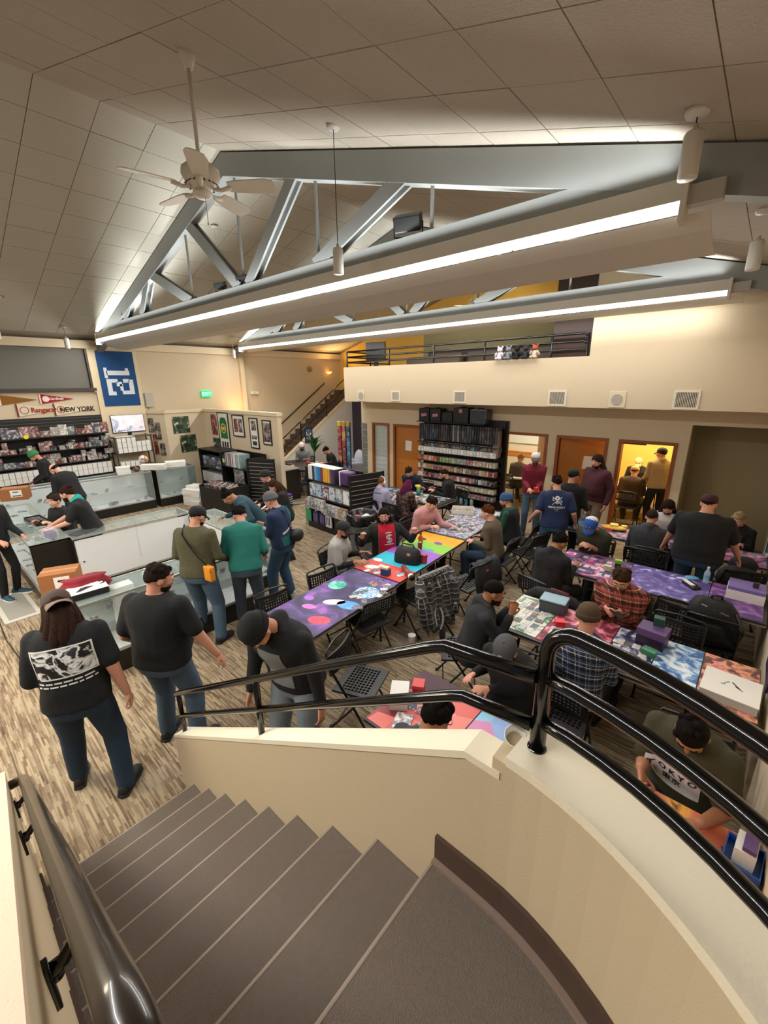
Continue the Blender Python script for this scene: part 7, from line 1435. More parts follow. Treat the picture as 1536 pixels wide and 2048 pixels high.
    if sit: b0 = max(b0, 1)
    T = torso(1.0, 0.020, b0, 11)
    m.rings(T)
    for q, sl in ((-1, sleeves[0]), (1, sleeves[1])):
        e, w_ = arms[q]
        if sl == 'none': continue
        capsule(m, sh[q] + X2 * (-q * 0.03), sh[q] + X2 * (q * 0.005), 0.066 * s, 0.066 * s, 12)
        if sl == 'short':
            mid = sh[q].lerp(e, 0.78); capsule(m, sh[q], mid, 0.068 * s * aw, 0.066 * s * aw, 14)
        else:
            capsule(m, sh[q], e, 0.067 * s * aw, 0.056 * s * aw, 14)
            end = e.lerp(w_, 0.95 if sl == 'long' else 0.55); capsule(m, e, end, 0.056 * s * aw, 0.041 * s * aw, 14)
    o = m.build('shirt' if vest is None else 'undershirt', sm_, t, True); skin_mods(o, max(0.013, voxel * 1.25), 3, 0.5, folds)
    d['shirt'] = o; d.update(t=t, P=P, psh=psh, pc=pc, pw=pw, X2=X2, Y2=Y2, z2=z2, z1=z1, hc=hc, HM=HM, s=s, arms=arms, M2=M2, bw=bw, X1=X1, Y1=Y1)
    if vest is not None:
        m = MB(); m.rings(torso(1.0, 0.036, 1, 10)); o = m.build('vest', cloth(vest), t, True); skin_mods(o, 0.015, 3, 0.5, 0.02); d['vest'] = o
    if hood:
        m = MB(); c0 = psh + z2 * 0.05 * s - Y2 * 0.055 * s
        for q in (-1, 1): capsule(m, c0 + X2 * q * 0.02, psh + z2 * 0.045 * s + X2 * q * 0.085 * s + Y2 * 0.02 * s, 0.055 * s, 0.032 * s, 12)
        capsule(m, c0 - Y2 * 0.015, c0 - Y2 * 0.04 * s - z2 * 0.09 * s, 0.062 * s, 0.035 * s, 12)
        o = m.build('hood', cloth(hood), t, True); skin_mods(o, 0.014, 3, None, 0.012)
    if collar:
        m = MB(); rs = []
        for z_, r_ in ((0.02, 0.078), (0.055, 0.072), (0.075, 0.070), (0.075, 0.064), (0.03, 0.066)): rs.append(rg(psh + z2 * z_ * s, X2, Y2, r_ * s * (1 + fat * 0.3), r_ * s * 0.98, 0.004))
        m.rings(rs, 0, False).build('collar', cloth(collar), t, True)
    # ---- head things
    hm_ = hairm(hair); hsz = s
    def hp_(v): return hc + HM @ (Vector(v) * s)
    if style and style != 'bald':
        m = MB(); c0 = hp_((0, -0.010, 0.022)); big = 1.0
        fr = 0.42; si = -0.02; bk = -0.55
        if style in ('long', 'bun', 'pony'): si, bk = -0.25, -0.8
        if style == 'curly': big = 1.10
        if style == 'buzz': big = 0.955; fr = 0.45
        rad = (0.083 * s * big, 0.103 * s * big, 0.103 * s * big)
        if style == 'volume': rad = (0.094 * s, 0.112 * s, 0.110 * s); si, bk = -0.2, -0.7
        ell_patch(m, HM, c0, rad, hairline(fr, si, bk), noise=0.012 if style not in ('curly', 'volume') else 0.04, sd=int(head[0] * 97 + head[1] * 31))
        if style == 'long' or style == 'volume':
            for a, ln in ((-2.5, 0.26), (-2.0, 0.30), (-1.57, 0.30), (-1.1, 0.30), (-0.62, 0.26), (-0.2, 0.20), (-2.95, 0.20)):
                ln *= 0.8 if style == 'volume' else 1.0
                p0 = hp_((0.066 * math.cos(a), 0.080 * math.sin(a) - 0.005, 0.03)); p1 = hp_((0.076 * math.cos(a), 0.092 * math.sin(a) - 0.01, -0.07)); bk_ = max(0.0, -math.sin(a)); p2 = p1 - (z2 * 0.6 + Vector((0, 0, 0.3))) * ln * s - Y2 * (0.085 * bk_ * s) + X2 * (0.05 * math.cos(a) * s)
                m.tube([p0, p1, p1.lerp(p2, 0.5) - Y2 * (0.02 * bk_ * s), p2], [0.030 * s, 0.038 * s, 0.040 * s, 0.014 * s], 8)
        if style == 'bun': m.sph(hp_((0, -0.085, 0.085)), 0.042 * s, 12, 8)
        if style == 'pony': m.tube([hp_((0, -0.09, 0.05)), hp_((0, -0.125, 0.03)), hp_((0, -0.13, -0.04)), hp_((0, -0.115, -0.12))], [0.028 * s, 0.032 * s, 0.028 * s, 0.008 * s], 8)
        if style == 'topbun': m.sph(hp_((0, -0.06, 0.115)), 0.045 * s, 12, 8)
        if style in ('short', 'curly') and not (cap or beanie):
            r_ = random.Random(int(head[0] * 50)); nb = 22 if style == 'curly' else 10
            for k in range(nb):
                a = r_.uniform(0, 2 * PI); e_ = r_.uniform(0.35, 1.4); v = Vector((math.cos(a) * math.cos(e_) * 0.078, math.sin(a) * math.cos(e_) * 0.094 - 0.01, math.sin(e_) * 0.095 + 0.022)) * (big if style == 'curly' else 1)
                m.sph(hp_(v), 0.026 * s, 8, 6)
        m.build('hair', hm_, t, True)
    elif style == 'bald':
        m = MB(); ell_patch(m, HM, hp_((0, -0.010, 0.016)), (0.0785 * s, 0.0985 * s, 0.096 * s), lambda v: (0.30 - abs(v.z + 0.05)) if v.y < 0.25 else -0.3, inner=0.9); m.build('hair', hm_, t, True)
    if beard:
        m = MB(); bl_ = 0.0 if beard[1:] and len(beard) else 0
        rs = []
        def kb(v): return min(-0.12 - v.z + 0.55 * max(0, v.y - 0.9), v.y + 0.25)
        ell_patch(m, HM, hp_((0, 0.026, -0.052)), (0.0625 * fw * s, 0.072 * s, 0.074 * s), kb, 22, 14, 0.84, 0.015)
        m.sph(hp_((0, 0.094, -0.047)), (0.026 * s, 0.010 * s, 0.006 * s), 10, 6, 0, HM)
        m.build('beard', hairm(beard), t, True)
    if face:
        for q in (-1, 1):
            e = obj('eye', EYE, t, hp_((q * 0.031, 0.086, 0.008))); e.rotation_mode = 'QUATERNION'; e.rotation_quaternion = HM.to_quaternion(); e.scale = (s,) * 3
        if not beanie or True:
            m = MB()
            m.tube([hp_((-0.048, 0.083, 0.034)), hp_((-0.032, 0.096, 0.040)), hp_((-0.016, 0.098, 0.036))], [0.003, 0.0045, 0.004], 6); m.build('eyebrow', hm_, t, True)
            m = MB(); m.tube([hp_((0.048, 0.083, 0.034)), hp_((0.032, 0.096, 0.040)), hp_((0.016, 0.098, 0.036))], [0.003, 0.0045, 0.004], 6); m.build('eyebrow', hm_, t, True)
        m = MB(); m.sph(hp_((0, 0.097, -0.062)), (0.021 * s, 0.006 * s, 0.0055 * s), 10, 6, 0, HM); m.build('mouth', LIPS, t, True)
    def crown(c, prof, ysc, tilt, mt, nm, cc=(0, -0.008, 0.0)):
        m = MB(); Q = HM @ Rx(tilt); base = hp_(cc); rs = []
        for r_, z_ in prof: rs.append([base + Q @ Vector((r_ * math.cos(2 * PI * k / 24), r_ * ysc * math.sin(2 * PI * k / 24), z_)) * s for k in range(24)])
        m.rings(rs); return m.build(nm, mt, t, True), Q, base
    if beanie:
        bm_ = cloth(beanie)
        k, Q, base = crown(None, [(0.086, 0.012), (0.091, 0.03), (0.091, 0.07), (0.080, 0.105), (0.055, 0.132), (0.02, 0.143), (0.0, 0.144)], 1.20, 12, bm_, 'knit_cap')
        crown(None, [(0.088, 0.008), (0.097, 0.012), (0.098, 0.055), (0.092, 0.062), (0.088, 0.06)], 1.19, 12, mat('rib_' + beanie[1:], beanie, 0.95, bump=0.6, bscale=160), 'cuff')
    if cap:
        cc, bc, back = cap[0], cap[1], cap[2]
        sg = -1 if back else 1
        k, Q, base = crown(None, [(0.087, 0.018), (0.090, 0.04), (0.087, 0.075), (0.070, 0.106), (0.035, 0.124), (0.0, 0.128)], 1.17, 6 * sg if not back else -10, cloth(cc), 'cap_crown')
        m = MB(); rs = []
        for w_ in range(9):
            a = math.radians(28 + w_ * 15.5); x_ = 0.088 * math.cos(a); y_ = 0.100 * math.sin(a); ln = 0.082 * math.sin(a) ** 0.55
            dz = -0.012 * (1 - abs(math.cos(a)) * 2.0)
            p_in = Vector((x_, sg * y_, 0.022)); p_out = Vector((x_ * 1.0, sg * (y_ + ln), 0.006 - 0.030 * math.cos(a) ** 2 * 1.0 - 0.016))
            rs.append([base + Q @ p * s for p in (p_in, p_out, p_out + Vector((0, 0, 0.005)), p_in + Vector((0, 0, 0.006)))])
        m.rings(rs).build('brim', cloth(bc), t, True)
        d['cap'] = (Q, base)
        MB().sph(base + Q @ Vector((0, 0, 0.128)) * s, 0.008 * s, 8, 6).build('cap_button', cloth(cc), t, True)
    if glasses:
        m = MB(); gr = 0.0018
        for q in (-1, 1):
            m.tube([hp_((q * 0.033 + 0.024 * math.cos(2 * PI * k / 14), 0.104, 0.006 + 0.019 * math.sin(2 * PI * k / 14))) for k in range(15)], gr * s, 5)
            m.tube([hp_((q * 0.057, 0.103, 0.010)), hp_((q * 0.078, 0.06, 0.010)), hp_((q * 0.083, -0.01, 0.006))], gr * s, 5)
        m.tube([hp_((-0.009, 0.105, 0.010)), hp_((0.009, 0.105, 0.010))], gr * s, 5); m.build('glasses', mat('glasses_' + glasses[1:], glasses, 0.3), t, True)['kind'] = 'stuff'
    d['hp'] = hp_
    PEOPLE.append((label, t, hc.copy(), [legs[q][2].copy() for q in (-1, 1)], sit))
    return d

def decal_frame(p, side_, c_up, c_x, rollz=0.0):
    """frame on the torso: side_ +1 chest, -1 back; c_up metres above the chest centre"""
    X2, Y2, z2 = p['X2'], p['Y2'], p['z2']
    n = Y2 * side_; x = X2 * side_ * -1.0; 
    x = z2.cross(n)
    if rollz:
        a = math.radians(rollz); x, u = x * math.cos(a) + z2 * math.sin(a), z2 * math.cos(a) - x * math.sin(a)
    else: u = z2
    org = p['pc'] + z2 * c_up + X2 * (c_x * side_) + n * 0.40
    M = Matrix((x, u, n)).transposed().to_4x4(); M.translation = org
    return M
def decal(p, nm, side_, c_up, c_x, w_, h_, m, off=0.004, roll=0.0, nx=14, ny=10, thick=0.0, target=None, poly=None):
    bm = bmesh.new()
    bmesh.ops.create_grid(bm, x_segments=nx, y_segments=ny, size=0.5)
    for v in bm.verts: v.co.x *= w_; v.co.y *= h_
    me = bpy.data.meshes.new(nm); bm.to_mesh(me); bm.free(); me.materials.append(m); me.shade_smooth()
    return _wrap(p, nm, me, side_, c_up, c_x, off, roll, target)
def _wrap(p, nm, me, side_, c_up, c_x, off, roll, target=None):
    o = obj(nm, me, p['t']); o.matrix_local = decal_frame(p, side_, c_up, c_x, roll)
    w_ = o.modifiers.new('wrap', 'SHRINKWRAP'); w_.wrap_method = 'PROJECT'; w_.use_project_z = True; w_.use_negative_direction = True; w_.use_positive_direction = False; w_.project_limit = 0.7
    w_.target = target or p['shirt']; w_.offset = off; BAKE.append(o); return o
def decal_text(p, body, size, m, side_, c_up, c_x, off=0.007, roll=0.0, nm='shirt_lettering', bold=0.0, sx=1.0):
    cu = bpy.data.curves.new(nm, 'FONT'); cu.body = body; cu.size = size; cu.align_x = 'CENTER'; cu.align_y = 'CENTER'; cu.resolution_u = 3; cu.offset = bold
    t_ = bpy.data.objects.new('tmp_text', cu); me = bpy.data.meshes.new_from_object(t_); bpy.data.objects.remove(t_); bpy.data.curves.remove(cu)
    bm = bmesh.new(); bm.from_mesh(me); bmesh.ops.triangulate(bm, faces=bm.faces[:])
    for _ in range(2):
        es = [e for e in bm.edges if e.calc_length() > 0.02]
        if es: bmesh.ops.subdivide_edges(bm, edges=es, cuts=1)
    for v in bm.verts: v.co.x *= sx
    bm.to_mesh(me); bm.free(); me.name = nm; me.materials.clear(); me.materials.append(m)
    return _wrap(p, nm, me, side_, c_up, c_x, off, roll)
def decal_shape(p, nm, pts_list, m, side_, c_up, c_x, off=0.007, roll=0.0):
    bm = bmesh.new()
    for pts in pts_list:
        bm.faces.new([bm.verts.new((x, y, 0)) for x, y in pts])
    bmesh.ops.triangulate(bm, faces=bm.faces[:])
    for _ in range(3):
        es = [e for e in bm.edges if e.calc_length() > 0.025]
        if es: bmesh.ops.subdivide_edges(bm, edges=es, cuts=1)
    me = bpy.data.meshes.new(nm); bm.to_mesh(me); bm.free(); me.materials.append(m)
    return _wrap(p, nm, me, side_, c_up, c_x, off, roll)
def bake_all():
    bpy.context.view_layer.update()
    deps = bpy.context.evaluated_depsgraph_get(); res = []
    objs = [o for o in bpy.data.objects if o.type == 'MESH' and len(o.modifiers)]
    for o in objs:
        me = bpy.data.meshes.new_from_object(o.evaluated_get(deps)); res.append((o, me))
    for o, me in res:
        nm = o.data.name; o.modifiers.clear(); o.data = me; me.name = nm; me.shade_smooth()
# ---------------------------------------------------------------- who is where
PRW = mat('print_white', '#dcdcd8', 0.8); PRB = mat('print_black', '#141416', 0.8)
# 1 the man walking at the foot of the stair
p = person('big long-haired man in a backwards brown cap and black shirt with framed back print', (-3.59, 0.47), 62, h=1.80, bw=1.13, belly=0.05, lean=9, hp=26, hy=26, feet=((-0.21, 0.20, 12), (0.17, -0.02, -14)), L=(-0.25, 0.24, 1.02), R=(0.31, 0.0, 0.90), Lc=35, Rc=30,
           shirt='#101213', sleeves=('long', 'short'), pants='#22384e', baggy=1.12, hair='#3a241a', style='long', cap=('#4d4038', '#7a685c', True), beard='#3a241a', voxel=0.0085, aw=1.12, name='person')
decal(p, 'shirt_print', -1, -0.05, 0.0, 0.36, 0.20, print_mat('skull_print', [(0, '#0c0c0e'), (0.50, '#0e0e10'), (0.53, '#b8b8b6'), (0.60, '#ececea'), (0.66, '#2a2a2c'), (1, '#101012')], 7, 3, 1.4, seed=6), 0.003, 3, 26, 16)
def frame_rects(w_, h_, b): return [[(-w_ / 2, h_ / 2 - b), (w_ / 2, h_ / 2 - b), (w_ / 2, h_ / 2), (-w_ / 2, h_ / 2)], [(-w_ / 2, -h_ / 2), (w_ / 2, -h_ / 2), (w_ / 2, -h_ / 2 + b), (-w_ / 2, -h_ / 2 + b)], [(-w_ / 2, -h_ / 2 + b), (-w_ / 2 + b, -h_ / 2 + b), (-w_ / 2 + b, h_ / 2 - b), (-w_ / 2, h_ / 2 - b)], [(w_ / 2 - b, -h_ / 2 + b), (w_ / 2, -h_ / 2 + b), (w_ / 2, h_ / 2 - b), (w_ / 2 - b, h_ / 2 - b)]]
decal_shape(p, 'print_border', frame_rects(0.38, 0.22, 0.010), PRW, -1, -0.05, 0.0, 0.006, 3)
r_ = random.Random(5)
for j in range(2):
    x = -0.17; rects = []
    while x < 0.17:
        w_ = r_.uniform(0.02, 0.055); rects.append([(x, -0.005), (min(x + w_, 0.18), -0.005), (min(x + w_, 0.18), 0.006), (x, 0.006)]); x += w_ + 0.010
    decal_shape(p, 'print_line', rects, PRW, -1, -0.188 - 0.026 * j, 0.0, 0.006, 3)
e, w_ = p['arms'][-1]
m = MB(); r2 = random.Random(2)
for k in range(14):
    q = e.lerp(w_, r2.uniform(-0.1, 0.85)); m.box(q + Vector((-0.052 * (1 - 0.2 * k / 14), r2.uniform(-0.02, 0.02), 0.0)), (0.012, 0.02, 0.018), (r2.random(), 0, 0))
m.build('sleeve_print', PRW, p['t'])['kind'] = 'stuff'
# 2
p = person('heavy dark-haired man in black t-shirt and jeans, back turned, one arm held away', (-3.48, 1.13), 34, h=1.80, bw=1.26, belly=0.08, lean=4, hp=12, hy=-42, feet=((-0.17, 0.09, 10), (0.17, 0.04, -20)), R=(0.44, 0.10, 0.92), L=(-0.30, 0.14, 0.98),
           shirt='#0f1012', sleeves=('short', 'short'), pants='#44586c', baggy=1.1, hair='#2c1f18', style='short', beard='#33221a', voxel=0.009, aw=1.18)
# 3
p = person('man in black knit cap and open black jacket bowing his head by the stair rail', (-2.32, 1.31), 196, h=1.84, bw=1.2, lean=24, hp=66, hy=-14, feet=((-0.16, -0.02, 8), (0.15, 0.0, -8)), L=(-0.30, 0.12, 0.88), R=(0.30, 0.20, 0.86),
           shirt='#121316', sleeves=('long', 'long'), pants='#7d8890', baggy=1.08, hair='#241a14', style='buzz', beard='#2a1d17', beanie='#0c0c0d', collar=None, voxel=0.009, hood='#15161a')
decal(p, 'inner_shirt', 1, -0.12, 0.0, 0.20, 0.40, cloth('#7c7e80'), 0.003, 0, 8, 20)
# 4
OLIVE = mat('quilted_olive', '#4d4a33', 0.85, bump=0.5, bscale=26)
p = person('man in quilted olive jacket and black cap with an orange pouch, at the glass case', (-4.95, 2.16), 36, h=1.80, bw=1.14, lean=6, hp=26, hy=-16, feet=((-0.14, 0.16, 6), (0.20, -0.04, -14)), L=(-0.30, 0.24, 1.02), R=(0.28, 0.26, 1.02),
           shirt_mat=OLIVE, pants='#42586c', baggy=1.14, hair='#241a15', style='buzz', cap=('#141416', '#141416', False), beard='#2a1f19', voxel=0.010, folds=0.016)
t = thing('crossbody_bag', 'bright orange pouch on a black strap across the olive jacket', 'bag', p['t'].location, p['t'].rotation_euler.z)
a0 = p['psh'] + p['X2'] * -0.10 + p['z2'] * 0.045; 
strap = [p['psh'] + p['X2'] * -0.11 - p['Y2'] * 0.02 + p['z2'] * 0.075, p['psh'] + p['X2'] * -0.085 - p['Y2'] * 0.135 - p['z2'] * 0.02, p['pc'] + p['X2'] * 0.0 - p['Y2'] * 0.172, p['pw'] + p['X2'] * 0.10 - p['Y2'] * 0.165 + p['z2'] * 0.05, p['P'] + p['X2'] * 0.20 - p['Y2'] * 0.135 + Vector((0, 0, 0.10))]
MB().tube(strap, 0.016, 6, sx=0.45).build('strap', cloth('#17181a'), t, True)
c = p['P'] + Vector((0.225, -0.15, 0.03)); m = MB(); m.box(c, (0.135, 0.07, 0.19), (0, 0, -0.5), 0, 0.022); m.build('pouch', mat('orange_pouch', '#d98a1c', 0.6, bump=0.3, bscale=60), t, True)
m = MB(); m.box(c + Vector((0.01, -0.038, 0.045)), (0.10, 0.006, 0.010), (0, 0, -0.5)); m.build('zip', cloth('#17181a'), t)
# 5
p = person('man in a teal green jacket and dark jeans leaning to look into the glass case', (-4.88, 2.67), 58, h=1.76, bw=1.08, lean=26, hp=40, hy=12, feet=((-0.13, 0.22, 4), (0.12, 0.14, -8)), L=(-0.22, 0.30, 1.04), R=(0.24, 0.26, 0.98),
           shirt='#17685f', pants='#3d4a58', baggy=1.08, hair='#17110e', style='short', collar='#3f8a7e', voxel=0.010, folds=0.02, shoes=('#cfcfca', '#e4e2dc'))
# 6
WB = cloth('#1f2f50'); 
p = person('man in grey knit cap and navy-teal windbreaker with a black bag at his back', (-5.12, 3.31), 116, h=1.72, bw=1.14, belly=0.02, lean=8, hp=26, feet=((-0.12, 0.16, 6), (0.12, 0.0, -8)), L=(-0.12, 0.34, 1.12), R=(0.12, 0.34, 1.14), Lc=35, Rc=35, Ln=(1, 0, 0.3), Rn=(-1, 0, 0.3),
           shirt_mat=WB, pants='#33516e', baggy=1.2, hair='#2a1f18', style='buzz', beanie='#5a5c5e', collar='#8aa8b4', voxel=0.010, shoes=('#cfcac0', '#e4e2dc'))
decal(p, 'teal_stripe', -1, 0.06, -0.13, 0.035, 0.22, cloth('#1a8a8a'), 0.004, 0, 4, 16); decal(p, 'teal_stripe', -1, 0.06, -0.08, 0.018, 0.22, cloth('#1a8a8a'), 0.004, 0, 4, 16); decal(p, 'teal_hem', -1, -0.30, 0.0, 0.34, 0.13, cloth('#16625f'), 0.004, 0, 18, 8); decal(p, 'grey_flash', -1, -0.16, 0.05, 0.2, 0.03, cloth('#b9bec2'), 0.005, 18, 14, 4)
def held(label, nm, cat, p, q, dims, mt, off=(0, 0, 0.02), rot=(0.5, 0, 0), part='case_body'):
    loc = p['t'].matrix_basis @ (p['hand', q] + Vector(off)) if False else None
    c, s_ = math.cos(p['t'].rotation_euler.z), math.sin(p['t'].rotation_euler.z); v = p['hand', q] + Vector(off)
    t = thing(nm, label, cat, (p['t'].location.x + c * v.x - s_ * v.y, p['t'].location.y + s_ * v.x + c * v.y, v.z), 0)
    t.rotation_euler = (rot[0], rot[1], p['t'].rotation_euler.z + rot[2])
    MB().box((0, 0, 0), dims, None, 0, min(dims) * 0.25).build(part, mt, t); return t
k = held('dark phone held by the man in the windbreaker', 'phone', 'phone', p, 1, (0.07, 0.012, 0.14), BLKMET, (-0.08, 0.02, 0.02), (0.9, 0, 0)); MB().box((0, -0.007, 0), (0.06, 0.002, 0.125)).build('screen', mat('phone_screen', '#6a7a90', 0.2, emit=0.3), k)
t = thing('shoulder_bag', 'black rounded shoulder bag on the back of the windbreaker', 'bag', p['t'].location, p['t'].rotation_euler.z)
c = p['P'] + Vector((0.06, -0.21, 0.10)); MB().sph(c, (0.15, 0.075, 0.10), 16, 10, 0, (0, 0.3, 0)).build('bag_body', mat('black_nylon', '#131316', 0.6), t, True); MB().tube([p['psh'] + p['X2'] * -0.1 + p['z2'] * 0.075, p['psh'] - p['Y2'] * 0.13 + p['X2'] * -0.05, p['pw'] - p['Y2'] * 0.15 + p['X2'] * 0.02, c + Vector((0.08, 0.02, 0.06))], 0.012, 6).build('strap', cloth('#17181a'), t, True)
# 7, 8, 9
p = person('woman with long brown hair in a dark jacket looking down beside the navy windbreaker', (-6.36, 4.20), 150, h=1.60, bw=1.0, lean=14, hp=36, hy=6, L=(-0.10, 0.30, 1.02), R=(0.14, 0.28, 0.98), Lc=30, Ln=(0.6, 0.3, 0.7), shirt='#1c1714', pants='#23262c', hair='#45291b', style='long', skin='fair')
k = held('white phone held by the brown-haired woman', 'phone', 'phone', p, -1, (0.075, 0.012, 0.14), BX, (0.03, 0.02, 0.02), (1.0, 0, 0)); MB().box((0, -0.007, 0), (0.062, 0.002, 0.125)).build('screen', mat('phone_screen_pale', '#c8d0d8', 0.2, emit=0.3), k)
p = person('person in a black knit cap and glasses standing behind the brown-haired woman', (-6.95, 4.42), 165, h=1.62, bw=1.05, lean=6, hp=18, shirt='#121214', pants='#1c1d22', hair='#1c1512', style='buzz', beanie='#1a1a1b', glasses='#1a1a1a', skin='fair', L=(-0.12, 0.26, 0.98), R=(0.12, 0.26, 0.98))
p = person('dark-haired man in a blue-teal sweater leaning over the short glass case', (-6.31, 3.29), 158, h=1.76, bw=1.06, lean=46, hp=52, hy=-10, L=(-0.34, 0.42, 1.02), R=(0.26, 0.50, 1.02), Lc=20, shirt='#22404c', pants='#1e222a', hair='#14100f', style='topbun', skin='tan', collar='#3f5a62')
# 10 11 12 13 14
p = person('man with a tied brown ponytail and black t-shirt, hands clasped on the left counter', (-8.02, 1.52), 165, h=1.74, bw=1.08, lean=22, hp=18, hy=-28, L=(-0.10, 0.52, 1.05), R=(0.08, 0.54, 1.05), Lc=45, Rc=45, shirt='#151517', sleeves=('short', 'short'), pants='#202329', hair='#3a231a', style='bun', beard='#3a231a', hood='#1aa39a', skin='fair', aw=1.05)
p = person('woman with pulled-back brown hair seated behind the left counter, looking at the camera', (-8.66, 1.45), 205, sit=True, seat=0.62, h=1.64, lean=6, hp=4, hy=8, shirt='#141416', pants='#1c1d22', hair='#3f2a20', style='bun', skin='fair', feet=((-0.12, 0.30), (0.12, 0.30)), L=(-0.14, 0.30, 1.02), R=(0.14, 0.30, 1.02))
t = thing('stool', 'black stool under the seated woman behind the left counter', 'stool', (-8.83, 1.62, 0)); MB().lathe([(0, 0.58), (0.17, 0.58), (0.18, 0.60), (0.17, 0.625), (0, 0.63)], seg=20).build('seat', BLACK, t, True)
for k in range(4): a = PI / 4 + k * PI / 2; MB().cyl((0.12 * math.cos(a), 0.12 * math.sin(a), 0.58), (0.19 * math.cos(a), 0.19 * math.sin(a), 0), 0.012, seg=8).build('leg', CHM, t)
p = person('bald bearded man in a black shirt bending over the rear counter', (-10.75, 1.93), 118, h=1.78, bw=1.16, lean=26, hp=50, hy=10, L=(-0.26, 0.36, 1.0), R=(0.22, 0.40, 1.0), shirt='#121214', sleeves=('long', 'long'), pants='#1c1d22', hair='#2a1f19', style='bald', beard='#241913', skin='fair')
p = person('man in a green knit cap by the wall shelves, half hidden by the bald man', (-12.72, 1.96), 170, h=1.80, bw=1.05, lean=10, hp=40, L=(-0.2, 0.30, 1.0), R=(0.2, 0.30, 1.0), shirt='#131315', pants='#1c1d22', hair='#2a1f19', style='buzz', beanie='#3f7a4a', beard='#241913')
p = person('person in black and blue-white sneakers on the grey mat, cut by the left edge', (-8.34, 0.62), -60, h=1.74, lean=5, hp=12, feet=((-0.10, 0.02, 25), (0.12, 0.06, -12)), L=(-0.16, 0.32, 1.0), R=(0.18, 0.32, 1.02), shirt='#101012', pants_mat=cloth('#0f0f11'), baggy=0.9, hair='#1c1512', style='short', shoes=('#1f4a58', '#e8e6e2'))
# 15 16 17 lounge
p = person('man in a grey hoodie and white cap at the lounge table by the far stair', (-11.22, 8.60), -140, sit=True, lean=14, hp=26, shirt='#7e8180', pants='#2a2d33', hair='#1c1512', style='buzz', beanie='#d8d4cc', beard='#1c1512', skin='brown', hood='#7e8180', L=(-0.14, 0.34, 0.80), R=(0.14, 0.34, 0.80))
p = person('man in a black t-shirt with red on his wrist at the lounge table', (-10.08, 8.66), 150, sit=True, bw=1.1, lean=20, hp=34, hy=8, shirt='#121214', sleeves=('short', 'short'), pants='#2a2d33', hair='#1a1412', style='short', skin='light', L=(-0.16, 0.36, 0.80), R=(0.14, 0.36, 0.80))
p = person('dim figure in dark clothes at the lounge table, beside the partition end', (-10.62, 7.40), -25, sit=True, lean=12, hp=20, shirt='#2a2220', pants='#1e1e22', hair='#4a3a30', style='short', L=(-0.16, 0.34, 0.80), R=(0.16, 0.34, 0.80))
# 18-21 at the supply-shelf table
p = person('person in a lavender hoodie with white headphones, seen from behind', (-5.81, 6.46), 10, sit=True, h=1.62, lean=6, hp=10, shirt='#aaa4c4', pants='#8f93a8', hair='#8a5c42', style='short', hood='#b8b2ce', skin='fair', L=(-0.2, 0.3, 0.8), R=(0.2, 0.3, 0.8))
t = thing('headphones', 'white over-ear headphones on the head above the lavender hoodie', 'headphones', p['t'].location, p['t'].rotation_euler.z)
MB().tube([p['hp']((0.098 * math.cos(a), -0.005, 0.02 + 0.115 * math.sin(a))) for a in [PI * k / 14 for k in range(15)]], 0.012, 8).build('headband', BX, t, True)
for q in (-1, 1): MB().sph(p['hp']((q * 0.098, -0.005, -0.002)), (0.022, 0.042, 0.045), 12, 8).build('ear_cup', BX, t, True)
decal_shape(p, 'back_print', [[(-0.08 + 0.03 * k, -0.01 + 0.006 * (k % 2)), (-0.06 + 0.03 * k, -0.012), (-0.062 + 0.03 * k, 0.012), (-0.08 + 0.03 * k, 0.01)] for k in range(6)], PRB, -1, 0.06, 0)
p = person('person with long purple-red hair in a dark patterned dress, seen from behind', (-5.26, 6.68), 2, sit=True, h=1.64, lean=16, hp=30, shirt_mat=print_mat('gold_on_black_print', [(0, '#111013'), (0.56, '#141216'), (0.58, '#7a5a2c'), (0.64, '#8a3038'), (0.68, '#161418'), (1, '#141216')], 22, 1, 0.5), pants='#17161a', hair='#6a1f48', style='long', skin='light', L=(-0.16, 0.34, 0.8), R=(0.16, 0.34, 0.8))
p = person('short-haired man in a navy polo shirt bending over the card table before the wooden door', (-6.05, 7.70), 195, sit=True, h=1.76, bw=1.05, lean=22, hp=38, hy=-8, shirt='#141c2a', sleeves=('short', 'short'), pants='#23262c', hair='#3a2418', style='short', skin='fair', L=(-0.30, 0.38, 0.86), R=(0.05, 0.36, 0.84))
p = person('bearded man in glasses and a black jacket in profile before the supply shelving', (-5.13, 7.80), 125, sit=True, bw=1.1, lean=12, hp=20, shirt='#131316', pants='#3a4658', hair='#2a1d17', style='buzz', beard='#2a1d17', glasses='#1a1a1a', L=(-0.14, 0.36, 0.84), R=(0.14, 0.34, 0.84), collar='#1c1c20')
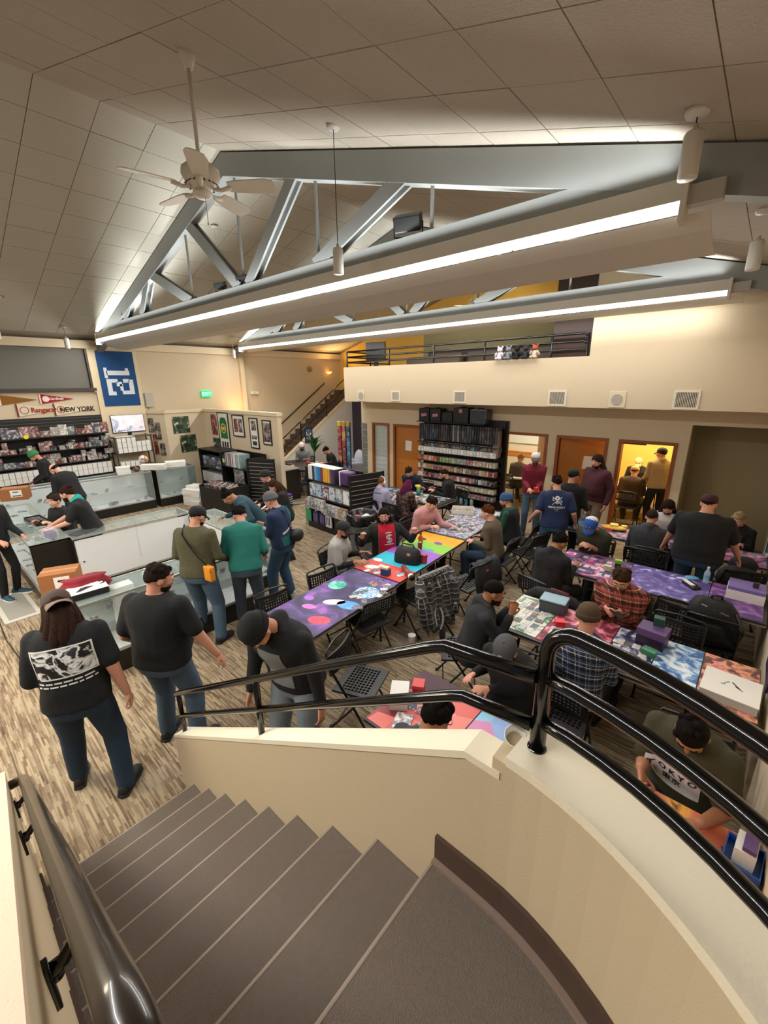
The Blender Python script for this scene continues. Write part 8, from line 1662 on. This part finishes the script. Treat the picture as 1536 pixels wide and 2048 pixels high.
# 22-26 along the first row
p = person('man in a light grey t-shirt and black cap at the rainbow table, back turned', (-4.13, 3.79), -62, sit=True, h=1.74, bw=1.08, lean=10, hp=14, hy=-14, shirt='#a09e9c', sleeves=('short', 'short'), pants='#2e3036', hair='#241a15', style='buzz', cap=('#1c1c1e', '#1c1c1e', False), beard='#2a1d17', skin='tan', L=(-0.18, 0.34, 0.80), R=(0.18, 0.36, 0.80))
e, w_ = p['arms'][1]
for q in (-1, 1):
    e, w_ = p['arms'][q]; MB().tube([e.lerp(w_, -0.1), e.lerp(w_, 0.85)], [0.052, 0.036], 12).build('arm_sleeve', cloth('#121214'), p['t'], True)
p = person('laughing man with long dark hair, glasses, red t-shirt and open black jacket', (-4.08, 4.59), -128, sit=True, h=1.78, bw=1.2, lean=-4, hp=8, hy=-12, hr=6, shirt='#15130f', pants='#1c1b1c', hair='#2a1813', style='long', beard='#4a2c20', glasses='#2a1d17', skin='fair', L=(-0.40, 0.26, 0.98), R=(0.40, 0.26, 0.96), Ld=(0.1, 0.2, 1.0), Rd=(-0.1, 0.2, 1.0), Ln=(0.3, 1, 0), Rn=(-0.3, 1, 0), Lc=48, Rc=48, voxel=0.010)
RED = cloth('#b3102c'); decal(p, 'red_shirt_front', 1, -0.06, 0.0, 0.25, 0.46, RED, 0.004, 0, 12, 20)
def arc_poly(cx, cy, r0, r1, a0, a1, n=12):
    A = [math.radians(a0 + (a1 - a0) * k / n) for k in range(n + 1)]
    return [[(cx + r1 * math.cos(A[k]), cy + r1 * math.sin(A[k])), (cx + r1 * math.cos(A[k + 1]), cy + r1 * math.sin(A[k + 1])), (cx + r0 * math.cos(A[k + 1]), cy + r0 * math.sin(A[k + 1])), (cx + r0 * math.cos(A[k]), cy + r0 * math.sin(A[k]))] for k in range(n)]
S_ = arc_poly(0, 0.035, 0.022, 0.032, 20, 270) + arc_poly(0, -0.02, 0.022, 0.032, -160, 90) + arc_poly(0, 0.035, 0.040, 0.047, 20, 265) + arc_poly(0, -0.02, 0.040, 0.047, -160, 85)
S_ += [[(-0.006, -0.055), (0.006, -0.055), (0.006, 0.07), (-0.006, 0.07)], [(-0.07, -0.095), (0.07, -0.085), (0.07, -0.072), (-0.07, -0.082)], [(-0.06, 0.098), (-0.02, 0.112), (0.04, 0.108), (0.04, 0.096), (-0.02, 0.10), (-0.055, 0.086)]]
decal_shape(p, 'shirt_emblem', S_, PRW, 1, -0.05, -0.03, 0.009, 0)
for q in (-1, 1): decal_shape(p, 'jacket_zip', [[(q * 0.128 - 0.003, -0.26), (q * 0.128 + 0.003, -0.26), (q * 0.128 + 0.003, 0.12), (q * 0.128 - 0.003, 0.12)]], mat('zip_grey', '#8a8688', 0.4), 1, -0.06, 0, 0.008)
p = person('man in a pale pink sweater reaching over the spread of cards', (-4.02, 5.75), -98, sit=True, h=1.78, bw=1.16, lean=20, hp=30, hy=14, shirt='#c68e92', pants='#2e3036', hair='#33211a', style='short', skin='fair', L=(-0.16, 0.56, 0.82), R=(0.10, 0.34, 0.80), voxel=0.010, aw=1.05)
p = person('red-haired man in a brown fleece in profile at the right of the card spread', (-2.97, 5.78), 100, sit=True, h=1.76, bw=1.06, lean=12, hp=12, shirt='#5c5040', pants='#24364c', hair='#6a3418', style='short', skin='fair', L=(-0.14, 0.30, 0.74), R=(0.16, 0.28, 0.74), folds=0.02)
p = person('man in blue knit cap and black vest over green sleeves at the card tables', (-3.09, 6.64), 100, sit=True, h=1.74, bw=1.06, lean=10, hp=16, shirt='#1c4a36', pants='#1e2026', hair='#2a1d17', style='buzz', beanie='#2f517e', beard='#5c4636', vest='#15171a', skin='light', L=(-0.14, 0.34, 0.84), R=(0.16, 0.32, 0.82))
# 27-30 standing before the doors
p = person('bearded man in a dark red sweater and white cap standing by the open wooden door', (-3.35, 8.43), 208, h=1.80, bw=1.06, lean=2, hp=8, hy=0, shirt='#6e1428', pants='#42596e', hair='#4a2f20', style='buzz', cap=('#cfccc6', '#4a4c54', False), beard='#5c3824', skin='light', L=(-0.06, 0.28, 1.10), R=(0.10, 0.28, 1.08), Lc=40, Rc=40)
k = held('red deck box in the hands above the dark red sweater', 'deck_box', 'box', p, 1, (0.09, 0.07, 0.08), mat('deck_red', '#d83a2a', 0.4), (-0.10, 0.03, 0.03), (0, 0, 0)); MB().box((0, 0, 0.042), (0.092, 0.072, 0.012)).build('lid', mat('deck_red', '#d83a2a', 0.4), k)
p = person('man in a blue t-shirt with a white crest on its back, striding in jeans', (-2.33, 6.82), 26, h=1.74, bw=1.16, lean=8, hp=12, hy=14, feet=((-0.22, -0.14, 8), (0.10, 0.20, -6)), L=(-0.34, 0.10, 0.98), R=(0.34, 0.12, 0.94), shirt='#1c2a50', sleeves=('short', 'short'), pants='#2a465e', baggy=1.1, hair='#2a1913', style='short', skin='fair', voxel=0.010, aw=1.08)
CR = [[(-0.075, -0.06), (-0.068, -0.066), (0.075, 0.06), (0.068, 0.066)], [(0.075, -0.06), (0.068, -0.066), (-0.075, 0.06), (-0.068, 0.066)]] + arc_poly(0.0, 0.045, 0.012, 0.034, 0, 360, 14) + arc_poly(-0.05, 0.02, 0.012, 0.022, 60, 300, 10) + arc_poly(0, -0.03, 0.008, 0.020, 0, 360, 12)
decal_shape(p, 'shirt_crest', CR, PRW, -1, 0.02, 0, 0.007); decal_shape(p, 'crest_blue_part', arc_poly(0.052, -0.01, 0.008, 0.028, 0, 360, 12), mat('crest_blue', '#6fa4d0', 0.8), -1, 0.02, 0, 0.006)
decal_text(p, 'MEAD PARTY', 0.042, PRW, -1, -0.085, 0, bold=0.0012); decal_text(p, 'R U N S', 0.022, PRW, -1, -0.118, 0); decal_text(p, 'CLUB', 0.014, PRW, -1, -0.14, 0)
p = person('man in black cap and black top, back turned, standing before the maroon sweater', (-2.28, 7.46), 8, h=1.74, bw=1.14, lean=4, hp=8, hy=-20, shirt='#0f0f11', pants='#15161a', hair='#17110e', style='buzz', cap=('#0f0f11', '#0f0f11', False), skin='light', sleeves=('long', 'long'), L=(-0.26, 0.22, 1.0), R=(0.28, 0.20, 1.0))
p = person('big bearded man with shaggy brown hair in a maroon sweater and khaki trousers', (-2.21, 8.52), 152, h=1.86, bw=1.26, belly=0.05, lean=4, hp=10, hy=6, shirt='#421722', pants='#7c6a54', hair='#33201a', style='volume', beard='#33201a', skin='light', aw=1.1)
# 31-34 in the rooms
p = person('person in a brown jacket and straw-coloured cap seated in the yellow room, seen from behind', (-1.98, 10.73), 4, sit=True, bw=1.2, lean=14, hp=24, shirt='#4a3a26', pants='#2a2620', hair='#4a3420', style='buzz', cap=('#b89a6a', '#a88a5a', False), L=(-0.2, 0.34, 0.82), R=(0.2, 0.34, 0.82))
p = person('man in a cream hooded jacket and dark cap standing in the yellow room', (-1.52, 10.65), 30, h=1.80, bw=1.16, lean=4, hp=8, hy=20, shirt='#a8946c', pants='#1e1e22', hair='#1c1512', style='buzz', cap=('#23201c', '#23201c', False), hood='#b29e76', L=(-0.24, 0.26, 1.02), R=(0.26, 0.24, 1.0))
p = person('man in black glancing down at the far side of the table in the yellow room', (-2.16, 11.99), 182, sit=True, bw=1.1, lean=14, hp=26, shirt='#16161a', pants='#1e1e22', hair='#2a1d17', style='buzz', cap=('#c8b080', '#b89a6a', False), skin='light', L=(-0.2, 0.34, 0.82), R=(0.2, 0.34, 0.82))
p = person('fair-haired person in a brown top sitting in the pale room, cut by the door', (-4.70, 10.81), 0, sit=True, lean=10, hp=18, shirt='#4a3f30', pants='#3a352c', hair='#a8865a', style='short', L=(-0.2, 0.34, 0.8), R=(0.2, 0.34, 0.8))
# 35-38 back table
p = person('man with long brown hair and a beard in a white shirt at the back table', (-0.91, 7.94), 184, sit=True, h=1.76, bw=1.1, lean=14, hp=30, shirt='#c9c7c4', pants='#2a2d33', hair='#2c1b15', style='volume', beard='#33201a', skin='light', L=(-0.16, 0.32, 0.84), R=(0.14, 0.32, 0.84), sleeves=('half', 'half'))
p = person('man in a charcoal hoodie sitting with his back turned at the back table', (-0.99, 7.10), 2, sit=True, h=1.76, bw=1.1, lean=10, hp=18, shirt='#33353a', pants='#2a2d33', hair='#3a2a22', style='buzz', hood='#3c3e44', skin='light', L=(-0.18, 0.34, 0.82), R=(0.18, 0.34, 0.82), folds=0.016)
p = person('very broad man in maroon cap and black t-shirt standing over the back table', (-0.34, 6.64), 0, h=1.80, bw=1.5, belly=0.06, lean=12, hp=20, shirt='#0c0c0d', sleeves=('short', 'short'), pants='#1c2c40', hair='#241814', style='buzz', cap=('#3c1620', '#3c1620', False), skin='light', L=(-0.42, 0.34, 0.90), R=(0.42, 0.30, 0.92), aw=1.2)
p = person('blond person in a black printed top at the back table by the wall', (-0.02, 7.93), 165, sit=True, h=1.66, lean=14, hp=22, shirt='#131315', pants='#17171a', hair='#b59a72', style='short', skin='light', L=(-0.16, 0.34, 0.84), R=(0.14, 0.32, 0.84))
decal(p, 'shirt_print', 1, -0.02, 0, 0.18, 0.18, print_mat('grey_red_print', [(0, '#131315'), (0.5, '#1a1a1c'), (0.54, '#8a8a8c'), (0.6, '#7a2a2c'), (1, '#c0c0c0')], 14, 2, 1), 0.004)
# 39 40
p = person('bearded man in an olive henley and blue and white cap studying his cards', (-1.59, 6.27), 172, sit=True, h=1.78, bw=1.16, lean=18, hp=42, shirt='#2c3020', sleeves=('half', 'half'), pants='#2a2d33', hair='#2a1d17', style='buzz', cap=('#2450a0', '#1f4690', False), beard='#4a3020', skin='light', L=(-0.07, 0.28, 0.86), R=(0.08, 0.28, 0.86), Lc=40, Rc=40, Ln=(0.8, 0.3, -0.4), Rn=(-0.8, 0.3, -0.4), voxel=0.010)
Q, base = p['cap']; m = MB(); m.sph(base + Q @ Vector((0, -0.035, 0.068)), (0.088, 0.076, 0.062), 18, 10); m.build('cap_mesh_panel', cloth('#d4d4d4'), p['t'], True)
m = MB(); 
for j in range(3): m.box(base + Q @ Vector((-0.022 + 0.022 * j, 0.098, 0.072)), (0.016, 0.006, 0.008))
m.build('cap_stitching', PRW, p['t'])['kind'] = 'stuff'
p = person('black-haired person in a dark patterned cardigan with a navy hood, back turned', (-1.68, 5.26), -14, sit=True, h=1.74, bw=1.16, lean=12, hp=26, hy=-14, shirt_mat=print_mat('dark_knit', [(0, '#0f0d0e'), (0.5, '#1c181a'), (0.55, '#3a3436'), (0.6, '#171416'), (1, '#241f22')], 10, 1, 0.2, 'voronoi', 0.95), pants='#17171a', hair='#120f0e', style='short', hood='#1c1f2c', skin='tan', L=(-0.16, 0.34, 0.84), R=(0.16, 0.34, 0.84))
# 41-43 second row
PLR = plaid_mat('red_plaid', '#6e2018', [('#8a3a2a', 0.35, 0.0, 0.7), ('#d0a890', 0.06, 0.15, 0.75), ('#2a0f10', 0.22, 0.5, 0.8), ('#c89a80', 0.04, 0.75, 0.6)], 10)
p = person('balding man in glasses and a red plaid shirt looking at the phone in his hands', (-0.80, 4.56), 180, sit=True, h=1.80, bw=1.2, lean=12, hp=30, shirt_mat=PLR, pants='#2a2d33', hair='#4a3020', style='short', glasses='#8a7a6a', beard='#7a4a34', skin='light', L=(-0.07, 0.34, 0.92), R=(0.08, 0.34, 0.92), Lc=45, Rc=45, Ln=(0.8, 0.4, 0.1), Rn=(-0.8, 0.4, 0.1), Ld=(0.5, 0.8, 0), Rd=(-0.5, 0.8, 0), collar='#6e2018', voxel=0.009, aw=1.08, sleeves=('long', 'long'))
k = held('black phone held in both hands above the dark mat', 'phone', 'phone', p, 1, (0.075, 0.015, 0.13), BLKMET, (-0.075, 0.0, 0.01), (1.1, 0, 1.2)); MB().box((0, -0.008, 0), (0.06, 0.002, 0.11)).build('screen', mat('phone_screen_dark', '#23262c', 0.1), k)
p = person('man with cropped black hair in charcoal hoodie, hands folded at the white-green mat', (-1.67, 3.47), -56, sit=True, h=1.78, bw=1.06, lean=14, hp=22, hy=4, shirt='#2a2b2f', pants='#1e2026', hair='#17110e', style='buzz', beard='#2a1f19', hood='#303135', skin='tan', L=(0.0, 0.34, 1.02), R=(0.10, 0.34, 1.0), Ld=(0.3, 0.3, 0.9), Rd=(-0.2, 0.3, 0.9), Ln=(1, 0, 0), Rn=(-1, 0, 0), voxel=0.009, folds=0.018)
PLB = plaid_mat('blue_plaid', '#1c2840', [('#2f4468', 0.4, 0.0, 0.6), ('#d8d4c8', 0.05, 0.2, 0.9), ('#0f1420', 0.2, 0.55, 0.8), ('#c8c8c0', 0.04, 0.85, 0.8)], 11)
p = person('man in brown knit cap and blue and white plaid, back turned behind the railing', (-0.82, 3.53), 4, sit=True, h=1.78, bw=1.16, lean=10, hp=20, shirt_mat=PLB, pants='#2c2822', hair='#2a1d17', style='buzz', beanie='#4a3826', skin='light', L=(-0.2, 0.34, 0.82), R=(0.2, 0.34, 0.82), voxel=0.009)
# 44-46 near table
p = person('person in grey cap with white badge and black jacket, hands on the red mat', (-1.18, 2.73), 172, sit=True, h=1.74, bw=1.12, lean=16, hp=40, hy=14, shirt='#101012', pants='#17171a', hair='#1c1512', style='buzz', cap=('#4a4c50', '#54565a', False), beard='#1c1512', skin='light', L=(0.06 - 0.02, 0.30, 0.80), R=(-0.26 + 0.5, 0.24, 0.80), voxel=0.009, zip_=True)
Q, base = p['cap']; m = MB(); m.sph(base + Q @ Vector((0, 0.101, 0.075)), (0.020, 0.008, 0.014), 14, 8, 0, Q); m.build('cap_badge', PRW, p['t'], True)
m = MB(); m.sph(base + Q @ Vector((0, 0.108, 0.075)), (0.007, 0.004, 0.006), 8, 6, 0, Q); m.build('badge_center', cloth('#4a4c50'), p['t'], True)
m = MB()
for j in range(4): m.box(base + Q @ Vector((-0.022 + 0.0145 * j, 0.104, 0.053)), (0.010, 0.005, 0.007))
m.build('badge_lettering', PRW, p['t'])['kind'] = 'stuff'
p = person('person with thick curly dark hair, glasses and grey top at the near table', (-1.19, 1.80), -4, sit=True, h=1.72, lean=14, hp=34, hy=-10, shirt='#3a3e44', pants='#1e2026', hair='#140f0d', style='curly', glasses='#1a1a1a', skin='tan', L=(-0.2, 0.34, 0.80), R=(0.2, 0.34, 0.80), voxel=0.009)
p = person('dark-haired man in olive t-shirt with white lettered panel, bowing below the rail', (0.02, 2.69), 166, sit=True, h=1.76, bw=1.14, lean=10, hp=50, hy=10, shirt='#3a3622', sleeves=('short', 'short'), pants='#23241f', hair='#17100d', style='short', skin='tan', L=(-0.20, 0.40, 0.80), R=(0.14, 0.37, 0.87), Lc=62, Rc=40, Ld=(0.5, 0.8, 0.0), Rn=(-0.8, 0.3, 0.2), Rd=(-0.5, 0.7, -0.3), voxel=0.008, aw=1.12)
decal(p, 'white_panel', 1, -0.13, 0.035, 0.30, 0.18, cloth('#e0e0e4'), 0.004, 0, 18, 12)
decal_text(p, 'T O K Y O', 0.058, PRB, 1, -0.092, 0.035, 0.008, bold=0.0015); decal_text(p, '東京', 0.056, PRB, 1, -0.155, 0.035, 0.008, bold=0.001)
k = held('glossy orange card pack in the hand before the white panel', 'card_pack', 'pack', p, 1, (0.075, 0.012, 0.12), mat('orange_pack', '#c8501c', 0.3, vary=0.4, vscale=30), (0.0, 0.05, -0.03), (0.9, 0.3, 0.6), 'pack')
bake_all()
